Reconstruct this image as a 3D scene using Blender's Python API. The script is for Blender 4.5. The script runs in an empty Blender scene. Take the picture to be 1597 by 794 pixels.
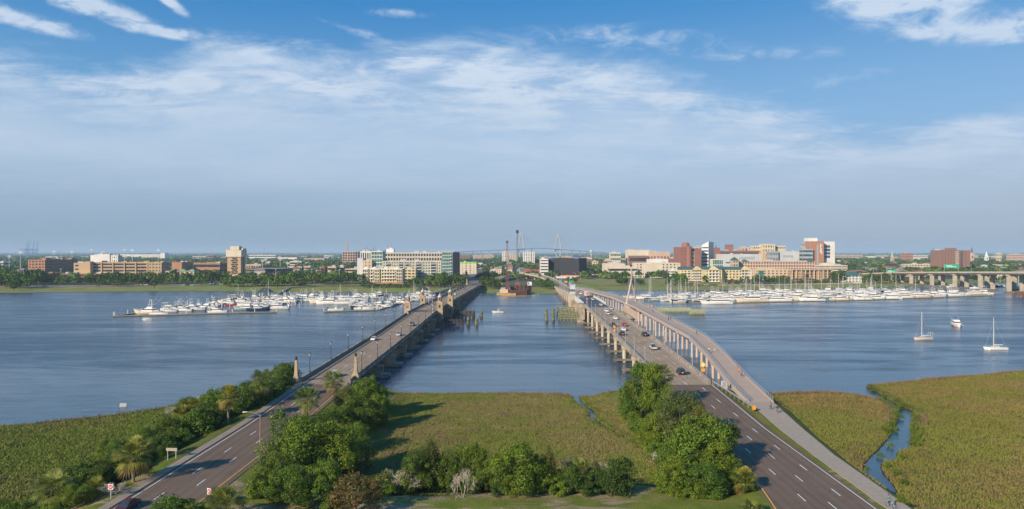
import bpy, math, random
import numpy as np
from math import radians as R, sin, cos, pi, sqrt
random.seed(7); rng = np.random.default_rng(7)
SC = bpy.context.scene; COL = SC.collection
# ------------------------------------------------ camera / view
F = 1065.0; CX = 798.5; YH = 394.0; CAMH = 41.0          # photo focal length, centre and horizon in photo pixels
cam_d = bpy.data.cameras.new('camera'); cam = bpy.data.objects.new('camera', cam_d); COL.objects.link(cam)
cam.location = (0, 0, CAMH); cam.rotation_euler = (R(90), 0, 0)
cam_d.sensor_width = 36; cam_d.lens = 36 * F / 1597; cam_d.shift_y = -(397 - YH) / 1597
cam_d.clip_start = 1; cam_d.clip_end = 90000; SC.camera = cam
SC.view_settings.view_transform = 'Standard'; SC.view_settings.look = 'None'
SC.view_settings.gamma = 1; SC.view_settings.use_curve_mapping = False
SC.view_settings.exposure = EXPOSURE = 0.38
SC.render.engine = 'CYCLES'; cy = SC.cycles
cy.use_denoising = True
try: cy.denoiser = 'OPENIMAGEDENOISE'
except Exception: pass
cy.max_bounces = 6; cy.diffuse_bounces = 2; cy.glossy_bounces = 3; cy.transmission_bounces = 3; cy.volume_bounces = 0; cy.transparent_max_bounces = 8
cy.use_adaptive_sampling = False
def P(px, py, z=0.0):                    # photo pixel on a level plane at height z -> place in the world
    Y = F * (CAMH - z) / (py - YH); return ((px - CX) * Y / F, Y, z)
def XA(px, Y): return (px - CX) * Y / F
def ZA(py, Y): return CAMH - (py - YH) * Y / F
# ------------------------------------------------ node helper
class S:
    nt = None
    def __init__(s, sock): s.s = sock
    @staticmethod
    def m(op, *a, clamp=False):
        n = S.nt.nodes.new('ShaderNodeMath'); n.operation = op; n.use_clamp = clamp
        for i, v in enumerate(a): S.put(n.inputs[i], v)
        return S(n.outputs[0])
    @staticmethod
    def put(inp, v):
        if isinstance(v, S): S.nt.links.new(v.s, inp)
        else:
            if hasattr(inp.default_value, '__len__') and len(inp.default_value) == 4 and len(v) == 3: v = (*v, 1)
            inp.default_value = v
    def __add__(s, o): return S.m('ADD', s, o)
    def __radd__(s, o): return S.m('ADD', o, s)
    def __sub__(s, o): return S.m('SUBTRACT', s, o)
    def __rsub__(s, o): return S.m('SUBTRACT', o, s)
    def __mul__(s, o): return S.m('MULTIPLY', s, o)
    def __rmul__(s, o): return S.m('MULTIPLY', o, s)
    def __truediv__(s, o): return S.m('DIVIDE', s, o)
def node(t, **kw):
    n = S.nt.nodes.new(t)
    for k, v in kw.items(): setattr(n, k, v)
    return n
def step(x, lo, hi, a=0.0, b=1.0):
    n = node('ShaderNodeMapRange', interpolation_type='SMOOTHSTEP')
    for i, v in enumerate((x, lo, hi, a, b)): S.put(n.inputs[i], v)
    return S(n.outputs[0])
def mix(f, a, b, mode='MIX'):
    n = node('ShaderNodeMix', data_type='RGBA', blend_type=mode)
    S.put(n.inputs[0], f); S.put(n.inputs[6], a); S.put(n.inputs[7], b); return S(n.outputs[2])
def noise(vec, scale, detail=4, rough=.55, dist=0.0):
    n = node('ShaderNodeTexNoise'); S.put(n.inputs['Vector'], vec)
    n.inputs['Scale'].default_value = scale; n.inputs['Detail'].default_value = detail
    n.inputs['Roughness'].default_value = rough; n.inputs['Distortion'].default_value = dist
    return S(n.outputs['Fac'])
def mapping(vec, scale=(1, 1, 1), rot=(0, 0, 0), loc=(0, 0, 0)):
    n = node('ShaderNodeMapping'); S.put(n.inputs[0], vec); n.inputs['Scale'].default_value = scale
    n.inputs['Rotation'].default_value = rot; n.inputs['Location'].default_value = loc; return S(n.outputs[0])
def combine(x, y, z):
    n = node('ShaderNodeCombineXYZ')
    for i, v in enumerate((x, y, z)): S.put(n.inputs[i], v)
    return S(n.outputs[0])
# ------------------------------------------------ sky and sun
SUN_EL = R(25); SX, SY = -0.70, -0.714              # towards the sun: low, behind the left shoulder
w = bpy.data.worlds.new('World'); SC.world = w; w.use_nodes = True; S.nt = w.node_tree; w.node_tree.nodes.clear()
sky = node('ShaderNodeTexSky', sky_type='NISHITA', sun_disc=False, sun_elevation=SUN_EL, sun_rotation=math.atan2(SX, SY),
           altitude=40, air_density=1.0, dust_density=1.2, ozone_density=2.2)
tc = node('ShaderNodeTexCoord'); sep = node('ShaderNodeSeparateXYZ'); S.nt.links.new(tc.outputs['Generated'], sep.inputs[0])
dx, dy, dz = (S(sep.outputs[i]) for i in range(3))
hor = S.m('SQRT', dx * dx + dy * dy + 1e-6); b = dz / hor                # tangent of elevation
az = S.m('ARCTAN2', dx, dy)                                              # 0 looking over the river
grad = mix(step(b, .17, .40), mix(step(b, .03, .20), mix(step(b, -.01, .07), (2.25, 3.1, 4.1), (2.8, 3.75, 4.9)), (1.5, 3.4, 5.9)), (.18, 2.0, 5.0))   # humid air low down, deep blue high
base = mix(.86, S(sky.outputs[0]), grad); base = mix(step(az, -.7, .6), mix(1.0, base, (.82, .92, .95), 'MULTIPLY'), mix(1.0, base, (1.18, 1.06, 1.02), 'MULTIPLY'))
a = S.m('TANGENT', S.m('MINIMUM', S.m('MAXIMUM', az, -1.2), 1.2))
pl = combine(dx / (dz + .10), dy / (dz + .10), 0.0)
dirv = S(tc.outputs['Generated'])
n1 = noise(mapping(pl, (.55, 1.0, 1), (0, 0, .30)), 1.1, 10, .60, .5) * .5 + noise(mapping(dirv, (1, 1, 2.7), (0, .12, 0)), 3.6, 11, .62, .7) * .5
n2 = noise(mapping(pl, (1.3, 2.6, 1), (0, 0, .55), (3, 7, 0)), 2.2, 9, .64, .7) * .5 + noise(mapping(dirv, (1, 1, 3.2), (0, -.2, 0), (4, 2, 1)), 9.0, 10, .64, .6) * .5
n3 = noise(mapping(pl, (.30, .5, 1), (0, 0, .15), (1, 2, 0)), .9, 4, .5, .3)
n4 = noise(mapping(dirv, (1, 1, 2.2), (.1, .25, 0), (2, 5, 3)), 24.0, 7, .62, .5); n1 = (n1 - .5) * 1.7 + .5; n2 = (n2 - .5) * 1.6 + .5
def blob(px, py, sx, sy, rot=0.0, amp=1.0):          # a cloud bank at a bearing and elevation of its own
    u = a - (px - CX) / F; v = b - (YH - py) / F; c, s_ = cos(rot), sin(rot)
    e = (u * c + v * s_) / (sx / F); f = (v * c - u * s_) / (sy / F)
    return S.m('EXPONENT', (e * e + f * f) * -1.0) * amp
fc = node('ShaderNodeFloatCurve'); cv = fc.mapping.curves[0]; S.put(fc.inputs['Value'], a / 2.0 + .5)
pts = [(-1.0, .24), (-.74, .25), (-.56, .235), (-.42, .30), (-.28, .275), (-.15, .30), (-.03, .315), (.10, .295), (.22, .275), (.34, .215), (.48, .165), (.60, .17), (.74, .175), (1.0, .18)]
for i, (u, v) in enumerate(pts):
    if i < 2: cv.points[i].location = (u / 2 + .5, v)
    else: cv.points.new(u / 2 + .5, v)
fc.mapping.update(); top = S(fc.outputs[0])
edge = step(b - top - (n1 - .5) * .15 - (n2 - .5) * .06, .012, -.05)      # ragged upper edge of the broad veil
body = S.m('MAXIMUM', step(n1 * .55 + n2 * .45, .28, .68, .42, .98), step(top - b, .015, .11) * step(n3, .25, .6, .76, .95)) * step(b, .02, .13, .5, 1.0) * step(n3, .30, .62, .72, 1.0)
bank = blob(120, 64, 130, 15, -.12, 1.3)
for t in ((20, 22, 85, 14, -.12, 1.15), (95, 26, 30, 9, 0, .4), (25, 97, 100, 13, -.1, 1.3), (265, 46, 30, 9, -.4, .9), (275, 88, 85, 9, .02, .9), (1420, 48, 125, 40, -.16, 1.25), (1330, 16, 70, 28, -.3, .9), (270, 48, 34, 9, -.5, .35),
          (1585, 112, 70, 20, .08, 1.1), (1460, 103, 70, 15, -.1, .7), (620, 25, 60, 11, 0, .7), (455, 6, 14, 7, .7, .5), (1300, 95, 60, 40, .2, .18), (455, 366.5, 22, 2.0, 0, .6), (960, 62, 200, 26, -.05, .62), (1180, 105, 130, 16, -.05, .5), (1330, 150, 150, 16, .05, .5), (560, 60, 120, 12, -.2, .5), (1540, 50, 90, 14, 0, .45)):
    bank = bank + blob(*t)
puff = step(bank * (n1 * .35 + (n4 - .5) * 2.6 + .75) + (n2 - .5) * .35 * step(b, .1, .3), .26, 1.05)
bright = blob(640, 105, 230, 30, -.10, .5) + blob(520, 150, 130, 12, -.12, .6) + blob(850, 150, 160, 55, 0, .5) + blob(1150, 170, 160, 40, 0, .35) + blob(150, 165, 180, 24, -.1, .4) + blob(330, 150, 60, 12, 0, .5) + blob(1300, 240, 330, 22, .06, .4)
cover = S.m('MINIMUM', S.m('MAXIMUM', edge * (body * .88 + bright * .75 * step(n2, .32, .62)), puff * .85), .94)
cloud_col = mix(step(b, .17, .29), mix(step(b, .015, .15), (2.7, 3.6, 4.75), (4.7, 5.7, 6.85)), (5.4, 6.35, 7.4)); cloud_col = mix(step(b, .02, .16), mix(1.0, cloud_col, (1, 1, 1), 'MULTIPLY'), mix(1.0, cloud_col, (1.03, 1.0, 1.0), 'MULTIPLY'))
cloud_col = mix(step(n2, .3, .7), mix(1.0, cloud_col, (.90, .93, .965), 'MULTIPLY'), cloud_col)
skycol = mix(cover, base, cloud_col)
bg = node('ShaderNodeBackground'); S.put(bg.inputs[0], skycol); bg.inputs[1].default_value = 0.094
wo = node('ShaderNodeOutputWorld'); S.nt.links.new(bg.outputs[0], wo.inputs[0])
sun_d = bpy.data.lights.new('sun', 'SUN'); sun_d.energy = 4.9; sun_d.angle = R(.5); sun_d.color = (1, .85, .66)
sun = bpy.data.objects.new('sun', sun_d); COL.objects.link(sun)
from mathutils import Vector, Matrix
sun.rotation_euler = Vector((SX * cos(SUN_EL), SY * cos(SUN_EL), sin(SUN_EL))).normalized().to_track_quat('Z', 'Y').to_euler()
def softnormal(k=.70):                              # blade normals eased toward the lie of the sward
    g = node('ShaderNodeNewGeometry'); a_ = node('ShaderNodeVectorMath', operation='SCALE'); S.put(a_.inputs[0], S(g.outputs['Normal'])); a_.inputs['Scale'].default_value = 1 - k
    b_ = node('ShaderNodeVectorMath', operation='ADD'); S.nt.links.new(a_.outputs[0], b_.inputs[0]); b_.inputs[1].default_value = (0, 0, k); c_ = node('ShaderNodeVectorMath', operation='NORMALIZE'); S.nt.links.new(b_.outputs[0], c_.inputs[0]); return S(c_.outputs[0])
# ------------------------------------------------ materials
MATS = {}
def pmat(name, col, rough=.8, var=.18, scale=.5, bump=0.0, metal=0.0, col2=None, obj=False, spec=.5, fine=True, trans=0.0, isl=0.0, tint=False, up=False):
    if name in MATS: return MATS[name]
    m = bpy.data.materials.new(name); m.use_nodes = True; nt = S.nt = m.node_tree
    bs = nt.nodes['Principled BSDF']; bs.inputs['Roughness'].default_value = rough; bs.inputs['Metallic'].default_value = metal
    bs.inputs['Specular IOR Level'].default_value = spec
    if obj: v = S(node('ShaderNodeTexCoord').outputs['Object'])
    else: v = S(node('ShaderNodeNewGeometry').outputs['Position'])
    c = col
    if var:
        k = noise(v, scale, 5, .6)
        if fine: k = k * .6 + noise(v, scale * 7, 3, .6) * .4
        lo = tuple(x * (1 - var) for x in col); hi = tuple(min(1, x * (1 + var)) for x in (col2 or col))
        c = mix(step(k, .36, .64), lo, hi)
    if tint:
        oi = S(node('ShaderNodeObjectInfo').outputs['Random']); c = mix(oi, mix(1.0, c, (.70, .84, .9), 'MULTIPLY'), mix(1.0, c, (1.16, 1.04, .8), 'MULTIPLY'))
    if isl:
        ri = S(node('ShaderNodeNewGeometry').outputs['Random Per Island'])
        c = mix(ri, mix(1.0, c, (1 - isl,) * 3, 'MULTIPLY'), mix(1.0, c, (1 + isl, 1 + isl * .9, 1 + isl * .6), 'MULTIPLY'))
    if isinstance(c, S) or True: S.put(bs.inputs['Base Color'], c)
    if up: nt.links.new(softnormal().s, bs.inputs['Normal'])
    if bump:
        bn = node('ShaderNodeBump'); bn.inputs['Strength'].default_value = bump; bn.inputs['Distance'].default_value = .1
        S.put(bn.inputs['Height'], noise(v, scale * 12, 3, .6)); S.nt.links.new(bn.outputs[0], bs.inputs['Normal'])
    if trans:
        tr = node('ShaderNodeBsdfTranslucent'); S.put(tr.inputs[0], mix(1.0, c, (1.5, 1.5, .6), 'MULTIPLY'))
        ms = node('ShaderNodeMixShader'); ms.inputs[0].default_value = trans
        S.nt.links.new(bs.outputs[0], ms.inputs[1]); S.nt.links.new(tr.outputs[0], ms.inputs[2])
        S.nt.links.new(ms.outputs[0], nt.nodes['Material Output'].inputs[0])
    MATS[name] = m; return m
# ------------------------------------------------ mesh helpers
class MB:
    def __init__(s): s.v = []; s.f = []; s.mi = []
    def add(s, vs, fs, mi=0):
        o = len(s.v); s.v += vs; s.f += [tuple(i + o for i in f) for f in fs]; s.mi += [mi] * len(fs); return s
    def box(s, x, y, z, sx, sy, sz, rz=0.0, mi=0, top=1.0):      # centre x,y, BOTTOM z; top = taper
        c, d = cos(rz), sin(rz); vs = []
        for k, t in ((0, 1.0), (sz, top)):
            for a_, b_ in ((-1, -1), (1, -1), (1, 1), (-1, 1)):
                u, v = a_ * sx / 2 * t, b_ * sy / 2 * t; vs.append((x + u * c - v * d, y + u * d + v * c, z + k))
        return s.add(vs, [(3, 2, 1, 0), (4, 5, 6, 7), (0, 1, 5, 4), (1, 2, 6, 5), (2, 3, 7, 6), (3, 0, 4, 7)], mi)
    def bx(s, x0, x1, y0, y1, z0, z1, mi=0): return s.box((x0 + x1) / 2, (y0 + y1) / 2, z0, x1 - x0, y1 - y0, z1 - z0, 0, mi)
    def tube(s, p, q, r0, r1=None, n=6, mi=0, cap=True):
        p = Vector(p); q = Vector(q); r1 = r0 if r1 is None else r1; d = (q - p)
        if d.length < 1e-6: return s
        d.normalize(); u = d.orthogonal().normalized(); v = d.cross(u); vs = []
        for c, r in ((p, r0), (q, r1)):
            for k in range(n):
                t = 2 * pi * k / n; vs.append(tuple(c + (u * cos(t) + v * sin(t)) * r))
        fs = [(k, (k + 1) % n, n + (k + 1) % n, n + k) for k in range(n)]
        if cap: fs += [tuple(reversed(range(n))), tuple(range(n, 2 * n))]
        return s.add(vs, fs, mi)
    def lathe(s, x, y, z, prof, n=8, mi=0, ph=0.0):              # prof: (r, z)
        vs = [(x + r * cos(2 * pi * k / n + ph), y + r * sin(2 * pi * k / n + ph), z + h) for r, h in prof for k in range(n)]
        fs = [(j * n + k, j * n + (k + 1) % n, (j + 1) * n + (k + 1) % n, (j + 1) * n + k) for j in range(len(prof) - 1) for k in range(n)]
        fs += [tuple(reversed(range(n))), tuple(range((len(prof) - 1) * n, len(prof) * n))]
        return s.add(vs, fs, mi)
    def prism(s, pts, z0, z1, mi=0):
        n = len(pts); A = sum(pts[i][0] * pts[(i + 1) % n][1] - pts[(i + 1) % n][0] * pts[i][1] for i in range(n))
        if A < 0: pts = pts[::-1]
        vs = [(x, y, z0) for x, y in pts] + [(x, y, z1) for x, y in pts]
        return s.add(vs, [tuple(reversed(range(n))), tuple(range(n, 2 * n))] + [(k, (k + 1) % n, n + (k + 1) % n, n + k) for k in range(n)], mi)
    def loft(s, rings, mi=0, close=True, cap=True):             # rings of equal point count
        n = len(rings[0]); vs = [tuple(p) for r in rings for p in r]; m = n if close else n - 1
        fs = [(j * n + k, j * n + (k + 1) % n, (j + 1) * n + (k + 1) % n, (j + 1) * n + k) for j in range(len(rings) - 1) for k in range(m)]
        if cap and close: fs += [tuple(reversed(range(n))), tuple(range((len(rings) - 1) * n, len(rings) * n))]
        return s.add(vs, fs, mi)
    def mesh(s, name, mats):
        me = bpy.data.meshes.new(name); me.from_pydata(s.v, [], s.f)
        for m in (mats if isinstance(mats, (list, tuple)) else [mats]): me.materials.append(m)
        if any(s.mi): me.polygons.foreach_set('material_index', s.mi)
        me.update(); return me
    def build(s, name, mats, parent=None, smooth=False, kind=None, label=None):
        me = s.mesh(name, mats)
        if smooth: me.polygons.foreach_set('use_smooth', [True] * len(me.polygons))
        return obj(name, me, parent, kind, label)
def obj(name, me, parent=None, kind=None, label=None, loc=None, rz=None):
    o = bpy.data.objects.new(name, me); COL.objects.link(o)
    if parent: o.parent = parent
    if kind: o['kind'] = kind
    if label: o['label'] = label
    if loc: o.location = loc
    if rz is not None: o.rotation_euler = (0, 0, rz)
    return o
def thing(name, label, cat, loc=(0, 0, 0), rz=0.0, group=None, me=None):
    o = obj(name, me, loc=loc, rz=rz); return tag(o, label, cat, group)
def tag(o, label, cat, group=None):
    o['label'] = label; o['category'] = cat
    if group: o['group'] = group
    return o
def kids(o): return [c for c in KIDS.get(o.name, [])] if False else list(o.children)
def dup(root, loc, rz=0.0, label=None, group=None, scale=None, swap=None):
    r = root.copy(); COL.objects.link(r); r.location = loc; r.rotation_euler = (0, 0, rz)
    if label: r['label'] = label
    if group: r['group'] = group
    if scale: r.scale = scale if hasattr(scale, '__len__') else (scale,) * 3
    for ch in root.children:
        c = ch.copy(); COL.objects.link(c); c.parent = r
        if swap and ch.name.split('.')[0] in swap: c.material_slots[0].link = 'OBJECT'; c.material_slots[0].material = swap[ch.name.split('.')[0]]
        for g in ch.children: d = g.copy(); COL.objects.link(d); d.parent = c
    return r
def np_mesh(name, V, Fq, mats, mi=None, smooth=False):        # V (n,3), Fq (m,k) with constant k
    me = bpy.data.meshes.new(name); V = np.ascontiguousarray(V, dtype=np.float32); Fq = np.ascontiguousarray(Fq, dtype=np.int32)
    n, k = Fq.shape; me.vertices.add(len(V)); me.vertices.foreach_set('co', V.ravel())
    me.loops.add(n * k); me.loops.foreach_set('vertex_index', Fq.ravel())
    me.polygons.add(n); me.polygons.foreach_set('loop_start', np.arange(0, n * k, k, dtype=np.int32))
    try: me.polygons.foreach_set('loop_total', np.full(n, k, dtype=np.int32))
    except Exception: pass
    for m in (mats if isinstance(mats, (list, tuple)) else [mats]): me.materials.append(m)
    if mi is not None: me.polygons.foreach_set('material_index', np.asarray(mi, dtype=np.int32))
    if smooth: me.polygons.foreach_set('use_smooth', np.ones(n, dtype=bool))
    me.update(calc_edges=True); me.validate(); return me
def lerp(Y, tab):
    return float(np.interp(Y, [t[0] for t in tab], [t[1] for t in tab]))
def sweep(mb, sec, Ys, xf, zf, mi=0):       # closed section of (dx, dz) swept along a line x=xf(Y), z=zf(Y)
    mb.loft([[(xf(Y) + dx_, Y, zf(Y) + dz_) for dx_, dz_ in sec] for Y in Ys], mi)
def frange(a_, b_, d): 
    n = max(1, int(round((b_ - a_) / d))); return [a_ + (b_ - a_) * i / n for i in range(n + 1)]
# ================================================ SETTING: water, ground, marsh
def smooth_poly(pts, it=2):
    for _ in range(it):
        q = [pts[0]]
        for p, r in zip(pts[:-1], pts[1:]): q += [(.75 * p[0] + .25 * r[0], .75 * p[1] + .25 * r[1]), (.25 * p[0] + .75 * r[0], .25 * p[1] + .75 * r[1])]
        pts = q + [pts[-1]]
    return pts
def inpoly(X, Y, poly):
    ins = np.zeros(X.shape, bool); n = len(poly)
    for i in range(n):
        x0, y0 = poly[i]; x1, y1 = poly[(i + 1) % n]
        if y0 == y1: continue
        c = ((y0 > Y) != (y1 > Y)) & (X < (x1 - x0) * (Y - y0) / (y1 - y0) + x0); ins ^= c
    return ins
def dist(X, Y, line, closed=False):
    D = np.full(X.shape, 1e9); L = list(line) + ([line[0]] if closed else [])
    for (x0, y0), (x1, y1) in zip(L[:-1], L[1:]):
        dx_, dy_ = x1 - x0, y1 - y0; t = np.clip(((X - x0) * dx_ + (Y - y0) * dy_) / (dx_ * dx_ + dy_ * dy_ + 1e-9), 0, 1)
        D = np.minimum(D, np.hypot(X - x0 - t * dx_, Y - y0 - t * dy_))
    return D
def g2(*pp): return [P(x, y, 0.3)[:2] for x, y in pp]
def g2w(d, *pp): return g2(*[(x + (d if 625 < y < 790 else 0), y) for x, y in pp])
shore = [(-1500, 20), (-420, 118)] + g2((0, 664), (60, 660), (130, 652), (190, 646), (250, 637), (285, 628), (330, 617), (380, 612), (430, 609), (462, 607), (600, 613), (650, 614), (720, 613), (800, 614), (880, 614), (893, 619), (960, 617), (1100, 616), (1205, 614), (1240, 612), (1290, 612), (1340, 616), (1375, 624)) 
creek_l = g2w(-2.5, (1375, 624), (1391, 631), (1404, 645), (1401, 658), (1391, 678), (1375, 698), (1356, 714), (1346, 734), (1354, 746), (1371, 756), (1385, 768), (1392, 800))
creek_r = g2w(2.5, (1412, 800), (1395, 774), (1395, 762), (1386, 749), (1371, 733), (1372, 718), (1382, 716), (1394, 717), (1397, 701), (1417, 699), (1421, 679), (1416, 666), (1420, 654), (1423, 641), (1411, 637), (1396, 631), (1386, 622), (1368, 612), (1350, 602))
shore_r = g2((1350, 602), (1372, 598), (1400, 597), (1440, 592), (1480, 588), (1530, 585), (1597, 578)) + [(420, 300), (1500, 380)]
ditch = smooth_poly(g2((893, 614), (899, 622), (906, 630), (918, 638), (925, 644), (921, 652), (938, 662), (960, 676), (990, 691), (1012, 703)), 2)
land_poly = shore + creek_l + creek_r + shore_r + [(1500, -200), (-1500, -200)]
land_s = smooth_poly(shore[1:], 1)
shoreline = smooth_poly(shore + creek_l, 1) ; shoreline2 = smooth_poly(creek_r + shore_r, 1)
land_poly = shoreline + shoreline2 + [(1500, -200), (-1500, -200)]
def vnoise(X, Y, s, seed=0):                    # cheap smooth noise
    r = np.random.default_rng(seed); g = r.random((64, 64)); x = X / s; y = Y / s; xi = np.floor(x).astype(int); yi = np.floor(y).astype(int)
    fx = x - xi; fy = y - yi; fx = fx * fx * (3 - 2 * fx); fy = fy * fy * (3 - 2 * fy)
    h = lambda a_, b_: g[a_ % 64, b_ % 64]
    return (h(xi, yi) * (1 - fx) + h(xi + 1, yi) * fx) * (1 - fy) + (h(xi, yi + 1) * (1 - fx) + h(xi + 1, yi + 1) * fx) * fy
# road geometry -------------------------------------------------------
def XL(Y): return -63.1 + .0191 * Y                      # left bridge: left parapet
LW = 14.3
LZ = [(0, 3.0), (150, 3.4), (188, 4.7), (289, 6.2), (360, 8.0), (376, 8.4), (427, 8.4), (450, 8.0), (600, 6.6), (735, 5.2), (790, 3.6), (1200, 2.8)]
def zl(Y): return lerp(Y, LZ)
def XR(Y): return 39.2 + .0095 * Y                       # right bridge: left parapet
RW = 12.9
RZ = [(0, 3.0), (145, 3.6), (185, 5.2), (216, 6.4), (297, 8.3), (380, 9.6), (439, 10.1), (480, 9.9), (560, 8.5), (690, 4.8), (760, 3.4), (1200, 2.8)]
def zr(Y): return lerp(Y, RZ)
# shared use path: centre line and half width
PATH = [(0, 57.9, 1.7, 3.0), (101, 57.4, 1.75, 3.0), (128, 58.4, 2.0, 3.1), (148, 59.8, 2.6, 3.4), (168, 61.3, 3.0, 4.2), (190, 63.3, 3.0, 5.2), (230, 68.3, 3.0, 7.2), (268, 72.6, 3.1, 8.2), (330, 72.9, 3.3, 9.4), (385, 73.0, 3.6, 10.4), (430, 73.0, 3.9, 10.6), (470, 72.6, 3.6, 10.4), (560, 71.0, 3.0, 8.4), (640, 69.5, 3.0, 6.4), (720, 68.0, 3.0, 4.0), (760, 67, 3, 3)]
def px_(Y): return float(np.interp(Y, [p[0] for p in PATH], [p[1] for p in PATH]))
def pw_(Y): return float(np.interp(Y, [p[0] for p in PATH], [p[2] for p in PATH]))
def pz_(Y): return float(np.interp(Y, [p[0] for p in PATH], [p[3] for p in PATH]))
def roadflare(Y): return 0 if Y > 150 else -.0003 * (150 - Y) ** 2 * 0
def height(X, Y):
    ins = inpoly(X, Y, land_poly); d = np.minimum(dist(X, Y, shoreline), dist(X, Y, shoreline2))
    sd = np.where(ins, d, -d)
    z = np.where(sd > 0, .10 + .38 * np.clip(sd / 2.2, 0, 1) ** .8, np.maximum(-1.6, sd * .5))
    z = z + np.where(sd > 0, (vnoise(X, Y, 9, 1) - .5) * .35 + (vnoise(X, Y, 3, 2) - .5) * .15, 0) * np.clip(sd / 4, 0, 1)
    dd = dist(X, Y, ditch); w_ = np.interp(Y, [100, 150, 175, 200], [.35, .45, .8, 1.1])
    z = np.where(ins, z - 1.15 * np.clip(1.4 - dd / w_, 0, 1), z)
    # fill banks under the two roads and the lawn between them at the near end
    def bank(x0, x1, zt, slope, yend):
        out = np.maximum(np.maximum(x0 - X, X - x1), 0); end = np.maximum(Y - yend, 0)
        return zt - np.hypot(out, end) * slope
    zl_ = np.interp(Y, [t[0] for t in LZ], [t[1] for t in LZ]); zr_ = np.interp(Y, [t[0] for t in RZ], [t[1] for t in RZ])
    lx = -63.1 + .0191 * Y; rx = 39.2 + .0095 * Y; pz = np.interp(Y, [p[0] for p in PATH], [p[3] for p in PATH]); pc = np.interp(Y, [p[0] for p in PATH], [p[1] for p in PATH]); ph = np.interp(Y, [p[0] for p in PATH], [p[2] for p in PATH])
    h1 = bank(lx - 1.5, lx + LW + 2.5, zl_ - .12, .30, 187); h2 = bank(rx - 2.5, rx + RW, zr_ - .12, .30, 185); h3 = bank(pc - ph - .8, pc + ph + .3, pz - .1, .6, 170)
    lawn = 2.75 - np.maximum(Y - (109.5 + 3 * np.sin(X * .11)), 0) * .28; lawn = np.where((X > -62) & (X < 60), lawn, -5)
    k = np.maximum(np.maximum(h1, h2), np.maximum(lawn, h3)); k = k + (vnoise(X, Y, 4, 3) - .5) * .12
    return np.where(k > z, k, z), sd
GX = np.concatenate([np.arange(-420, -175, 5.0), np.arange(-175, 215, .75), np.arange(215, 460, 5.0)]); GY = np.concatenate([np.arange(-60, 88, 4.0), np.arange(88, 250, .75), np.arange(250, 300, 5)])
XX, YY = np.meshgrid(GX, GY); ZZ, SD = height(XX, YY)
ny, nx = XX.shape; idx = np.arange(nx * ny).reshape(ny, nx)
quads = np.stack([idx[:-1, :-1], idx[:-1, 1:], idx[1:, 1:], idx[1:, :-1]], -1).reshape(-1, 4)
# colours: lawn green, bare soil, marsh mud/grass
def ground_mat():
    m = bpy.data.materials.new('marsh_and_lawn'); m.use_nodes = True; S.nt = m.node_tree; bs = S.nt.nodes['Principled BSDF']; bs.inputs['Roughness'].default_value = .95; bs.inputs['Specular IOR Level'].default_value = .1
    pos = S(node('ShaderNodeNewGeometry').outputs['Position']); sp = node('ShaderNodeSeparateXYZ'); S.put(sp.inputs[0], pos); z = S(sp.outputs[2])
    big = noise(pos, .045, 5, .6, .4); mid = noise(pos, .28, 5, .65, .3); fin = noise(pos, 3.0, 3, .7)
    marsh = mix(step(big, .38, .62), (.150, .152, .035), (.195, .152, .060)); marsh = mix(step(mid, .35, .65), mix(1.0, marsh, (.80, .86, .80), 'MULTIPLY'), marsh); X_ = S(sp.outputs[0]); marsh = mix(step(X_, -45, -75), marsh, mix(1.0, marsh, (.78, .92, .58), 'MULTIPLY'))
    lawn = mix(step(mid, .3, .7), (.11, .155, .020), (.18, .20, .035)); soil = mix(step(fin, .3, .7), (.27, .19, .12), (.40, .30, .20))
    lawn = mix(step(noise(mapping(pos, (.35, 1.5, 1)), .16, 6, .65, .3) , .50, .58), lawn, soil)
    ly = S(sp.outputs[1]); lawn = mix(step(ly, 122, 130), lawn, mix(1.0, marsh, (.9, 1.05, .8), 'MULTIPLY')); bandm = S.m('EXPONENT', (ly - 108.2 - (big - .5) * 4.0) * (ly - 108.2 - (big - .5) * 4.0) * -.22) * step(noise(pos, .12, 4, .6), .34, .50) * step(X_, 34, 12); lawn = mix(bandm, lawn, soil)
    c = mix(step(z, 1.2, 1.9), marsh, lawn); c = mix(step(z, .24, .10), c, (.045, .034, .022)); c = mix(fin * .5, c, mix(1.0, c, (.6, .62, .6), 'MULTIPLY'))
    S.put(bs.inputs['Base Color'], c)
    bn = node('ShaderNodeBump'); bn.inputs['Strength'].default_value = .7; bn.inputs['Distance'].default_value = .3; S.put(bn.inputs['Height'], fin); S.nt.links.new(bn.outputs[0], bs.inputs['Normal'])
    return m
G_MAT = ground_mat()
me = np_mesh('ground', np.stack([XX, YY, ZZ], -1).reshape(-1, 3), quads, G_MAT, smooth=True); obj('near_ground', me, kind='structure')
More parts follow.
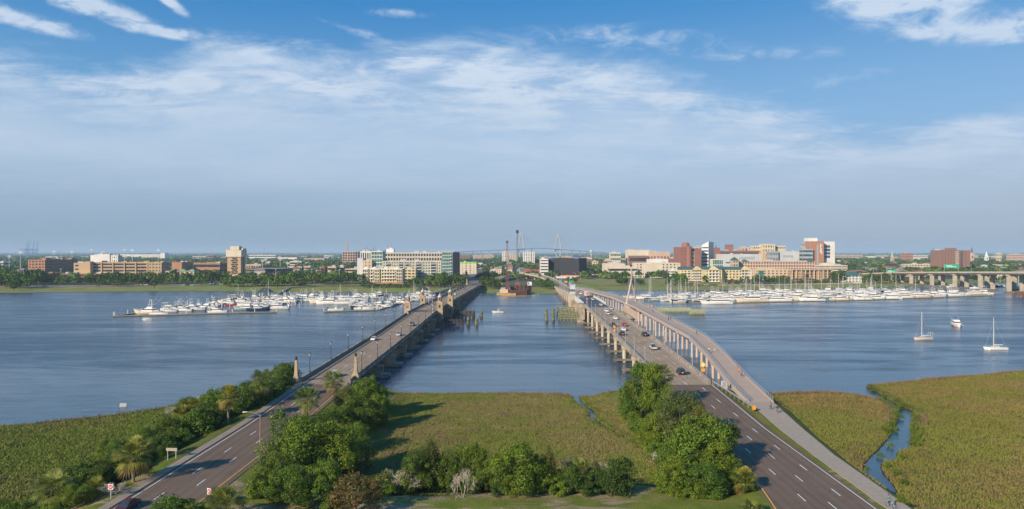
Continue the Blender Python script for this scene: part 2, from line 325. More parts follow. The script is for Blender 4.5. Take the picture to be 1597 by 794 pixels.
# ------------------------------------------------ water
def water_mat():
    m = bpy.data.materials.new('river_water'); m.use_nodes = True; S.nt = m.node_tree; bs = S.nt.nodes['Principled BSDF']
    pos = S(node('ShaderNodeNewGeometry').outputs['Position']); sp = node('ShaderNodeSeparateXYZ'); S.put(sp.inputs[0], pos); px, py = S(sp.outputs[0]), S(sp.outputs[1])
    cur = noise(mapping(pos, (.010, .045, 1), (0, 0, .16)), 1.0, 7, .66, 1.2)                    # long current streaks
    left = step(px, -40, -75)                                                                    # the broad reach upstream is wind-rippled
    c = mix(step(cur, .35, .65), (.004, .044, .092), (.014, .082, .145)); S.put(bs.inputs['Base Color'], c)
    bs.inputs['IOR'].default_value = 1.33; bs.inputs['Specular IOR Level'].default_value = .5
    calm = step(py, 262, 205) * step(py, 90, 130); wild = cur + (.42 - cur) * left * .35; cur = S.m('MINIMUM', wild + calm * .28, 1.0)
    S.put(bs.inputs['Roughness'], step(cur, .3, .7, .24, .10))
    rip = noise(mapping(pos, (1.2, 2.0, 1), (0, 0, .5)), .55, 6, .68); rip2 = noise(mapping(pos, (.25, 1.3, 1), (0, 0, .1)), .35, 4, .6)
    swell = noise(mapping(pos, (.12, .5, 1), (0, 0, -.1)), .30, 3, .55, .4)
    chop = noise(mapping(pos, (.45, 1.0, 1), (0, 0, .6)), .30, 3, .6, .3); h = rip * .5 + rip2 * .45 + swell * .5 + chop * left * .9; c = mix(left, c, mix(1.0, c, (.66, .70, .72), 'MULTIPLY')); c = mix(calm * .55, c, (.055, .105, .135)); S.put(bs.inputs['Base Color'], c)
    gust = step(noise(mapping(pos, (.35, 1.0, 1), (0, 0, .35)), .16, 5, .7, .5), .36, .64, .55, 1.35)
    bn = node('ShaderNodeBump'); S.put(bn.inputs['Strength'], S.m('MINIMUM', step(cur, .38, .60, .85, .22) * gust, 1.0)); bn.inputs['Distance'].default_value = .55
    S.put(bn.inputs['Height'], h); S.nt.links.new(bn.outputs[0], bs.inputs['Normal']); return m
mb = MB(); mb.add([(-44000, -300, 0), (44000, -300, 0), (44000, 44000, 0), (-44000, 44000, 0)], [(0, 1, 2, 3)]); mb.build('river', water_mat(), kind='structure')
mb = MB(); mb.bx(-44000, 44000, -300, 44000, -4, -3.2); mb.build('river_bed', pmat('river_mud', (.05, .045, .03), .9), kind='structure')
# ------------------------------------------------ far shore
def fs(px, py, z=.3): return P(px, py, z)[:2]
far_line = [(-3500, 640)] + [fs(-300, 458.5), fs(0, 457), fs(80, 455.8), fs(200, 454.6), fs(330, 454), fs(400, 455), fs(520, 456.6), fs(640, 456.5), fs(700, 455), fs(742, 455.5), fs(760, 457.5), fs(800, 458), fs(845, 458), fs(872, 458.5), fs(905, 453.5), fs(990, 452.5), fs(1060, 453.5), fs(1120, 452.3), fs(1170, 452), fs(1240, 451), fs(1330, 449), fs(1400, 447)] + [(520, 850), (610, 905), (720, 950), (1100, 1010), (4000, 1300)]
far_line = smooth_poly(far_line, 2)
def strip(name, d0, d1, z0, z1, m, n=1):
    V = []; 
    for x, y in far_line:
        for k in range(n + 1): t = k / n; V.append((x * (1 + 0 * t), y + d0 + (d1 - d0) * t, z0 + (z1 - z0) * t))
    k = n + 1; L = len(far_line); q = [(i * k + j, (i + 1) * k + j, (i + 1) * k + j + 1, i * k + j + 1) for i in range(L - 1) for j in range(n)]
    o = obj(name, np_mesh(name, np.array(V), np.array(q), m), kind='structure'); return o
def far_mat(name, c1, c2, c3, sc):
    m = bpy.data.materials.new(name); m.use_nodes = True; S.nt = m.node_tree; bs = S.nt.nodes['Principled BSDF']; bs.inputs['Roughness'].default_value = .95; bs.inputs['Specular IOR Level'].default_value = .1
    pos = S(node('ShaderNodeNewGeometry').outputs['Position']); k = noise(mapping(pos, (.6, 2.4, 1)), sc * .5, 7, .72, .6); j = noise(mapping(pos, (.5, 2.0, 1)), sc * .3, 5, .65, .5)
    S.put(bs.inputs['Base Color'], mix(step(noise(pos, sc * 1.5, 4, .7), .50, .62) * .6, mix(step(j, .44, .58), mix(step(k, .42, .58), c1, c2), c3), mix(1.0, c1, (.55, .62, .55), 'MULTIPLY'))); return m
FM = far_mat('far_marsh_grass', (.20, .20, .06), (.30, .23, .10), (.20, .24, .05), .05)
strip('far_mud_bank', -6, 0.5, -.8, .35, pmat('mud', (.09, .075, .05), .9), 1)
strip('far_marsh', 0, 95, .35, 1.6, FM, 3)
mb = MB(); L = [(x, y + 94) for x, y in far_line]
GF = far_mat('city_ground', (.06, .085, .025), (.10, .10, .05), (.13, .12, .09), .02)
V = [(x, y, 1.55) for x, y in L] + [(x * 11, 44000, 1.55) for x, y in L]; n = len(L)
obj('far_ground', np_mesh('far_ground', np.array(V), np.array([(i, i + 1, n + i + 1, n + i) for i in range(n - 1)]), GF), kind='structure')
mb = MB(); q_ = [(75, 815), (78, 900), (92, 1035), (235, 1035), (262, 960), (300, 880), (285, 812)]; mb.add([(x, y, 1.68) for x, y in q_], [tuple(range(7))[::-1]]); mb.build('far_marsh_field', FM, kind='structure')
mb = MB(); q_ = [(-360, 812), (-330, 855), (-230, 862), (-150, 850), (-130, 812)]; mb.add([(x, y, 1.68) for x, y in q_], [tuple(range(5))[::-1]]); mb.build('far_marsh_field', FM, kind='structure')
# ------------------------------------------------ marsh grass blades, ground cover nobody could count
def blades(name, N, x0, x1, y0, y1, mat_, hmin=.16, hmax=.42, seed=3, wid=.085, cond=None):
    r = np.random.default_rng(seed); X = r.uniform(x0, x1, N); Y = y0 + (y1 - y0) * r.random(N) ** .9; Z, sd = height(X, Y)
    ok = (sd > .1) & (Z < 1.45) & (Z > .05)
    if cond is not None: ok &= cond(X, Y)
    X, Y, Z, sd = X[ok], Y[ok], Z[ok], sd[ok]; n = len(X); big = vnoise(X, Y, 14, 5) * .7 + vnoise(X, Y, 5, 6) * .3
    h = hmin + (hmax - hmin) * (big * .7 + r.random(n) * .5); h *= np.where(sd < 3, 1.25, 1.0)
    t = r.uniform(0, pi, n); w_ = wid * (.6 + r.random(n) * .9); lean = r.normal(0, .55, (n, 2)) + np.array([.12, .1])
    V = np.empty((n, 3, 3)); V[:, 0] = np.stack([X - w_ * np.cos(t), Y - w_ * np.sin(t), Z - .05], -1); V[:, 1] = np.stack([X + w_ * np.cos(t), Y + w_ * np.sin(t), Z - .05], -1)
    V[:, 2] = np.stack([X + lean[:, 0] * h, Y + lean[:, 1] * h, Z + h], -1)
    return tag(obj(name, np_mesh(name, V.reshape(-1, 3), np.arange(3 * n).reshape(-1, 3), mat_), kind='stuff'), '', 'grass')
def reed_mat():
    m = bpy.data.materials.new('marsh_reed'); m.use_nodes = True; S.nt = m.node_tree; bs = S.nt.nodes['Principled BSDF']; bs.inputs['Roughness'].default_value = .8; bs.inputs['Specular IOR Level'].default_value = .15
    geo = node('ShaderNodeNewGeometry'); pos = S(geo.outputs['Position']); ri = S(geo.outputs['Random Per Island'])
    big = noise(pos, .04, 5, .62, .5); mid = noise(mapping(pos, (1, 1, .1)), .22, 5, .65, .3)
    c = mix(step(big, .44, .57), (.245, .256, .052), (.315, .256, .092)); c = mix(step(mid, .38, .62), mix(1.0, c, (.84, .91, .84), 'MULTIPLY'), c)
    c = mix(step(noise(pos, .02, 4, .6, .8), .52, .62), c, (.235, .270, .050))
    c = mix(step(noise(pos, .09, 6, .7, 1.0), .585, .66), c, (.28, .195, .115))
    sx = node('ShaderNodeSeparateXYZ'); S.put(sx.inputs[0], pos); X_ = S(sx.outputs[0]); c = mix(step(X_, -45, -75), c, mix(1.0, c, (.90, 1.0, .72), 'MULTIPLY')); c = mix(step(X_, 45, 70), c, mix(1.0, c, (1.0, .88, .80), 'MULTIPLY'))
    c = mix(ri, mix(1.0, c, (.90, .91, .88), 'MULTIPLY'), mix(1.0, c, (1.08, 1.06, .98), 'MULTIPLY')); S.put(bs.inputs['Base Color'], c); S.nt.links.new(softnormal().s, bs.inputs['Normal']); return m
RM = reed_mat()
for nm, n_, a_, lb in (('marsh_grass', 420000, (-45, 62, 108, 204), 'tall tan green marsh grass filling the flats between the two roads'),
                    ('marsh_grass', 210000, (-150, -62, 96, 204), 'green marsh grass on the left bank beside the shrub row'),
                    ('marsh_grass', 360000, (58, 200, 96, 245), 'golden green marsh grass on the right bank around the creek')):
    o = blades(nm, n_, *a_, RM, seed=n_); o['label'] = lb

GREEN_REED = pmat('creek_reed', (.105, .150, .022), .8, .3, .3, isl=.3, spec=.1, col2=(.15, .19, .03), up=True); WRACK = pmat('dry_reed', (.27, .185, .115), .85, .25, .4, isl=.25, spec=.1, up=True)
near_creek = lambda X, Y: (np.minimum(dist(X, Y, creek_l), dist(X, Y, creek_r)) + 1.5 * (vnoise(X, Y, 2.2, 9) - .5)) < 1.5
o = blades('creek_reeds', 130000, 84, 135, 96, 222, GREEN_REED, .5, 1.15, 91, .07, near_creek); o['label'] = 'taller bright green reeds lining both banks of the winding creek'
o = blades('creek_reeds', 40000, 5, 40, 128, 203, GREEN_REED, .3, .8, 92, .07, lambda X, Y: dist(X, Y, ditch) < 1.1 + vnoise(X, Y, 2, 8)); o['label'] = 'green reeds along the dark ditch in the middle marsh'
edge_ = lambda w_: (lambda X, Y: (np.minimum(dist(X, Y, shoreline), dist(X, Y, shoreline2)) < w_ * (.3 + 1.2 * vnoise(X, Y, 7, 12))) & (Y > 150))
o = blades('dry_reed_fringe', 260000, -130, 190, 160, 240, WRACK, .4, .95, 93, .06, edge_(2.6)); o['label'] = 'dry reddish reed fringe along the outer water edge of the marshes'
# ================================================ ROADS AND BRIDGES
def asphalt(name, c, c2, sc=.12, streak=.5, joints=True):
    m = bpy.data.materials.new(name); m.use_nodes = True; S.nt = m.node_tree; bs = S.nt.nodes['Principled BSDF']; bs.inputs['Roughness'].default_value = .88; bs.inputs['Specular IOR Level'].default_value = .25
    pos = S(node('ShaderNodeNewGeometry').outputs['Position']); k = noise(mapping(pos, (1.6, .05, 1)), 1.0, 5, .6); j = noise(pos, sc, 5, .6); f = noise(pos, 6, 3, .7)
    col = mix(step(k * .6 + j * .4, .38, .62), c, c2); col = mix(step(noise(pos, .6, 5, .75), .58, .68), col, mix(1.0, col, (.72, .72, .74), 'MULTIPLY')); col = mix(step(f, .2, .8), mix(1.0, col, (.86, .86, .86), 'MULTIPLY'), col)
    sx = node('ShaderNodeSeparateXYZ'); S.put(sx.inputs[0], pos); wheel = S.m('COSINE', S(sx.outputs[0]) * (2 * pi / 1.72)); col = mix(step(wheel * .5 + .5 + (k - .5) * .8, .45, 1.0) * .6, col, mix(1.0, col, (.80, .79, .79), 'MULTIPLY')); crack = noise(mapping(pos, (1, .35, 1)), .55, 8, .8, 2.5); col = mix(step(S.m('ABSOLUTE', crack - .5), .012, .0) * .45, col, (.04, .035, .03))
    S.put(bs.inputs['Base Color'], col); return m
ASP = asphalt('asphalt', (.150, .104, .074), (.190, .134, .098)); CONC_ROAD = asphalt('bridge_deck_concrete', (.34, .25, .165), (.41, .31, .215)); ASP_OLD = asphalt('worn_bridge_paving', (.30, .215, .145), (.375, .28, .195))
GRATE = pmat('bascule_grating', (.07, .075, .085), .6, .1); CONC = pmat('old_concrete', (.27, .215, .155), .9, .3, .35, .3, col2=(.34, .28, .21)); CONC_D = pmat('stained_concrete', (.17, .14, .105), .9, .4, .3, .3)
CONC_M = pmat('weathered_concrete', (.205, .165, .12), .9, .45, .25, .3, col2=(.27, .22, .165)); CONC_L = pmat('pale_concrete', (.44, .38, .30), .85, .2, .25, .2); STONE = pmat('tower_stone', (.40, .30, .19), .88, .2, .8, .3); WHITE_P = pmat('road_paint_white', (.74, .73, .70), .7, .15, 2); YEL_P = pmat('road_paint_yellow', (.72, .42, .03), .7, .15, 2)
WALK = pmat('sidewalk_concrete', (.27, .21, .16), .9, .15, .4); PINK = pmat('new_path_concrete', (.41, .30, .225), .8, .05, .2); PATH_M = pmat('path_paving', (.33, .27, .21), .85, .1, 1.2); STEEL_D = pmat('dark_lamp_iron', (.045, .045, .05), .5, 0, metal=.3)
GALV = pmat('galvanised_steel', (.50, .52, .54), .45, .1, 1, metal=.6); PINKS = pmat('pylon_paint', (.47, .37, .31), .6, .05); TIMBER = pmat('weathered_timber', (.20, .20, .095), .9, .35, .8); TIMBER_D = pmat('tarred_timber', (.06, .05, .04), .9, .3, .8)
GLASS = pmat('window_glass', (.03, .045, .055), .08, .3, .15, spec=.8); LAMPG = pmat('lamp_glass', (.36, .35, .31), .3, 0); RUST = pmat('rusty_steel', (.17, .075, .045), .8, .4, .5); BROWN_METAL = pmat('brown_metal', (.20, .14, .10), .6, .1)
def ribbon(name, Ys, xa, xb, zf, m, th=.22, parent=None, kind='structure'):
    mb = MB(); mb.loft([[(xa(Y), Y, zf(Y) - th), (xb(Y), Y, zf(Y) - th), (xb(Y), Y, zf(Y)), (xa(Y), Y, zf(Y))][::-1] for Y in Ys]); return mb.build(name, m, parent, kind=kind)
def dashes(parent, xf, zf, Y0, Y1, first, m, w_=.16, L=3.1, near=150, period=12.2):
    far = MB(); Y = first; base = None
    while Y < Y1:
        if Y > Y0:
            me = MB(); t = me if Y < near else far; ya, yb = Y, Y + L
            t.add([(xf(ya) - w_ / 2, ya, zf(ya) + .03), (xf(ya) + w_ / 2, ya, zf(ya) + .03), (xf(yb) + w_ / 2, yb, zf(yb) + .03), (xf(yb) - w_ / 2, yb, zf(yb) + .03)], [(0, 1, 2, 3)])
            if t is me: me.build('lane_dash', m, parent)
        Y += period
    if far.v: far.build('lane_dash_row', m, parent, kind='stuff')
def stripe(name, parent, Ys, xf, zf, m, w_=.15, dz_=.03):
    mb = MB(); mb.loft([[(xf(Y) - w_ / 2, Y, zf(Y) + dz_), (xf(Y) + w_ / 2, Y, zf(Y) + dz_)] for Y in Ys], close=False)
    mb.f = [f[::-1] for f in mb.f]; mb.build(name, m, parent)
# ---- left road on land
Yn = frange(20, 188, 8)
lr = ribbon('left_road', Yn, lambda Y: XL(Y) + 1.95, lambda Y: XL(Y) + 14.9, zl, ASP)
dashes(lr, lambda Y: XL(Y) + 6.45, zl, 60, 188, 104.2 - 24.4, WHITE_P, near=190); dashes(lr, lambda Y: XL(Y) + 10.0, zl, 60, 188, 110.4 - 36.6, WHITE_P, near=190)
stripe('edge_line', lr, Yn, lambda Y: XL(Y) + 2.7, zl, WHITE_P); stripe('yellow_edge_line', lr, Yn, lambda Y: XL(Y) + 13.8, zl, YEL_P)
ribbon('left_sidewalk', frange(20, 189, 6), lambda Y: XL(Y) + .3, lambda Y: XL(Y) + 1.93, lambda Y: zl(Y) + .12, WALK, .3)
# ---- right road on land
flare = lambda Y: max(0, 118 - Y) * .0
rr = ribbon('right_road', frange(20, 185, 2.5), lambda Y: XR(Y) - 1.0 - max(0, 112 - Y) ** 1.5 * .02, lambda Y: XR(Y) + 13.9 + max(0, 150 - Y) * .0, zr, ASP)
def rd(k): return lambda Y: XR(Y) + float(np.interp(Y, [150, 190], [(4.2, 7.4, 10.5)[k], (3.3, 6.4, 9.5)[k]]))
for k, f0 in enumerate((115.3, 111.9, 105.4)): dashes(rr, rd(k), zr, 60, 186, f0 - 36.6, WHITE_P, near=190)
stripe('edge_line', rr, frange(20, 185, 2.5), lambda Y: XR(Y) + 13.15, zr, WHITE_P); stripe('yellow_edge_line', rr, frange(80, 185, 2.5), lambda Y: XR(Y) + .15 - max(0, 118 - Y) ** 1.5 * .022, zr, YEL_P, .18)
ribbon('shared_path', frange(20, 168, 4), lambda Y: px_(Y) - pw_(Y), lambda Y: px_(Y) + pw_(Y), pz_, PATH_M, .3)
# ---- common bridge pieces
def barrier(parent, xf, zf, Y0, Y1, side, m, name='parapet', h=1.05, dstep=2.7, lab=None):
    Ys = frange(Y0, Y1, 8); mb = MB()
    sweep(mb, [(-.28, -.15), (-.28, .28), (.22, .28), (.22, -.15)][::-1], Ys, xf, zf); sweep(mb, [(-.26, h - .2), (-.26, h), (.2, h), (.2, h - .2)][::-1], Ys, xf, zf)
    Y = Y0 + .4
    while Y < Y1 - .3: mb.box(xf(Y) - .03, Y, zf(Y) + .25, .5, .5, h - .2); Y += dstep
    o = mb.build(name, m, parent); pn = MB()
    sweep(pn, [(-.08, .27), (-.08, h - .19), (.02, h - .19), (.02, .27)][::-1], Ys, xf, zf); pn.build('parapet_panel', CONC, o); return o
# ---- left bridge (old concrete bascule bridge with stone towers)
lb = thing('road_bridge', 'old concrete bridge at the left with balustrades, heavy piers and four stone towers', 'bridge', (0, 0, 0))
Ys = [188] + frange(194, 790, 12)
GAP = (378, 426)
sp_y = lambda a_, b_: [a_] + frange(a_ + 6, b_, 12)
def girder(par, xf, W, zf, y0, y1, m, depth=.9):
    mb = MB(); sweep(mb, [(-.35, -.02), (W + .35, -.02), (W + .35, -.55), (W - .7, -.6), (W - .7, -depth), (.7, -depth), (.7, -.6), (-.35, -.55)], frange(y0, y1, 10), xf, zf); return mb.build('deck_girder', m, par)
ribbon('deck', Ys, lambda Y: XL(Y) + 2.3, lambda Y: XL(Y) + LW - .65, zl, ASP_OLD, .02, lb, None)
ribbon('sidewalk', Ys, lambda Y: XL(Y) + .2, lambda Y: XL(Y) + 2.3, lambda Y: zl(Y) + .2, pmat('shaded_sidewalk', (.17, .135, .10), .9, .2, .4), .24, lb, None); ribbon('kerb', Ys, lambda Y: XL(Y) + LW - .65, lambda Y: XL(Y) + LW - .2, lambda Y: zl(Y) + .2, CONC, .24, lb, None)  # sidewalk colour darkened to carry the parapet's shadow
girder(lb, XL, LW, zl, 188, 376, CONC_M, 1.3); girder(lb, XL, LW, zl, 376.0, 427.0, pmat('bascule_steel', (.10, .10, .09), .7, .2), 2.0); girder(lb, XL, LW, zl, 427, 750, CONC_M, 1.3)
for side, xf in ((0, XL), (1, lambda Y: XL(Y) + LW)):
    barrier(lb, xf, zl, 190, 376, side, CONC_M); barrier(lb, xf, zl, 378, 426, side, CONC, dstep=4); barrier(lb, xf, zl, 428, 750, side, CONC_M)
for k in range(24):
    Y = 200.5 + k * 21.8
    if abs(Y - 400) < 30: continue
    mb = MB(); mb.add([(XL(Y) + 2.35, Y - .12, zl(Y) + .012), (XL(Y) + LW - .7, Y - .12, zl(Y) + .012), (XL(Y) + LW - .7, Y + .12, zl(Y) + .012), (XL(Y) + 2.35, Y + .12, zl(Y) + .012)], [(0, 1, 2, 3)]); mb.build('expansion_joint', TIMBER_D, lb)
dashes(lb, lambda Y: XL(Y) + 6.45, zl, 190, 745, 202, WHITE_P, near=0); dashes(lb, lambda Y: XL(Y) + 9.9, zl, 190, 745, 196, WHITE_P, near=0)
for k in range(25):
    Y = 203 + k * 21.8
    if 368 < Y < 436: continue
    if Y > 738: break
    zt = zl(Y) - 1.3; x0, x1 = XL(Y) + .2, XL(Y) + LW + 1.2
    mb = MB(); mb.bx(x0, x1, Y - 1.1, Y + 1.1, 1.0, zt); mb.bx(x0 - .3, x1 + 1.0, Y - 1.4, Y + 1.4, zt - .9, zt - .01)
    for s_ in (-1, 1): mb.bx(x1 - .1, x1 + .9, Y + s_ * .9 - .2, Y + s_ * .9 + .2, 1.2, zt - .95)
    pr = mb.build('pier', CONC_M, lb); f = MB(); f.bx(x0 - 1.2, x1 + 2.6, Y - 1.8, Y + 1.8, -2, .45); f.bx(x0 - 1.6, x1 + 3.1, Y - 2.3, Y + 2.3, .46, 1.25); f.build('footing', CONC_M, pr)
for Y, nm in ((374, 0), (429, 1)):
    mb = MB(); x0, x1 = XL(Y) - 2.2, XL(Y) + LW + 2.8; mb.bx(x0, x1, Y - 4.5, Y + 4.5, -2, zl(Y) - 2.1); mb.bx(x0 - 1, x1 + 1.6, Y - 5.2, Y + 5.2, -2, 1.6); mb.bx(x0 + .5, x1 - .4, Y - 3.6, Y + 3.6, zl(Y) - 2.1, zl(Y) - 1.0)
    for j in range(7): mb.bx(x0 + 1 + j * 2.6, x0 + 1.5 + j * 2.6, Y - 4.8, Y - 4.5, 1.6, zl(Y) - 2.1)
    mb.build('bascule_pier', CONC_D, lb)
mb = MB(); mb.bx(XL(187) - 3, XL(187) + LW + 1.5, 184, 190.2, -1, 3.3); mb.build('abutment', CONC_D, lb)
# stone control towers
def tower(x, y, z0, label):
    t = thing('bridge_tower', label, 'tower', (x, y, z0), group='stone control towers on the left bridge')
    mb = MB(); mb.box(0, 0, -8, 3.4, 3.4, 9.2); mb.box(0, 0, 1.2, 3.0, 3.0, 3.6); mb.box(0, 0, 4.8, 3.3, 3.3, .35); mb.box(0, 0, 5.15, 2.7, 2.7, .5, top=.9)
    for sx in (-1, 1):
        for sy in (-1, 1): mb.box(sx * 1.45, sy * 1.45, 1.2, .35, .35, 3.7)
    mb.build('shaft', STONE, t)
    mb = MB(); mb.lathe(0, 0, 5.65, [(1.15, 0), (1.15, .5)], 8, ph=pi / 8)
    for k in range(8): a_ = 2 * pi * k / 8 + pi / 8; mb.tube((1.0 * cos(a_), 1.0 * sin(a_), 6.1), (1.0 * cos(a_), 1.0 * sin(a_), 7.9), .18, n=5)
    mb.lathe(0, 0, 7.85, [(1.3, 0), (1.3, .35)], 8, ph=pi / 8); mb.build('lantern_stage', STONE, t)
    mb = MB(); mb.lathe(0, 0, 6.1, [(.75, 0), (.75, 1.75)], 8); mb.build('lantern_glass', GLASS, t)
    mb = MB(); mb.lathe(0, 0, 8.2, [(1.2, 0), (1.0, .5), (.55, 1.1), (.22, 1.5), (.2, 1.9), (.02, 2.5)], 8); mb.build('domed_roof', pmat('lead_roof', (.42, .42, .42), .6, .1), t)
    for a_ in range(4):
        mb = MB(); r = 1.52; mb.box(r * cos(a_ * pi / 2), r * sin(a_ * pi / 2), 2.2, .1, .9, 1.7, a_ * pi / 2); w = mb.build('window', GLASS, t)
        for zz, sn in ((2.1, 'sill'), (3.9, 'lintel')): mb = MB(); mb.box((r + .03) * cos(a_ * pi / 2), (r + .03) * sin(a_ * pi / 2), zz, .16, 1.2, .12, a_ * pi / 2); mb.build(sn, STONE, w)
tower(XL(376) - 1.4, 376, 8.4, 'left-hand stone bridge tower nearer the camera, its lower walls facing the marina'); tower(XL(427) - .9, 427, 8.4, 'left-hand stone bridge tower farther away, standing beside the marina gazebo roof')
tower(XL(376) + LW + 1.9, 376, 8.4, 'right-hand stone bridge tower nearer the camera, above the dark timber fender'); tower(XL(427) + LW + 2.0, 427, 8.4, 'right-hand stone bridge tower farther away, above the open river channel')
for i, (x, y, z0, lb_) in enumerate(((XL(191) - .9, 191.0, 3.9, 'slim stone obelisk with a lantern on the left side of the bridge entrance'), (XL(196) + LW + .2, 196, 4.2, 'slim stone obelisk with a lantern rising from the trees right of the bridge entrance'),
                             (XL(748) - .6, 748, 5.0, 'small far obelisk at the city end of the left bridge'))):
    t = thing('obelisk', lb_, 'obelisk', (x, y, z0), group='obelisks at the ends of the left bridge')
    mb = MB(); mb.box(0, 0, -2.5, 2.0, 2.0, 4.3); mb.box(0, 0, 1.8, 1.7, 1.7, .5, top=.8); mb.box(0, 0, 2.3, 1.2, 1.2, .5); mb.build('pedestal', STONE, t)
    mb = MB(); mb.box(0, 0, 2.8, .95, .95, 4.2, top=.62); mb.build('shaft', STONE, t); mb = MB(); mb.lathe(0, 0, 7.0, [(.14, 0), (.32, .25), (.36, .8), (.12, 1.05), (.02, 1.35)], 6); mb.build('lantern', STEEL_D, t)
# street lamps on the left bridge
def lamp_iron(label):
    t = thing('street_lamp', label, 'street lamp'); mb = MB(); mb.lathe(0, 0, 0, [(.3, 0), (.3, .25), (.16, .5), (.11, .9), (.085, 4.6), (.15, 4.75)], 8); mb.build('pole', STEEL_D, t)
    mb = MB(); mb.lathe(0, 0, 4.75, [(.2, 0), (.3, .25), (.26, .7)], 8); mb.build('lantern', LAMPG, t); mb = MB(); mb.lathe(0, 0, 5.45, [(.34, 0), (.12, .25), (.02, .5)], 8); mb.build('lantern_cap', STEEL_D, t); return t
proto = None; GL = 'iron street lamps along the left bridge'; nL = 0
ordn = ['first', 'second', 'third', 'fourth', 'fifth', 'sixth', 'seventh', 'eighth', 'ninth', 'tenth', 'eleventh', 'twelfth', 'thirteenth', 'fourteenth', 'fifteenth', 'sixteenth', 'seventeenth', 'eighteenth', 'nineteenth', 'twentieth', 'twenty-first', 'twenty-second', 'twenty-third', 'twenty-fourth', 'twenty-fifth', 'twenty-sixth', 'twenty-seventh', 'twenty-eighth']
for side in (0, 1):
    for k in range(24):
        Y = 200.5 + k * 21.8 + (side * 3.2)
        if 366 < Y < 436: continue
        lbv = f'dark iron street lamp, {ordn[k]} along the {"left" if side == 0 else "right"} parapet of the left bridge'
        x = XL(Y) + (LW + .1 if side else -.1)
        if proto is None: proto = lamp_iron(lbv); proto['group'] = GL; proto.location = (x, Y, zl(Y) + 1.0)
        else: dup(proto, (x, Y, zl(Y) + 1.0), 0, lbv, GL)
# ---- right bridge
rb = thing('road_bridge', 'wide concrete highway bridge full of cars in the middle right, with a bascule span', 'bridge')
ribbon('deck', [185] + frange(193, 392, 10), XR, lambda Y: XR(Y) + RW, zr, CONC_ROAD, .3, rb, None); ribbon('grating', frange(392, 474, 10), XR, lambda Y: XR(Y) + RW, zr, GRATE, .3, rb, None); ribbon('deck', frange(474, 760, 13), XR, lambda Y: XR(Y) + RW, zr, CONC_ROAD, .3, rb, None)
for k in range(3): dashes(rb, rd(k), zr, 186, 392, 192 + k * 4, WHITE_P, near=0, w_=.13); dashes(rb, rd(k), zr, 474, 750, 478, WHITE_P, near=0)
stripe('edge_line', rb, frange(185, 390, 8), lambda Y: XR(Y) + RW - .7, zr, WHITE_P, .12)
def simple_rail(par, xf, zf, Y0, Y1, h=.8, m=CONC, w_=.3, rail=True, dstep=2.4):
    mb = MB(); sweep(mb, [(-w_ / 2, -.9), (-w_ / 2, h * .6), (w_ / 2, h * .6), (w_ / 2, -.9)][::-1], frange(Y0, Y1, 8), xf, zf); o = mb.build('parapet', m, par)
    if rail:
        mb = MB(); Y = Y0 + .5
        while Y < Y1: mb.box(xf(Y), Y, zf(Y) + h * .6, .1, .14, h * .55); Y += dstep
        for hh in (.85, 1.12): sweep(mb, [(-.06, h * hh), (-.06, h * hh + .09), (.06, h * hh + .09), (.06, h * hh)][::-1], frange(Y0, Y1, 8), xf, zf)
        mb.build('steel_rail', GALV if m != CONC_L else m, o)
simple_rail(rb, lambda Y: XR(Y) - .16, zr, 186, 404, 1.0); simple_rail(rb, lambda Y: XR(Y) + RW + .16, zr, 186, 404, .95); simple_rail(rb, lambda Y: XR(Y) - .16, zr, 484, 752, .9, CONC_L); simple_rail(rb, lambda Y: XR(Y) + RW + .16, zr, 466, 752, .9, CONC)
mb = MB()
for o_ in (.3, 3.3, 6.4, 9.5, 12.4): sweep(mb, [(o_ - .25, -.32), (o_ + .25, -.32), (o_ + .25, -1.4), (o_ - .25, -1.4)], frange(186, 404, 10), XR, zr); sweep(mb, [(o_ - .25, -.32), (o_ + .25, -.32), (o_ + .25, -1.4), (o_ - .25, -1.4)], frange(484, 752, 14), XR, zr)
mb.build('girder', CONC, rb)
LG = pmat('pale_bascule_steel', (.56, .60, .56), .6, .1)
mb = MB()
for o_ in (-.1, RW + .1): sweep(mb, [(o_ - .15, 1.3), (o_ + .15, 1.3), (o_ + .15, -2.3), (o_ - .15, -2.3)], frange(412, 474, 10), XR, zr)
mb.build('bascule_girder', LG, rb)
for k in range(24):
    Y = 212 + k * 22.0
    if 390 < Y < 492 or Y > 745: continue
    zt = zr(Y) - 1.4; mb = MB(); mb.bx(XR(Y) - .4, XR(Y) + RW + .4, Y - .8, Y + .8, zt - 1.2, zt - .01)
    for o_ in (.5, RW / 2, RW - .5): mb.tube((XR(Y) + o_, Y, -2), (XR(Y) + o_, Y, zt - 1.15), .75, n=10)
    pr = mb.build('pier', CONC_L, rb); f = MB(); f.bx(XR(Y) - 3.6, XR(Y) + RW + 2.5, Y - .9, Y + .9, .5, 1.3); f.build('waterline_strut', CONC_D, pr)
mb = MB(); mb.bx(XR(185) - 1.5, XR(185) + RW + 1.2, 181, 186.2, -1, 4.3); mb.build('abutment', CONC, rb)
mb = MB(); mb.bx(40.2, 59, 401, 416, -2, 8.2); mb.bx(39.6, 43.0, 404, 414, 8.2, 10.6); mb.bx(38.6, 59.5, 399.6, 417, -2, 1.4); mb.bx(40.2, 42.2, 395, 401, 2, 8.9); mb.build('bascule_pier', CONC, rb)
mb = MB(); mb.bx(41.2, 60, 478, 492, -2, 8.0); mb.bx(40.4, 61, 476.5, 494, -2, 1.3); mb.build('bascule_pier', CONC, rb)
th = thing('control_tower', 'narrow bridge control tower with a glazed grey cabin beside the traffic on the right bridge', 'tower', (42.2, 482, 0))
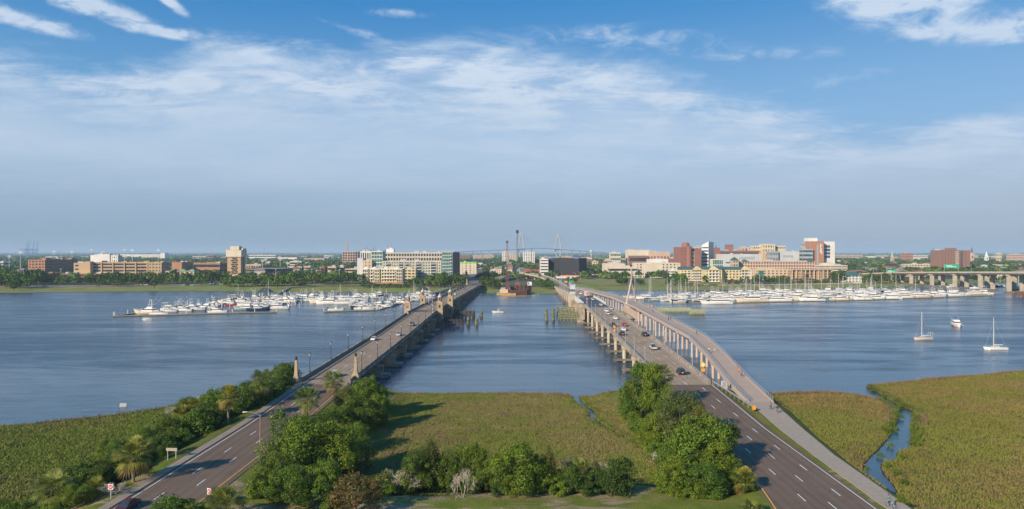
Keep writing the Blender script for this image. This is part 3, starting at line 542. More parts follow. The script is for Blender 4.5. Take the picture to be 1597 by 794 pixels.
mb = MB(); mb.box(0, 0, 0, 4.2, 5, 12.2); mb.build('base', CONC_L, th); mb = MB(); mb.box(.5, 0, 12.2, 3.6, 4.4, 5.9); mb.box(.5, 0, 18.1, 4.2, 5, .4); mb.build('cabin', pmat('cabin_grey', (.50, .52, .52), .6), th)
for zz in (13.6,):
    for k in range(3): mb = MB(); mb.bx(-1.15 + k * 1.15, -.25 + k * 1.15, -2.26, -2.16, zz, zz + 1.6); mb.build('window', GLASS, th)
    for k in range(3): mb = MB(); mb.bx(-1.36, -1.26, -1.9 + k * 1.4, -.8 + k * 1.4, zz, zz + 1.6); mb.build('window', GLASS, th)
def lamp_alu(label):
    t = thing('street_lamp', label, 'street lamp'); mb = MB(); mb.lathe(0, 0, 0, [(.2, 0), (.13, .4), (.08, 5.3)], 6); mb.build('pole', GALV, t); mb = MB(); mb.lathe(0, 0, 5.3, [(.12, 0), (.24, .15), (.24, .45), (.1, .6)], 8); mb.build('lantern', LAMPG, t); return t
proto2 = None; GR = 'pale street lamps along the right bridge'
for side in (0, 1):
    for k in range(28):
        Y = (209 + k * 19.2) if side == 0 else (206 + k * 19.8)
        if 395 < Y < 480 or Y > 750: continue
        x = XR(Y) + (RW + .45 if side else -.45); lbv = f'pale grey street lamp, {ordn[k]} along the {"right" if side else "left"} edge of the right traffic bridge'
        if proto2 is None: proto2 = lamp_alu(lbv); proto2['group'] = GR; proto2.location = (x, Y, zr(Y))
        else: dup(proto2, (x, Y, zr(Y)), 0, lbv, GR)
# ---- foot and cycle bridge
pb = thing('foot_bridge', 'pinkish concrete foot and cycle bridge on slender columns at the right, with an A-shaped mast', 'bridge')
Yp = frange(168, 268, 5) + frange(273, 745, 9)
ribbon('deck', Yp, lambda Y: px_(Y) - pw_(Y), lambda Y: px_(Y) + pw_(Y), pz_, PINK, .35, pb, None)
mb = MB()
for s_ in (-1, 1): mb.loft([[(px_(Y) + s_ * (pw_(Y) + a_), Y, pz_(Y) + b_) for a_, b_ in ((-.12, -1.15), (.14, -1.15), (.16, .16), (-.12, .16))][::s_] for Y in Yp])
mb.build('edge_beam', PINKS, pb)
mb = MB()
for s_ in (-1, 1):
    for hh in (1.3, .95, .65, .38): mb.loft([[(px_(Y) + s_ * pw_(Y) + a_, Y, pz_(Y) + hh + b_) for a_, b_ in ((-.03, -.03), (.03, -.03), (.03, .03), (-.03, .03))] for Y in Yp])
    Y = 168.5
    while Y < 700: mb.box(px_(Y) + s_ * pw_(Y), Y, pz_(Y) + .1, .07, .09, 1.25); Y += 1.9 if Y < 330 else 3.8
mb.build('handrail', GALV, pb)
k = 0; Y = 176.0
while Y < 735:
    if not 405 < Y < 437:
        zt = pz_(Y) - 1.15; mb = MB(); mb.bx(px_(Y) - pw_(Y) + .3, px_(Y) + pw_(Y) - .3, Y - .7, Y + .7, zt - .9, zt - .01)
        for o_ in (-1.9, 0, 1.9): mb.tube((px_(Y) + o_, Y, -2), (px_(Y) + o_, Y, zt - .85), .5, n=10)
        mb.build('column_bent', PINKS, pb)
    Y += 23
mb = MB(); mb.bx(px_(415) - 4.6, px_(415) + 4.6, 409, 423, -2, 7.6); mb.box(px_(415), 416, 7.6, 8.2, 9, 1.8, top=.96); mb.build('mast_pier', PINKS, pb)
mb = MB(); mb.bx(px_(415) + 3.5, px_(415) + 9.5, 397, 409, 9.2, 10.4); mb.build('lookout_deck', PINK, pb)
mb = MB(); xm = px_(415); ap = (xm + .2, 418, 25.0)
mb.tube((xm - 4.2, 411, 9.6), ap, .62, .45, 8); mb.tube((xm + 4.2, 424, 9.6), ap, .62, .45, 8); mb.tube((xm + .2, 418, 24.4), (xm - .3, 415.5, 31.5), .62, .5, 8); mb.build('mast', PINKS, pb)
mb = MB()
for yy in (375, 388, 400, 437, 450, 463): mb.tube((xm - .2, 416, 29.5), (px_(yy) + 3.2, yy, pz_(yy)), .05, n=4)
mb.build('stay_cable', GALV, pb)
# approach railing ends, guard rail, yellow sign cluster
gr = thing('guard_rail', 'galvanised guard rail curving beside the right road below the foot bridge ramp', 'guard rail', (0, 0, 0)); xg = lambda Y: XR(Y) + RW + 1.0 + (186 - Y) * .075
mb = MB(); sweep(mb, [(-.05, .45), (-.05, .85), (.05, .85), (.05, .45)][::-1], frange(160, 187, 3), xg, lambda Y: zr(Y)); mb.build('rail', GALV, gr)
for k in range(10): Y = 160.5 + k * 2.8; mb = MB(); mb.box(xg(Y) + .12, Y, zr(Y) - .5, .15, .15, 1.3); mb.build('post', TIMBER, gr)
mb = MB(); mb.box(xg(160), 159.6, zr(160) + .1, .7, .5, .9); mb.build('end_marker', pmat('orange_panel', (.75, .30, .02), .5, 0), gr)
# ---- timber fenders and dolphins
def dolphin(px, pyb, r, h, label):
    x, y, _ = P(px, pyb, 0); t = thing('mooring_pile_cluster', label, 'piling', (x, y, 0), group='timber pile clusters in the channel')
    mb = MB()
    for k in range(7): a_ = 2 * pi * k / 6; q = .62 * r if k else 0; mb.tube((q * 1.5 * cos(a_), q * 1.5 * sin(a_), -2), (q * cos(a_), q * sin(a_), h * (1 if k else 1.1)), r * .42, n=6, mi=0)
    mb.build('piles', TIMBER, t); mb = MB(); mb.lathe(0, 0, -.3, [(r * 1.25, 0), (r * 1.15, 1.4)], 10); mb.build('dark_waterline_band', TIMBER_D, t); mb = MB(); mb.lathe(0, 0, h * .7, [(r * 1.12, 0), (r * 1.1, .3)], 10); mb.build('cable_wrap', STEEL_D, t)
for a_ in ((730.5, 508, .85, 4.2, 'timber pile cluster in the river, nearer and left of the four by the old bridge'), (743.5, 508, .85, 4.2, 'timber pile cluster in the river, nearer and right of the four by the old bridge'), (738.7, 496.5, .85, 4.0, 'timber pile cluster in the river, farther and left of the four by the old bridge'), (750.5, 496, .85, 4.0, 'timber pile cluster in the river, farther and right of the four by the old bridge'),
           (852.5, 502, .8, 4, 'timber pile cluster nearer and left of the pairs in front of the right bridge'), (863, 501.5, .8, 4, 'timber pile cluster nearer and right of the pairs in front of the right bridge'), (851.6, 492, .8, 4, 'timber pile cluster farther and left of the pairs in front of the right bridge'), (862.7, 491.5, .8, 4, 'timber pile cluster farther and right of the pairs in front of the right bridge')): dolphin(*a_)
def fender(name, label, x0, x1, y0, y1, h, n, m):
    t = thing(name, label, 'fender', ((x0 + x1) / 2, (y0 + y1) / 2, 0)); cx_, cy_ = (x0 + x1) / 2, (y0 + y1) / 2
    for k in range(n):
        for yy in (y0, y1): x = x0 + (x1 - x0) * k / (n - 1); mb = MB(); mb.tube((x - cx_, yy - cy_, -2), (x - cx_, yy - cy_, h), .32, n=6); mb.build('pile', m, t)
    mb = MB()
    for zz in (h * .30, h * .62, h - .4):
        for yy in (y0 - .35, y1 + .35): mb.bx(x0 - cx_ - .6, x1 - cx_ + .6, yy - cy_ - .15, yy - cy_ + .15, zz, zz + .55)
        for xx in (x0 - .5, x1 + .5): mb.bx(xx - cx_ - .15, xx - cx_ + .15, y0 - cy_, y1 - cy_, zz + .05, zz + .36)
    mb.build('wale', m, t)
fender('timber_fender', 'dark timber fender framework on the river side of the old stone-towered bridge', -40, -27.5, 372, 385, 4.4, 7, TIMBER_D); fender('timber_fender', 'second dark timber fender behind the first, off the far stone towers', -36, -24, 424, 431, 4.2, 6, TIMBER_D)
fender('timber_fender', 'lichen-green timber fender structure in front of the right bridge pier', 29, 42, 408, 420, 4.6, 7, TIMBER); fender('timber_fender', 'open walkway fender farther along in front of the right bridge', 30, 41, 452, 456, 4.6, 5, TIMBER)
def fw(px0, px1, pyb, hgt, label, n):
    x0, y0, _ = P(px0, pyb, 0); x1 = XA(px1, y0); fender('timber_fender', label, x0, x1, y0, y0 + 3, hgt, n, pmat('pale_fender', (.36, .36, .20), .9, .15))
fw(1027, 1077, 487.5, 2.9, 'long low yellow-grey fender wall beyond the foot bridge lookout', 12); fw(1078, 1099, 491, 3.2, 'short square yellow-grey fender at the river end of the long fender wall', 7)
fender('timber_fender', 'short timber fender between the traffic bridge and foot bridge mast', 60, 66, 402, 408, 6, 4, TIMBER)
# ---- lamp shadows come from the lamps; barrier gates at the old bridge
for Y, sx, lbv in ((362, 0, 'red and white barrier arm raised on the left before the stone towers'), (366, 1, 'red and white barrier arm raised on the right before the stone towers'), (440, 0, 'red and white barrier arm raised left of the road past the towers'), (392, 2, 'red and white barrier arm raised beside the right bridge pier')):
    x = (XL(Y) + .9, XL(Y) + LW - .9, XR(Y) - .1)[sx]; z = zr(Y) if sx == 2 else zl(Y); t = thing('barrier_gate', lbv, 'barrier', (x, Y, z), group='raised barrier arms on the bridges'); mb = MB(); mb.box(0, 0, 0, .7, .7, 1.3); mb.build('housing', CONC_L, t)
    mb = MB(); RP = pmat('red_paint', (.55, .05, .04), .5, 0); WP = pmat('white_paint', (.8, .8, .78), .5, 0)
    for j in range(9): mb.box(0, 0, 1.2 + j, .16, .16, 1.0, mi=j % 2)
    mb.build('arm', [RP, WP], t)
# ---- distant twin highway bridge at the right edge
hb = thing('highway_bridge', 'long pale concrete highway bridge on tall paired piers behind the right marina', 'bridge')
HZ = [(560, 23.5), (704, 20.6), (790, 18.2), (903, 14.6), (985, 10.5), (1080, 5)]; hz = lambda Y: lerp(Y, HZ); hx = lambda Y: float(np.interp(Y, [560, 704, 850, 985, 1080], [508, 508, 508, 508, 498]))
for off, W, nm in ((0, 21, 'deck'), (34, 12, 'far_deck')):
    ribbon(nm, frange(560, 1080, 20), lambda Y: hx(Y) + off, lambda Y: hx(Y) + off + W, hz, CONC_L, .5, hb, None); mb = MB()
    for s_ in (0, W): sweep(mb, [(s_ + off - .2, -1.0), (s_ + off - .2, .9), (s_ + off + .2, .9), (s_ + off + .2, -1.0)][::-1], frange(560, 1080, 20), hx, hz)
    for o_ in (2, 6, 10, 14, 18)[:3 if W < 15 else 5]: sweep(mb, [(o_ + off - .4, -.5), (o_ + off + .4, -.5), (o_ + off + .4, -2.3), (o_ + off - .4, -2.3)], frange(560, 1080, 20), hx, hz)
    mb.build('girder', CONC_L, hb)
for k in range(10):
    Y = 659 + k * 43; zt = hz(Y) - 2.3
    if zt < 3: break
    for off, W in ((0, 21), (34, 12)):
        mb = MB(); x0 = hx(Y) + off; mb.bx(x0 + .2, x0 + W - .2, Y - 1.3, Y + 1.3, zt - 1.3, zt - .01)
        for o_ in ((3, W - 4.5) if W > 15 else (W / 2,)): mb.box(x0 + o_, Y, -2, 3.4, 2.6, zt + .75, top=1.05)
        pr = mb.build('pier', CONC_L, hb); f = MB(); f.bx(x0 - 1, x0 + W + .5, Y - 3, Y + 3, -2, 1.3); f.build('footing', CONC_D, pr)
GS = pmat('highway_sign_green', (.0, .42, .26), .5, 0)
for x0p, x1p, y0p, y1p, Y, lbv in ((1473, 1495, 412.5, 418, 860, 'large green highway sign on a steel frame in front of the brown brick tower'), (1383, 1398, 421, 425.5, 960, 'green and yellow highway sign over the left end of the highway bridge')):
    x0, x1, z1, z0 = XA(x0p, Y), XA(x1p, Y), ZA(y0p, Y), ZA(y1p, Y); t = thing('highway_sign', lbv, 'road sign', ((x0 + x1) / 2, Y, z0)); w2 = (x1 - x0) / 2; hh = z1 - z0
    mb = MB(); mb.bx(-w2, w2, -.15, .15, 0, hh); mb.build('panel', GS, t); mb = MB()
    for s_ in (-1, 1): mb.tube((s_ * w2, .5, -z0 + hz(Y)), (s_ * w2, .5, hh + .5), .3, n=6)
    mb.tube((-w2, .5, hh * .5), (w2, .5, hh * .5), .2, n=6); mb.build('frame', GALV, t)
    mb = MB(); mb.bx(-w2 * .8, w2 * .1, -.2, -.16, hh * .55, hh * .72); mb.bx(-w2 * .7, w2 * .7, -.2, -.16, hh * .25, hh * .4); mb.build('legend_bars', WHITE_P, t)
    if x0p == 1383: mb = MB(); mb.bx(-.2, w2 * .9, -.22, -.17, .2, hh * .3); mb.build('yellow_exit_panel', YEL_P, t)
# ================================================ TREES AND SHRUBS NEAR THE CAMERA
def leafmat(name, col, isl=.42, tr=.28, var=.25, scale=.9):
    return pmat(name, col, .6, var, scale, isl=isl, trans=tr, spec=.25, fine=False, tint=True)
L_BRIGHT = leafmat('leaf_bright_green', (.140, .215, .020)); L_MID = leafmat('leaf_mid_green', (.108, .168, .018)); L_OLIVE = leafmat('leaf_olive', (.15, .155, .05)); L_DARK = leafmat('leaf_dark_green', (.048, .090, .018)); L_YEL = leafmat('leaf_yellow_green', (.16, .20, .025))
L_RED = leafmat('leaf_reddish', (.135, .095, .042)); L_PALM = leafmat('palm_frond', (.21, .23, .05)); L_PALM_D = leafmat('palm_dry_frond', (.24, .17, .08)); L_CEDAR = leafmat('leaf_cedar', (.062, .085, .018)); BLOOM = leafmat('cream_blossom', (.50, .47, .33))
BARK = pmat('bark', (.14, .11, .085), .95, .3, 1.5); BARK_P = pmat('bare_pale_branch', (.46, .39, .31), .95, .2, 1.5); PTRUNK = pmat('palm_trunk', (.20, .16, .12), .95, .3, 2)
def crown_arrays(seed, n, rx, ry, rz, leaf, nclump=26, clump=.30, zc=0.0, taper=0.0, cone=False, fill=.15, squash=.8):
    r = np.random.default_rng(seed)
    d = r.normal(size=(nclump, 3)); d /= np.linalg.norm(d, axis=1)[:, None]; d[:, 2] = np.where(d[:, 2] < -.8, -d[:, 2], d[:, 2])
    rad = r.uniform(.55, .86, nclump) + r.normal(0, .06, nclump); C = d * rad[:, None]; cs = clump * r.uniform(.45, 1.55, nclump)
    k = r.integers(0, nclump, n); p = r.normal(size=(n, 3)); p /= np.linalg.norm(p, axis=1)[:, None]; rr = np.where(r.random(n) < fill, r.random(n) ** .5, r.uniform(.82, 1.05, n)); off = p * rr[:, None] * cs[k][:, None]; off[:, 2] *= squash
    Q = C[k] + off; wild = r.random(n) < .12; Q[wild] *= r.uniform(1.0, 1.14, wild.sum())[:, None]
    if cone: t = (Q[:, 2] + 1) / 2; s_ = np.clip(1.2 - .95 * t, .12, 1.1); Q[:, 0] *= s_; Q[:, 1] *= s_
    nrm = p * .75 + r.normal(size=(n, 3)) * .45 + np.array([0, 0, .35]); nrm /= np.linalg.norm(nrm, axis=1)[:, None]
    pos = Q * np.array([rx, ry, rz]) + np.array([0, 0, zc])
    return pos, nrm
def leaf_quads(pos, nrm, leaf, r, asp=.62):
    n = len(pos); up = r.normal(size=(n, 3)); u = np.cross(nrm, up); u /= np.linalg.norm(u, axis=1)[:, None] + 1e-9; v = np.cross(nrm, u); s_ = leaf * r.uniform(.6, 1.4, n)[:, None]
    u = u * s_; v = v * s_ * asp; V = np.stack([pos - u, pos - v * 1.0, pos + u, pos + v], 1).reshape(-1, 3); return V, np.arange(4 * n).reshape(-1, 4)
def crown_mesh(name, seed, n, R3, leaf, mats, zc, frac2=0.0, **kw):
    pos, nrm = crown_arrays(seed, n, *R3, leaf, zc=zc, **kw); r = np.random.default_rng(seed + 1); V, Fq = leaf_quads(pos, nrm, leaf, r)
    mi = None
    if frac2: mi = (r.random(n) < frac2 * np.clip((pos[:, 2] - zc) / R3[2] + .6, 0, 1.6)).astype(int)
    return np_mesh(name, V, Fq, mats, mi)
def branch_mesh(seed, h, spread, m, levels=4, r0=.2, lean=.1, kids_=(3, 4), dens=1.0, tip=.012):
    r = random.Random(seed); mb = MB()
    def grow(p, d, L, rad, lv):
        q = p + d * L; mb.tube(p, q, rad, max(rad * .62, tip), 5 if rad > .05 else 3, cap=False)
        if lv == 0: return
        for _ in range(r.choice(kids_)):
            a_ = Vector((r.gauss(0, 1), r.gauss(0, 1), r.gauss(.25, .6))).normalized(); nd = (d * (1.1 - spread) + a_ * spread).normalized(); nd.z = nd.z * .85 + .12; grow(p + d * L * r.uniform(.6, 1.0), nd.normalized(), L * r.uniform(.55, .85), max(rad * .58, tip), lv - 1)
    for _ in range(1 if lean < .5 else 5): grow(Vector((0, 0, -.3)), Vector((r.gauss(0, lean), r.gauss(0, lean), 1)).normalized(), h * .36, r0, levels)
    return mb.mesh('branches', m)
# unit trees: crown radius ~1 across, scaled by the planter
TRUNK = {}
def tk(seed, h, r0=.045, m=None):
    k = (seed, h, r0)
    if k not in TRUNK:
        mb = MB(); r = random.Random(seed); mb.tube((0, 0, -.15), (.02, .01, h * .55), r0, r0 * .75, 7); top = Vector((.02, .01, h * .5))
        for j in range(6): a_ = j * 1.05 + r.random(); e = Vector((cos(a_) * .5, sin(a_) * .5, h * r.uniform(.85, 1.25))); mid = (top + e) / 2 + Vector((cos(a_) * .08, sin(a_) * .08, -.05)); mb.tube(top, mid, r0 * .6, r0 * .4, 5); mb.tube(mid, e, r0 * .4, r0 * .15, 4)
        TRUNK[k] = mb.mesh('trunk', m or BARK)
    return TRUNK[k]
KINDS = {
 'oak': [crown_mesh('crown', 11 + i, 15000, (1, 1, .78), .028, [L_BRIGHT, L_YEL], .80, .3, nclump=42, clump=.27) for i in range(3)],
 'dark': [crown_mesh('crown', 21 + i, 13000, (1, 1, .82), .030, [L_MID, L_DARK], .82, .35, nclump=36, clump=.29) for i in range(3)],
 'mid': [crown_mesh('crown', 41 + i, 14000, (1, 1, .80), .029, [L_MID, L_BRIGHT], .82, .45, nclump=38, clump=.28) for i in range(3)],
 'olive': [crown_mesh('crown', 31 + i, 16000, (1, 1, .80), .023, [L_OLIVE, L_MID], .82, .2, nclump=44, clump=.25) for i in range(2)],
 'bloom': [crown_mesh('crown', 36, 9000, (1, 1, .95), .032, [L_MID, BLOOM], 1.0, .16, nclump=30, clump=.30)],
 'red': [crown_mesh('crown', 51, 9000, (1, 1, .62), .028, [L_RED, L_OLIVE], .66, .3, nclump=44, clump=.22)],
 'cedar': [crown_mesh('crown', 61 + i, 9000, (.95, .95, 1.05), .028, [L_CEDAR, L_OLIVE], 1.05, .3, nclump=40, clump=.30, cone=True, squash=1.2) for i in range(2)],
 'bush': [crown_mesh('crown', 71 + i, 5000, (1, 1, .58), .045, [L_BRIGHT, L_MID], .48, .45, nclump=22, clump=.34) for i in range(3)],
 'dbush': [crown_mesh('crown', 81 + i, 5000, (1, 1, .62), .045, [L_DARK, L_MID], .50, .35, nclump=22, clump=.34) for i in range(3)],
 'holly': [crown_mesh('crown', 91, 8000, (1, 1, .95), .033, [L_DARK, L_MID], .85, .3, nclump=40, clump=.27)]}
cnt = {}
def plant(kind, px, pyb, wpx, hpx, label, cat='tree', name=None, z=None, group=None, rot=None, loc=None, var=None):
    """stand a plant with its foot at the ground seen at a photo pixel, crown width and height given in photo pixels there"""
    zg = 2.0 if z is None else z
    if loc: x, y = loc; zg = float(height(np.array([x]), np.array([y]))[0][0])
    else:
        x, y, _ = P(px, pyb, zg)
        for _ in range(4): zg = max(.2, float(height(np.array([x]), np.array([y]))[0][0])); x, y, _ = P(px, pyb, zg)
    Rw = wpx / 2 * y / F; H = hpx * y / F; i = cnt[kind] = cnt.get(kind, -1) + 1; v = KINDS[kind]; me = v[(i if var is None else var) % len(v)]
    hh = {'oak': 1.5, 'dark': 1.6, 'mid': 1.6, 'olive': 1.6, 'bloom': 1.95, 'red': 1.25, 'cedar': 2.15, 'bush': 1.05, 'dbush': 1.1, 'holly': 1.8}[kind]
    t = obj(name or {'bush': 'shrub', 'dbush': 'shrub', 'holly': 'holly_bush', 'red': 'reddish_shrub', 'cedar': 'cedar_tree'}.get(kind, 'broadleaf_tree'), None, loc=(x, y, zg - .05), rz=random.uniform(0, 6.28) if rot is None else rot)
    t.scale = (Rw, Rw, H / hh); tag(t, label, cat, group); c = obj('crown', me, t)
    if kind not in ('bush', 'dbush', 'red'): obj('trunk', tk(i % 3, .95, .05), t)
    else: obj('stem', tk(5, .5, .03), t)
    return t
def palm_mesh(seed, n=34, L=1.9, droop=.9, m=None):
    r = random.Random(seed); V = []; Q = []; mi = []
    for k in range(n):
        dry = k < n * .10; a_ = r.uniform(0, 2 * pi); el = r.uniform(-1.1, -.6) if dry else r.uniform(-.55, 1.4); Lk = L * r.uniform(.75, 1.05); d = Vector((cos(a_) * cos(el), sin(a_) * cos(el), sin(el))); side = Vector((-sin(a_), cos(a_), 0))
        pe = d * Lk * .5; nb = 11
        for j in range(nb):                                    # a fan of narrow blades at the end of each stalk
            th = (j / (nb - 1) - .5) * 2.3; dd = (d * cos(th) + side * sin(th)).normalized(); tip = pe + dd * Lk * .58 * (1 - .25 * abs(th)) + Vector((0, 0, -1)) * Lk * .14 * droop * (1 + .4 * r.random()); mid = pe + dd * Lk * .34
            w_ = d.cross(side) * .0 + (side * cos(th) - d * sin(th)) * .042 * L / 1.9; o = len(V); V += [pe - w_ * .3, mid - w_, tip, mid + w_]; Q.append((o, o + 1, o + 2, o + 3)); mi.append(1 if dry else 0)
        o = len(V); w_ = side * .03; V += [Vector((0, 0, 0)) - w_, Vector((0, 0, 0)) + w_, pe + w_, pe - w_]; Q.append((o, o + 1, o + 2, o + 3)); mi.append(1 if dry else 0)
    return np_mesh('fronds', np.array([tuple(v) for v in V]), np.array(Q), [L_PALM, L_PALM_D], mi)
PALMS = [palm_mesh(i, 60) for i in range(3)]
def palm(px, pyb, hpx, wpx, label, name='palm_tree', loc=None, trunk=True, group=None):
    x, y, _ = P(px, pyb, 2.5); zg = 2.5
    for _ in range(4): zg = max(.2, float(height(np.array([x]), np.array([y]))[0][0])); x, y, _ = P(px, pyb, zg)
    H = hpx * y / F; s_ = wpx / 2 * y / F / 1.3; i = cnt['p'] = cnt.get('p', -1) + 1
    t = obj(name, None, loc=(x, y, zg)); tag(t, label, 'palm', group); zt = max(.3, H - 1.15 * s_); c = obj('fronds', PALMS[i % 3], t, loc=(0, 0, zt), rz=i * 1.3); c.scale = (s_,) * 3
    mb = MB(); mb.lathe(0, 0, -.3, [(.32, 0), (.24, .6), (.22, zt * .6 + .3), (.28, zt + .3), (.12, zt + .7)] if trunk else [(.3, 0), (.28, zt + .3)], 7); mb.build('trunk', PTRUNK, t); return t
def bare(px, pyb, wpx, hpx, label, seed, name='bare_tree', multi=True):
    x, y, _ = P(px, pyb, 2.0); zg = 2
    for _ in range(4): zg = max(.2, float(height(np.array([x]), np.array([y]))[0][0])); x, y, _ = P(px, pyb, zg)
    H = hpx * y / F; me = branch_mesh(seed, H * .95, .6, BARK_P, 4, .085, .7 if multi else .15, (3, 3), tip=.016); o = obj(name, me, loc=(x, y, zg)); o.scale = (wpx / hpx * .9, wpx / hpx * .9, 1); return tag(o, label, 'tree')
# --- palms
palm(410, 629, 49, 34, 'slim cabbage palm on the bank just left of the old bridge entrance'); palm(356, 662, 57, 34, 'tall cabbage palm standing beside the left sidewalk, second from the bridge')
palm(479, 651, 43, 36, 'cabbage palm in front of the median trees at the right kerb of the left road'); palm(519.5, 614, 33, 30, 'cabbage palm at the foot of the right obelisk, overlapping a car')
palm(300, 668, 42, 40, 'leafy palm half buried in the roadside shrubs behind the tall left palms'); palm(208, 752, 62, 50, 'shaggy palm with dry hanging fronds in the shrub row left of the road'); palm(82, 800, 58, 52, 'low shaggy palm in the bottom left corner'); palm(285, 676, 40, 32, 'small palm in the left shrub row, behind the white roadside board')
palm(350, 812, 46, 54, 'low spiky palm at the bottom edge beside the yellow line', trunk=False); palm(1031, 640, 68, 34, 'palm rising behind the bright trees beside the right bridge'); palm(1160, 768, 34, 36, 'low fan palm at the kerb below the trees right of centre', trunk=False)
palm(903, 758, 38, 40, 'young palm between the cedar and the holly in the bottom tree row', trunk=False); palm(1171, 806, 22, 34, 'small fan palm cut by the bottom edge near the yellow line', trunk=False); palm(150, 776, 26, 34, 'small fan palm beside the do not enter sign on the left', trunk=False)
# --- left row between marsh and sidewalk
for a_ in ((432, 612, 34, 34, 'mid', 'round green tree ending the left shrub row at the bridge'), (392, 622, 40, 30, 'dark', 'dark green tree behind the slim palm, left bank'), (372, 634, 36, 34, 'mid', 'bushy tree between the two slim palms on the left bank'), (330, 648, 48, 40, 'oak', 'bright rounded tree at the marsh edge behind the tall left palm'), (322, 668, 46, 40, 'dark', 'dark shady tree below the tall left palm'), (290, 664, 44, 42, 'mid', 'leafy tree beside the half buried palm on the left'),
           (262, 696, 46, 46, 'dark', 'dark tree behind the white roadside board'), (226, 706, 44, 40, 'mid', 'green tree at the marsh edge above the shaggy palm'), (246, 720, 42, 40, 'dark', 'dark tree just left of the white roadside board posts'), (190, 736, 50, 48, 'oak', 'bright leafy tree behind the shaggy palm with dry fronds'), (232, 742, 36, 40, 'dark', 'dark shrubby tree right of the shaggy palm'), (168, 716, 36, 32, 'oak', 'light green tree at the marsh edge by the grey bare bush'), (150, 768, 40, 40, 'dark', 'dark tree behind the left do not enter sign'), (120, 792, 46, 40, 'mid', 'green tree in the bottom left row between palm and sign')):
    plant(a_[4], *a_[:4], a_[5])
bare(128, 768, 70, 62, 'bare grey twiggy bush in the left row above the low palms', 3, multi=True); bare(240, 692, 44, 36, 'bare grey bush at the marsh edge in the middle of the left row', 5); bare(268, 646, 26, 18, 'small bare bush at the marsh edge near the tilted white board', 6); bare(178, 770, 42, 34, 'bare twiggy bush just right of the left do not enter sign', 8)
rs = random.Random(5)
SG = 'low shrubs filling the gaps of the left roadside row'
for k in range(64):
    t = rs.random(); px = 70 + t * 385; base = 806 - (px - 70) / 385 * 200 + rs.uniform(-13, 2); wv = rs.uniform(36, 58) * (1.15 - .35 * t)
    kd = rs.choice(('bush', 'dbush', 'dbush', 'bush')); wz = ('around the two low palms in the bottom left corner', 'around the shaggy palm with dry fronds', 'below the tall left palm', 'beside the slim palm near the bridge entrance')[min(3, int((px - 70) / 97))]; plant(kd, px, base, wv, wv * rs.uniform(.55, .85), f'{"dark" if kd == "dbush" else "bright"} green shrub {wz}', 'shrub', group=f'{"dark" if kd == "dbush" else "bright"} shrubs {wz}')
for k in range(9): plant('bush', -20 + k * 14 + rs.uniform(-4, 4), 806 + rs.uniform(-4, 10), 36, 24, 'low green shrub in the dense row along the left sidewalk', 'shrub', group=SG)
# --- median trees right of the left road
plant('bloom', 436, 692, 44, 56, 'tree with cream blossom leaning over the right kerb of the left road')
for a_ in (('mid', 470, 752, 112, 96, 'big spreading green tree, largest of the left median group'), ('oak', 520, 752, 88, 92, 'bright leafy tree right of the biggest median tree'), ('dark', 424, 768, 60, 62, 'dark rounded tree at the left foot of the big median group'), ('mid', 450, 786, 84, 60, 'green tree lowest in the left median group, above the lawn'), ('oak', 500, 782, 76, 62, 'bright tree low in the left median group beside the reddish shrub'),
           ('dark', 505, 690, 56, 48, 'dark tree between the blossom tree and the marsh'), ('mid', 548, 706, 60, 50, 'green tree at the marsh edge behind the biggest median tree'), ('oak', 470, 690, 48, 44, 'light green tree just right of the blossom tree'), ('dark', 540, 742, 50, 50, 'shady tree on the marsh side of the median group'),
           ('oak', 575, 648, 58, 62, 'bright tree nearest the bridge in the left median, over the abutment'), ('dark', 560, 672, 64, 58, 'dark tree below the bright tree by the old bridge'), ('mid', 588, 668, 40, 52, 'green tree at the water side of the old bridge abutment'), ('olive', 540, 646, 40, 42, 'pale olive tree by the kerb below the right obelisk'), ('mid', 520, 680, 60, 46, 'green tree in the middle of the upper median row'), ('dark', 596, 636, 26, 34, 'small dark tree at the river edge under the bridge'),
           ('olive', 562, 738, 52, 48, 'pale olive tree sticking out over the marsh from the median group'), ('bush', 545, 634, 40, 30, 'bushy green shrub under the right obelisk')):
    plant(a_[0], *a_[1:5], a_[5])
plant('red', 556, 800, 98, 60, 'reddish brown shrub at the bottom beside the big median trees', 'shrub')
for a_ in (('bush', 268, 806, 66, 32, 'rounded green shrub at the bottom edge beside the left road'), ('bush', 305, 808, 50, 24, 'second green shrub at the bottom edge right of the first'), ('bush', 400, 776, 36, 34, 'green shrub at the lawn edge left of the median group'), ('dbush', 468, 796, 40, 22, 'dark low shrub under the median group near the lawn'), ('bush', 520, 795, 36, 20, 'low green shrub touching the reddish shrub'), ('bush', 600, 766, 36, 30, 'green shrub right of the reddish shrub')): plant(a_[0], *a_[1:5], a_[5], 'shrub')
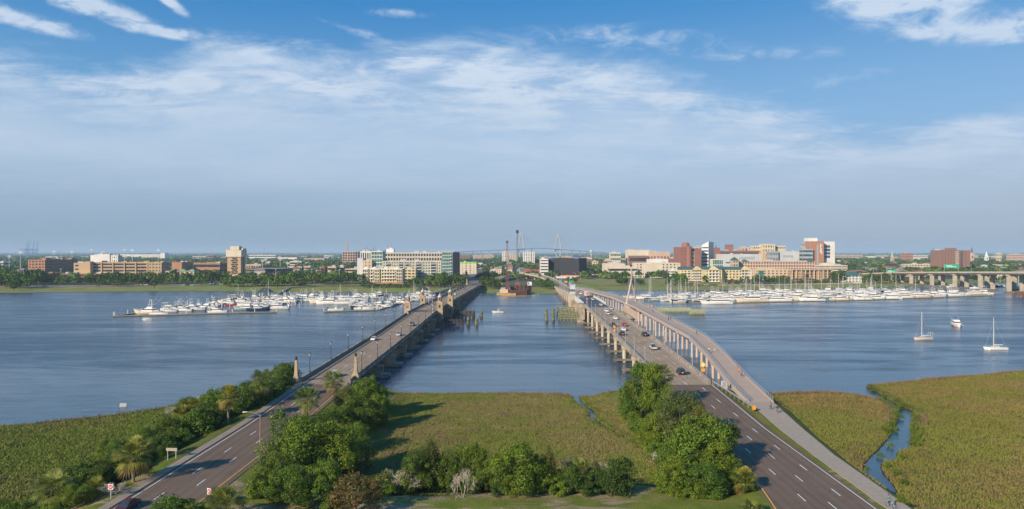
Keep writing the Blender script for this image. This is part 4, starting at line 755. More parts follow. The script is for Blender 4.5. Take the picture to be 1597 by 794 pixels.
# --- middle row behind the lawn
bare(604, 766, 46, 60, 'pale bare tree left in the middle row, beside the reddish shrub', 12, multi=False); bare(630, 772, 48, 58, 'second pale bare tree right of the first, leaning over the marsh', 13); bare(722, 776, 44, 64, 'white barked bare tree standing in front of the leafy middle row', 14); bare(882, 758, 42, 60, 'pale bare tree behind the cedar in the middle row', 15, multi=False); bare(950, 758, 62, 56, 'pale bare branches above the holly bush', 16)
for a_ in (('cedar', 672, 768, 62, 88, 'dark cedar tree standing tallest at the left of the middle row'), ('dark', 650, 770, 60, 64, 'dark rounded tree at the left side of the tallest cedar'), ('dark', 702, 768, 58, 66, 'dark tree right of the tallest cedar, beside the white barked tree'), ('mid', 735, 764, 54, 80, 'open bright green tree behind the white barked bare tree'), ('mid', 808, 770, 84, 76, 'rounded bright tree in the centre of the middle row'), ('mid', 780, 768, 50, 66, 'green tree at the left side of the central rounded tree'), ('cedar', 856, 766, 44, 68, 'cedar just right of the central rounded tree'), ('mid', 842, 766, 44, 62, 'leafy tree between the central tree and the cedar'), ('cedar', 930, 760, 30, 44, 'small cedar left of the holly bush'), ('holly', 965, 770, 60, 58, 'round glossy dark holly bush at the right end of the middle row'), ('olive', 912, 762, 40, 36, 'pale shrubby tree beside the young palm')):
    plant(a_[0], *a_[1:5], a_[5])
for k in range(40):
    px = 592 + k * 9.8 + rs.uniform(-5, 5); wz = 'under the dark cedars' if px < 715 else 'under the central rounded tree' if px < 870 else 'around the holly bush'
    plant(rs.choice(('bush', 'dbush', 'dbush')), px, 770 + rs.uniform(-6, 3), rs.uniform(30, 46), rs.uniform(20, 40), f'low shrub at the lawn edge {wz}', 'shrub', group=f'low shrubs {wz}')
# --- right group beside the right road
for a_ in (('mid', 1000, 652, 62, 84, 'tall green tree at the left end of the right group, beside the bridge'), ('oak', 1022, 654, 54, 82, 'bright tree in front of the right bridge parapet'), ('mid', 985, 650, 40, 60, 'smaller green tree at the water side of the right group'), ('olive', 1066, 694, 92, 84, 'large pale olive tree in the middle of the right group'), ('olive', 1090, 700, 56, 66, 'second pale olive tree nearer the road in the right group'),
           ('oak', 1026, 698, 54, 56, 'vivid green tree below the tall trees at the marsh side'), ('oak', 1088, 746, 112, 98, 'widest bright green tree of the right group, leaning to the road'), ('mid', 1060, 746, 70, 62, 'green tree at the lower middle of the right group'), ('dark', 1136, 716, 40, 58, 'dark green tree nearest the road, casting a shadow on the lanes'), ('mid', 1122, 750, 62, 64, 'green tree by the kerb above the fan palm'), ('oak', 1046, 768, 60, 52, 'light tree at the bottom left of the right group'), ('mid', 1096, 772, 72, 52, 'green tree at the bottom of the right group above the lawn'), ('dark', 1020, 690, 34, 34, 'dark tree in the shade of the vivid tree'), ('mid', 1040, 664, 44, 44, 'green tree under the palm in the right group'), ('oak', 1074, 716, 60, 50, 'yellow green tree in the heart of the right group')):
    plant(a_[0], *a_[1:5], a_[5])
bare(1040, 724, 46, 40, 'bare branches sticking out of the right group toward the marsh', 21)
for k in range(26):
    t = rs.random(); plant(rs.choice(('bush', 'bush', 'dbush')), 1030 + t * 120, 776 - rs.random() * 14 - (t > .8) * 10, rs.uniform(28, 44), rs.uniform(16, 28), 'low bright shrub at the foot of the right tree group', 'shrub', group='low shrubs under the right tree group')
for k in range(12): plant(rs.choice(('bush', 'dbush')), 1106 + k * 4.9 + rs.uniform(-3, 2), 706 + k * 5.4 + rs.uniform(-2, 3), 32, 24, 'low green shrub along the kerb side of the right tree group', 'shrub', group='low shrubs on the kerb side of the right trees')
for k in range(10): plant('bush', 975 + k * 7 + rs.uniform(-3, 3), 648 + k * 9 + rs.uniform(-3, 3), 32, 24, 'low bright shrub on the marsh side of the right tree group', 'shrub', group='low shrubs on the marsh side')
# greener tufts along the creek
for i, (px, py, w_, h_) in enumerate(((1398, 634, 26, 7), (1404, 648, 18, 9), (1398, 668, 16, 9), (1388, 692, 18, 8), (1372, 708, 18, 8), (1352, 730, 14, 9), (1408, 630, 28, 8), (1424, 648, 14, 9), (1424, 676, 14, 11), (1420, 690, 14, 10), (1405, 712, 20, 11), (1384, 726, 18, 12), (1398, 738, 20, 14), (1410, 752, 20, 12), (1406, 780, 24, 14), (1364, 606, 22, 5), (1382, 616, 22, 6))):
    plant('bush', px, py + 4, w_ * .6, h_ * .8, f'bright green reed clump on the {"left" if i < 8 else "right"} bank of the winding creek', 'plant', 'reed_clump', group=f'reed clumps on the {"left" if i < 8 else "right"} creek bank')
# ================================================ CARS, PEOPLE, SIGNS
def paint(name, c, r=.3): return pmat(name, c, r, .04, .5, spec=.6)
PAINT = {'white': paint('car_white', (.72, .72, .72)), 'black': paint('car_black', (.015, .015, .018)), 'silver': paint('car_silver', (.42, .44, .46)), 'red': paint('car_red', (.40, .02, .02)), 'grey': paint('car_grey', (.13, .14, .15)), 'blue': paint('car_blue', (.05, .09, .20)), 'beige': paint('car_beige', (.48, .43, .34)), 'dark red': paint('car_maroon', (.10, .01, .015))}
TYRE = pmat('tyre_rubber', (.02, .02, .02), .9, 0); RIM = pmat('wheel_rim', (.5, .5, .5), .4, 0, metal=.6); HEADL = pmat('headlight_glass', (.75, .75, .7), .15, 0); TAILL = pmat('tail_light', (.45, .01, .01), .3, 0); PLATE = pmat('number_plate', (.7, .7, .68), .6, 0)
def car_mesh(kind):
    # profile along +Y (front at +Y): (y, z, half width)
    L, W, low = {'sedan': (4.7, 1.82, .32), 'suv': (4.8, 1.92, .42), 'pickup': (5.7, 2.0, .45)}[kind]; h = L / 2; w = W / 2
    if kind == 'sedan': bz = [(-h, .62, .82), (-h + .12, .98, .9), (-h + .9, 1.02, .97), (-.9, .98, 1), (.9, .98, 1), (h - .5, .86, .95), (h - .08, .70, .86), (h, .55, .78)]; cab = [(-1.75, 1.0, .80), (-1.05, 1.42, .66), (.25, 1.46, .66), (1.15, .97, .80)]
    elif kind == 'suv': bz = [(-h, .75, .86), (-h + .1, 1.12, .94), (-1.0, 1.15, 1), (1.0, 1.12, 1), (h - .5, 1.02, .96), (h - .08, .85, .88), (h, .6, .82)]; cab = [(-2.25, 1.13, .84), (-1.95, 1.70, .70), (.35, 1.74, .70), (1.2, 1.11, .82)]
    else: bz = [(-h, .95, .92), (-h + .05, 1.08, .95), (-.8, 1.10, 1), (1.0, 1.14, 1), (h - .5, 1.08, .96), (h - .08, .95, .9), (h, .6, .85)]; cab = [(-.75, 1.1, .84), (-.6, 1.82, .72), (.85, 1.84, .72), (1.65, 1.12, .82)]
    body = MB(); rings = [[(-w * k, y, low), (-w * k, y, low + (z - low) * .45), (-w * k * .95, y, z - .06), (-w * k * .82, y, z), (w * k * .82, y, z), (w * k * .95, y, z - .06), (w * k, y, low + (z - low) * .45), (w * k, y, low)] for y, z, k in bz]; body.loft(rings[::-1])
    glass = MB(); c0, c1, c2, c3 = cab
    def ring(f, dz_): return [(sx * w * (k + f), y, z + dz_) for (y, z, k) in (c0, c3) for sx in (-1, 1)]
    b = [(-w * c0[2], c0[0], c0[1] - .04), (w * c0[2], c0[0], c0[1] - .04), (w * c3[2], c3[0], c3[1] - .04), (-w * c3[2], c3[0], c3[1] - .04)]; t = [(-w * c1[2], c1[0], c1[1]), (w * c1[2], c1[0], c1[1]), (w * c2[2], c2[0], c2[1]), (-w * c2[2], c2[0], c2[1])]
    glass.loft([b, t]); roof = MB(); roof.loft([[(x * 1.02, y, z) for x, y, z in t], [(x * .92, y * .98, z + .07) for x, y, z in t]])
    for sx in (-1, 1):
        for (bx_, tx) in ((b[1], t[1]), (b[2], t[2])): roof.tube((sx * bx_[0], bx_[1], bx_[2]), (sx * tx[0], tx[1], tx[2]), .05, n=4)
        roof.tube((sx * w * .83, (c0[0] + c3[0]) / 2, c0[1]), (sx * w * (c1[2] + .01), (c1[0] + c2[0]) / 2, c1[1]), .05, n=4)
    bed = None
    if kind == 'pickup': bed = MB(); bed.bx(-w * .82, w * .82, -h + .15, -.85, 1.06, 1.115)
    return L, W, body, glass, roof, bed
CARM = {}
def car(kind, col, label, loc, rz=0.0, group=None, cat='car'):
    if kind not in CARM:
        L, W, b_, g_, r_, bed = car_mesh(kind); wh = MB(); wh.tube((-.12, 0, 0), (.12, 0, 0), .34 if kind == 'sedan' else .38, n=12); rm = MB(); rm.tube((-.13, 0, 0), (.13, 0, 0), .2, n=8); hl = MB(); hl.box(0, 0, 0, .34, .1, .16); pl = MB(); pl.box(0, 0, 0, .5, .04, .16); mr = MB(); mr.box(0, 0, 0, .2, .12, .14)
        CARM[kind] = (L, W, b_.mesh('body', TYRE), g_.mesh('cabin_glass', GLASS), r_.mesh('roof', TYRE), wh.mesh('wheel', TYRE), rm.mesh('rim', RIM), hl.mesh('headlight', HEADL), hl.mesh('tail_light', TAILL), pl.mesh('number_plate', PLATE), bed.mesh('load_bed', TYRE) if bed else None)
    L, W, mb_, mg, mr, mw, mrm, mh, mt, mp, mbed = CARM[kind]; t = thing({'pickup': 'pickup_truck'}.get(kind, 'car'), label, cat, loc, rz, group)
    for nm, me in (('body', mb_), ('roof', mr)): o = obj(nm, me, t); o.material_slots[0].link = 'OBJECT'; o.material_slots[0].material = PAINT[col]
    obj('cabin_glass', mg, t)
    if mbed: obj('load_bed', mbed, t)
    for sx in (-1, 1):
        for sy in (-1, 1): o = obj('wheel', mw, t, loc=(sx * (W / 2 - .1), sy * L * .31, .34 if kind == 'sedan' else .38)); obj('rim', mrm, o)
        obj('headlight', mh, t, loc=(sx * W * .34, L / 2 - .05, .62 if kind == 'sedan' else .8)); obj('tail_light', mt, t, loc=(sx * W * .38, -L / 2 + .04, .75 if kind == 'sedan' else .9))
    obj('number_plate', mp, t, loc=(0, -L / 2 - .01, .62)); return t
def on_left(px, pyb):
    z = 6.0
    for _ in range(8): x, y, _ = P(px, pyb, z); z = zl(y)
    return (x, y, z + .01)
def on_right(px, pyb):
    z = 6.0
    for _ in range(8): x, y, _ = P(px, pyb, z); z = zr(y)
    return (x, y, z + .01)
hL = -math.atan(.0191); hR = -math.atan(.0095)
car('suv', 'silver', 'silver estate car behind the palm at the right obelisk', on_left(521, 588), hL + pi); car('sedan', 'white', 'white sedan on the left bridge in the left lane', on_left(583, 530.5), hL + pi); car('sedan', 'silver', 'silver blue car on the left bridge by the right parapet', on_left(622, 523.5), hL + pi)
car('suv', 'grey', 'dark grey SUV on the left bridge, shortly before the stone towers', on_left(642.5, 508), hL + pi); car('sedan', 'dark red', 'dark maroon car cut off by the bottom edge on the left road', (-56.7, 100.5, 3.05), hL + pi)
for a_ in (('sedan', 'white', 710, 459.5, 'white car beyond the far stone tower on the left bridge'), ('sedan', 'blue', 724, 451, 'blue car near the city end of the left bridge'), ('suv', 'grey', 732.5, 447.5, 'grey car ahead of the blue car near the city end of the left bridge'), ('sedan', 'black', 737, 444.2, 'dark car at the very city end of the left bridge')): car(a_[0], a_[1], a_[4], on_left(a_[2], a_[3]), hL + pi)
cars_r = [('suv', 'black', 1061.5, 583, 'black SUV nearest the camera on the right bridge'), ('pickup', 'silver', 1018.5, 544.5, 'silver pickup truck driving away on the right bridge'), ('suv', 'black', 1005, 524, 'black SUV just ahead of the silver pickup on the right bridge'), ('sedan', 'red', 973.5, 508.5, 'bright red car on the right bridge'), ('sedan', 'white', 972, 515.5, 'white car directly below the red car on the right bridge'), ('sedan', 'black', 970, 522.5, 'dark sedan beside the left rail behind the small yellow sign'), ('suv', 'black', 955.5, 509, 'black car near the left rail, level with the red car'),
          ('sedan', 'white', 959.5, 498, 'white coupe alone in the middle of the right bridge'), ('suv', 'silver', 948, 491, 'silver blue car just behind the paired white cars on the right bridge'), ('suv', 'white', 945.5, 486.5, 'white SUV left of the pair of cars on the right bridge'), ('sedan', 'beige', 953, 483, 'beige car at the right kerb before the bascule span'), ('sedan', 'beige', 937, 476.8, 'gold coloured car on the dark bascule grating'), ('suv', 'black', 919, 471, 'black car behind the box truck at the left'), ('suv', 'silver', 924, 468.5, 'silver car behind the box truck at the right'),
          ('sedan', 'silver', 902.5, 464.3, 'pale blue car beside the control tower'), ('suv', 'white', 905.5, 459, 'white car left of the box truck'), ('suv', 'grey', 904, 456, 'grey car in front of the white one, left of the box truck'), ('sedan', 'black', 889, 453.4, 'dark car left of the control tower on the far span'), ('sedan', 'grey', 885, 451.4, 'grey car ahead of the dark one on the far span'), ('sedan', 'black', 889.5, 448.9, 'dark car farthest away on the right bridge')]
for k, c, px, py, lbv in cars_r: car(k, c, lbv, on_right(px, py), hR, cat='pickup truck' if k == 'pickup' else 'car')
# box truck
x, y, z = on_right(915, 463.2); t = thing('box_truck', 'box truck with a pinkish rear door on the right bridge near the bascule span', 'truck', (x, y, z), hR)
mb = MB(); mb.bx(-1.25, 1.25, -4.5, 3.5, 1.1, 4.0); mb.build('cargo_box', pmat('truck_box', (.62, .60, .58), .5, .05), t); mb = MB(); mb.bx(-1.1, 1.1, -4.56, -4.5, 1.2, 3.9); mb.build('rear_door', pmat('truck_door', (.42, .24, .25), .6, .2), t); mb = MB(); mb.loft([[(-1.15, 3.7, .6), (1.15, 3.7, .6), (1.15, 6.2, .6), (-1.15, 6.2, .6)], [(-1.15, 3.7, 1.8), (1.15, 3.7, 1.8), (1.15, 6.1, 1.7), (-1.15, 6.1, 1.7)], [(-1.1, 3.7, 2.9), (1.1, 3.7, 2.9), (1.1, 5.3, 2.9), (-1.1, 5.3, 2.9)]]); mb.build('cab', PAINT['white'], t)
for sx in (-1, 1):
    for sy in (-3.2, -2.1, 4.8): mb = MB(); mb.tube((sx * 1.2, sy, .5), (sx * .9, sy, .5), .5, n=10); mb.build('wheel', TYRE, t)
# city street traffic
CG = 'small cars in the streets beyond the bridges'; k = 0
r_ = random.Random(12)
def citycar(px, py, rz, z=2.9, label=None):
    global k; x, y, _ = P(px, py, z); c = ('white', 'black', 'silver', 'grey', 'blue', 'red', 'beige')[r_.randrange(7)]; car(r_.choice(('sedan', 'suv')), c, label or 'small car waiting in the crowded street beyond the left bridge', (x, y, z), rz, CG if label is None else None)
for i in range(26): py = r_.uniform(424, 439); citycar(706 + (440 - py) * .9 + r_.uniform(-1, 22) * (py - 412) / 28, py, r_.choice((0.05, pi)))
for i in range(14): citycar(868 + i * 2.0 + r_.uniform(-1, 1), 443.5 + r_.uniform(-3.5, 2.5) + i * .1, .1, label='small car waiting on the ramp where the right bridge meets the city')
for o in COL.objects:
    if o.get('label') == 'small car waiting on the ramp where the right bridge meets the city': o['group'] = 'cars queued at the ramp of the right bridge'
for i, (px, py) in enumerate(((70, 446.6), (152, 446.2), (214, 445), (218.5, 445.2), (228, 445.3), (328, 443.2), (331, 443.6), (336, 443.4), (341, 443.7), (345, 444), (324, 444.2), (300, 445.5), (292, 445.4), (286, 445.6), (1085, 445.3), (1088, 445.5), (1102, 445.0), (1006, 433.5), (998, 433.2), (1039, 443.2))): citycar(px, py, pi / 2 + .02 * i, 2.2, None if 0 else ('small parked car on the far shore lot at the left' if px < 400 else 'small parked car by the far shore buildings at the right'))
for o in COL.objects:
    if str(o.get('label', '')).startswith('small parked car'): o['group'] = 'cars parked on the far shore, ' + ('left' if 'left' in o['label'] else 'right')
# ---- people: one skinned figure per pose
SKIN = pmat('skin', (.45, .27, .19), .7, 0); HAIR = pmat('dark_hair', (.04, .025, .015), .8, 0)
CLOTH = {c: pmat('cloth_' + c.replace(' ', '_'), v, .9, .1, 3) for c, v in {'black': (.02, .02, .022), 'orange': (.48, .17, .04), 'grey': (.2, .2, .2), 'white': (.62, .6, .57), 'green': (.06, .22, .18), 'yellow': (.55, .45, .2), 'blue': (.05, .09, .2), 'red': (.4, .05, .04)}.items()}
def figure(stride, arm, sit=False):
    me = bpy.data.meshes.new('body'); s = stride
    if sit: J = [(0, 0, .98, .16), (0, .12, 1.22, .15), (0, .28, 1.48, .17), (0, .34, 1.60, .065), (0, .38, 1.74, .10), (-.09, .04, .94, .11), (-.11, .38, .80, .075), (-.11, .14, .44, .05), (.09, .04, .94, .11), (.11, .30, .66, .075), (.11, .12, .28, .05), (-.19, .28, 1.45, .06), (-.22, .42, 1.22, .045), (-.2, .66, 1.1, .035), (.19, .28, 1.45, .06), (.22, .42, 1.22, .045), (.2, .66, 1.1, .035), (-.11, .26, .42, .04), (.11, .24, .25, .04)]
    else: J = [(0, 0, .95, .15), (0, 0, 1.15, .135), (0, 0, 1.38, .165), (0, .01, 1.52, .06), (0, .03, 1.66, .10), (-.09, 0, .88, .11), (-.10, s * .16, .50, .075), (-.10, s * .22 - .04, .09, .048), (.09, 0, .88, .11), (.10, -s * .10, .50, .075), (.10, -s * .30, .12, .048), (-.19, 0, 1.40, .06), (-.24, -arm * .12, 1.14, .045), (-.25, -arm * .02 + .05, .88, .035), (.19, 0, 1.40, .06), (.24, arm * .12, 1.14, .045), (.25, arm * .2 + .05, .90, .035), (-.10, s * .22 + .13, .04, .04), (.10, -s * .30 + .13, .06, .04)]
    E = [(0, 1), (1, 2), (2, 3), (3, 4), (0, 5), (5, 6), (6, 7), (7, 17), (0, 8), (8, 9), (9, 10), (10, 18), (2, 11), (11, 12), (12, 13), (2, 14), (14, 15), (15, 16)]
    me.from_pydata([j[:3] for j in J], E, []); o = bpy.data.objects.new('tmp_body', me); COL.objects.link(o); md = o.modifiers.new('skin', 'SKIN')
    for i, j in enumerate(J): me.skin_vertices[0].data[i].radius = (j[3], j[3] * (.72 if i in (0, 1, 2) else 1)); me.skin_vertices[0].data[i].use_root = (i == 0)
    ss = o.modifiers.new('sub', 'SUBSURF'); ss.levels = 1; ss.render_levels = 1; dg = bpy.context.evaluated_depsgraph_get(); out = bpy.data.meshes.new_from_object(o.evaluated_get(dg)); bpy.data.objects.remove(o); out.name = 'person_body'
    for m in (SKIN, CLOTH['black'], CLOTH['blue']): out.materials.append(m)
    for p in out.polygons:
        c = p.center; z = c.z
        p.material_index = (0 if z > 1.49 + (.1 if sit else 0) else (0 if abs(c.x) > .2 and z < 1.15 and not sit else (1 if z > .93 + (.07 if sit else 0) else 2))); p.use_smooth = True
    return out
FIG = {'walk': figure(1, 1), 'stand': figure(.15, .2), 'run': figure(1.7, 1.8), 'ride': figure(0, 0, True)}
hm = MB(); hm.lathe(0, .0, 0, [(.09, -.06), (.112, .0), (.10, .07), (.05, .12), (.01, .13)], 8); HAIRM = hm.mesh('hair', HAIR)
bk = MB()
for yy in (-.52, .52):
    for j in range(14): a_ = 2 * pi * j / 14; b__ = 2 * pi * (j + 1) / 14; bk.tube((0, yy + .33 * cos(a_), .34 + .33 * sin(a_)), (0, yy + .33 * cos(b__), .34 + .33 * sin(b__)), .022, n=4)
WHEELS = bk.mesh('bicycle_wheels', TYRE); bk = MB()
for p, q in (((0, -.52, .34), (0, -.08, .32)), ((0, -.08, .32), (0, -.16, .88)), ((0, -.08, .32), (0, .38, .78)), ((0, -.16, .8), (0, .38, .82)), ((0, .52, .34), (0, .36, .95)), ((-.25, .42, 1.0), (.25, .42, 1.0)), ((0, -.16, .85), (0, -.52, .34)), ((-.1, -.08, .3), (.1, -.08, .3))): bk.tube(p, q, .022, n=5)
bk.box(0, -.18, .88, .14, .26, .06); BFRAME = bk.mesh('bicycle_frame', GALV)
def person(px, pyb, pose, top, leg, rz, label):
    z = 5.0
    for _ in range(8): x, y, _ = P(px, pyb, z); z = pz_(y)
    if y < 168: z += .0
    t = obj('person', FIG[pose], loc=(x, y, z + .01), rz=rz); tag(t, label, 'person'); t.material_slots[1].link = 'OBJECT'; t.material_slots[1].material = CLOTH[top]; t.material_slots[2].link = 'OBJECT'; t.material_slots[2].material = CLOTH[leg]
    obj('hair', HAIRM, t, loc=(0, .02 if pose != 'ride' else .36, 1.70 if pose != 'ride' else 1.78))
    if pose == 'ride': b = thing('bicycle', label.replace('cyclist', 'bicycle under the cyclist'), 'bicycle', (x, y, z + .01), rz); obj('wheels', WHEELS, b); obj('frame', BFRAME, b)
for a_ in ((1389.5, 792, 'ride', 'green', 'black', .55, 'cyclist in a teal top on the path at the bottom right'), (1202, 638.5, 'walk', 'grey', 'black', .3, 'person in grey walking at the foot of the bridge ramp'), (1212.5, 643.5, 'ride', 'black', 'black', 2.9, 'cyclist in black at the foot of the foot bridge ramp'), (1150, 580.5, 'walk', 'orange', 'orange', .3, 'person dressed in orange walking on the foot bridge by the water side rail'), (1156.5, 587, 'ride', 'grey', 'black', 3.3, 'cyclist in grey just behind the person in orange'),
           (1107, 550.2, 'ride', 'white', 'black', .5, 'cyclist in white on the foot bridge past the bend'), (1114.5, 548, 'walk', 'yellow', 'white', .5, 'person in pale yellow by the rail past the bend'), (1086.5, 521.5, 'run', 'red', 'black', .3, 'runner in dark red near the bend of the foot bridge'), (1042.5, 499.5, 'walk', 'black', 'black', 0, 'left one of two people in black walking side by side on the foot bridge'), (1046, 499, 'walk', 'black', 'blue', 0, 'right one of two people in black walking side by side on the foot bridge'), (1018.3, 488, 'walk', 'black', 'black', 3.1, 'lone person in black below the lookout on the foot bridge'),
           (1012.5, 477.5, 'stand', 'orange', 'blue', 1.0, 'person in orange standing at the lookout of the foot bridge'), (1019.5, 479.8, 'stand', 'black', 'black', 2.0, 'tall dark figure standing at the lookout corner'), (1007.6, 477, 'stand', 'yellow', 'grey', 1.0, 'person in yellow standing left of the lookout'), (1013.2, 482.8, 'walk', 'grey', 'grey', .2, 'person in grey walking in front of the lookout'), (1022.6, 480.5, 'stand', 'red', 'yellow', 2.2, 'person in red leaning at the right of the lookout'), (985.6, 469.6, 'walk', 'orange', 'blue', 0, 'person in orange passing under the mast of the foot bridge'), (966, 463.9, 'walk', 'black', 'grey', 0, 'dark clad person on the foot bridge left of the mast'), (973.2, 460.6, 'stand', 'orange', 'black', 0, 'person in orange left of the mast by the rail'), (968.8, 460.8, 'stand', 'blue', 'black', 0, 'person in blue left of the mast by the rail'), (957.8, 458.9, 'walk', 'black', 'black', 0, 'two toned dark walker farther along the foot bridge'), (944.8, 455.6, 'ride', 'black', 'black', 0, 'cyclist far along the foot bridge near the marsh'), (946.5, 455.5, 'walk', 'orange', 'black', 0, 'walker in orange beside the far cyclist')): person(*a_)
# ---- signs
def sign_post(px, pyb, label, panel, z=None, post=(2.2,), h=2.4, m=GALV, rz=0.0, cat='road sign', name='road_sign'):
    x, y, _ = P(px, pyb, 2.8); zg = 2.8
    for _ in range(4): zg = float(height(np.array([x]), np.array([y]))[0][0]); x, y, _ = P(px, pyb, zg)
    t = thing(name, label, cat, (x, y, zg), rz)
    for o_ in post: mb = MB(); mb.bx(o_ - .06, o_ + .06, -.05, .05, -.3, h); mb.build('post', m, t)
    return t
def text(parent, body, size, loc, m, rot=(pi / 2, 0, 0), name='lettering'):
    c = bpy.data.curves.new(name, 'FONT'); c.body = body; c.size = size; c.align_x = 'CENTER'; c.align_y = 'CENTER'; c.extrude = .006; c.space_character = 1.0; o = bpy.data.objects.new('tmp', c); COL.objects.link(o); dg = bpy.context.evaluated_depsgraph_get(); me = bpy.data.meshes.new_from_object(o.evaluated_get(dg)); bpy.data.objects.remove(o); me.materials.clear(); me.materials.append(m)
    q = obj(name, me, parent, loc=loc); q.rotation_euler = rot; return q
SR = pmat('sign_red', (.55, .02, .03), .5, 0); SW = pmat('sign_white', (.75, .75, .75), .5, 0); SYEL = pmat('sign_yellow', (.85, .55, .01), .45, 0); SORG = pmat('sign_orange', (.80, .32, .02), .45, 0)
def dne(px, pyb, label, rz, sz=1.15):
    t = sign_post(px, pyb, label, None, post=(0,), h=1.6, rz=rz); mb = MB(); mb.bx(-sz / 2, sz / 2, -.1, -.06, 1.45, 1.45 + sz * 1.05); mb.build('panel', SW, t); zc = 1.45 + sz * .525
    mb = MB(); mb.tube((0, -.125, zc), (0, -.105, zc), sz * .44, n=24); mb.build('red_disc', SR, t); mb = MB(); mb.bx(-sz * .33, sz * .33, -.15, -.13, zc - sz * .06, zc + sz * .06); mb.build('white_bar', SW, t); text(t, 'DO NOT', sz * .17, (0, -.14, zc + sz * .19), SW); text(t, 'ENTER', sz * .17, (0, -.14, zc - sz * .2), SW)
dne(173, 778, 'do not enter sign with a red disc left of the left road', .0, .8); dne(327, 786, 'do not enter sign leaning over the yellow line at the right of the left road', -.5, .86)
t = sign_post(190, 644, 'blank white board on two tilted wooden posts at the marsh edge by the water', None, post=(-.85, .95), h=2.6, m=TIMBER, rz=.35, name='notice_board'); mb = MB(); mb.bx(-.75, .85, -.1, -.03, 1.35, 2.6); mb.build('panel', pmat('board_face', (.6, .6, .58), .8, .1), t); t.rotation_euler = (0, .12, .35)
t = sign_post(268, 716, 'low white board seen from behind on two grey posts beside the left sidewalk', None, post=(-.8, .8), h=1.9, rz=-.1, name='notice_board'); mb = MB(); mb.bx(-1.05, 1.05, -.1, -.04, 1.5, 2.05); mb.build('panel', pmat('board_back', (.36, .32, .25), .8, .1), t)
def diamond(t, r, z, m, y=-.1, name='diamond_panel'): mb = MB(); mb.add([(0, y, z - r), (r, y, z), (0, y, z + r), (-r, y, z), (0, y + .04, z - r), (r, y + .04, z), (0, y + .04, z + r), (-r, y + .04, z)], [(0, 1, 2, 3), (7, 6, 5, 4), (0, 4, 5, 1), (1, 5, 6, 2), (2, 6, 7, 3), (3, 7, 4, 0)]); mb.build(name, m, t)
for Y, off, z0, lbv, big in ((196, RW + .9, 0, 'bright yellow warning sign with an orange plate beside the ramp of the foot bridge', 1.0), (276, -.45, 0, 'small orange diamond sign on the left rail of the right bridge', .75), (246, RW + .5, 0, 'small yellow sign halfway along the right rail of the traffic bridge', .6)):
    x = XR(Y) + off; z = zr(Y); t = thing('warning_sign', lbv, 'road sign', (x, Y, z)); mb = MB(); mb.bx(-.06, .06, 0, .1, -1.5, 3.0); mb.build('post', GALV, t); diamond(t, .8 * big, 3.2, SYEL if big != .75 else SORG); mb = MB(); mb.bx(-.5 * big, .5 * big, -.1, -.05, 1.25, 2.1); mb.build('lower_plate', SORG, t)
    if big == 1.0: mb = MB(); mb.bx(-.3, .1, -.14, -.1, 3.0, 3.4); mb.build('pale_symbol', SW, t)
t = thing('electrical_cabinet', 'small pale utility cabinet between guard rail and foot bridge ramp', 'cabinet', (57.2, 184.5, 4.6)); mb = MB(); mb.bx(-.6, .6, -.4, .4, 0, 1.7); mb.build('housing', pmat('cabinet_grey', (.55, .55, .5), .6, .05), t); mb = MB(); mb.bx(-.65, .65, -.45, .45, 1.7, 1.8); mb.build('lid', GALV, t); mb = MB(); mb.bx(-.5, .5, -.44, -.402, .15, 1.55); mb.build('door', GALV, t)
# cobra head street light over the left road
xx, yy, _ = P(406, 696, 3.2); t = thing('street_light', 'wooden pole with a curved arm and street light reaching over the left road', 'street light', (xx, yy, 2.9)); mb = MB(); mb.lathe(0, 0, 0, [(.16, 0), (.11, 6.6)], 8); mb.build('pole', pmat('pole_wood', (.28, .20, .13), .9, .2), t)
mb = MB(); pts = [(0, 0, 6.2), (-.8, 0, 6.7), (-1.7, 0, 6.95), (-2.6, 0, 7.0)]
for p, q in zip(pts[:-1], pts[1:]): mb.tube(p, q, .05, n=5)
mb.build('arm', GALV, t); mb = MB(); mb.loft([[(-2.5, -.12, 6.94), (-2.5, .12, 6.94), (-2.5, .12, 7.1), (-2.5, -.12, 7.1)], [(-3.4, -.16, 6.9), (-3.4, .16, 6.9), (-3.4, .12, 7.06), (-3.4, -.12, 7.06)]]); mb.build('luminaire', GALV, t)
t = thing('marker_post', 'thin green marker post beside the road near the right tree group', 'post', (*P(1044.5, 594, 6.0)[:2], 6.0)); mb = MB(); mb.lathe(0, 0, 0, [(.07, 0), (.07, 3.6)], 6); mb.build('post', pmat('green_post', (.22, .35, .08), .7, 0), t); mb = MB(); mb.box(0, 0, 3.6, .16, .1, .3); mb.build('reflector', YEL_P, t)
# ================================================ BOATS AND MARINAS
HULLW = pmat('hull_white', (.74, .72, .67), .35, .05, .3, spec=.5); HULLC = pmat('hull_cream', (.66, .55, .40), .4, .05); HULLN = pmat('hull_navy', (.03, .05, .10), .35, .1); HULLG = pmat('hull_green_grey', (.30, .36, .34), .4, .1); HULLR = pmat('hull_red', (.42, .05, .04), .4, .1); BOOT = pmat('antifouling', (.10, .05, .04), .7, .1)
CANV = {'blue': pmat('canvas_blue', (.03, .11, .30), .8, .1), 'green': pmat('canvas_green', (.03, .22, .16), .8, .1), 'tan': pmat('canvas_tan', (.42, .34, .24), .8, .1), 'black': pmat('canvas_black', (.03, .03, .035), .8, .1), 'white': pmat('canvas_white', (.7, .7, .68), .8, .05)}
MAST = pmat('mast_aluminium', (.62, .60, .55), .4, .05, metal=.2); DECK = pmat('boat_deck', (.60, .57, .50), .7, .1); DOCK = pmat('dock_planks', (.29, .25, .20), .9, .25, .6); PILE = pmat('dock_pile_white', (.62, .60, .55), .8, .2, 1)
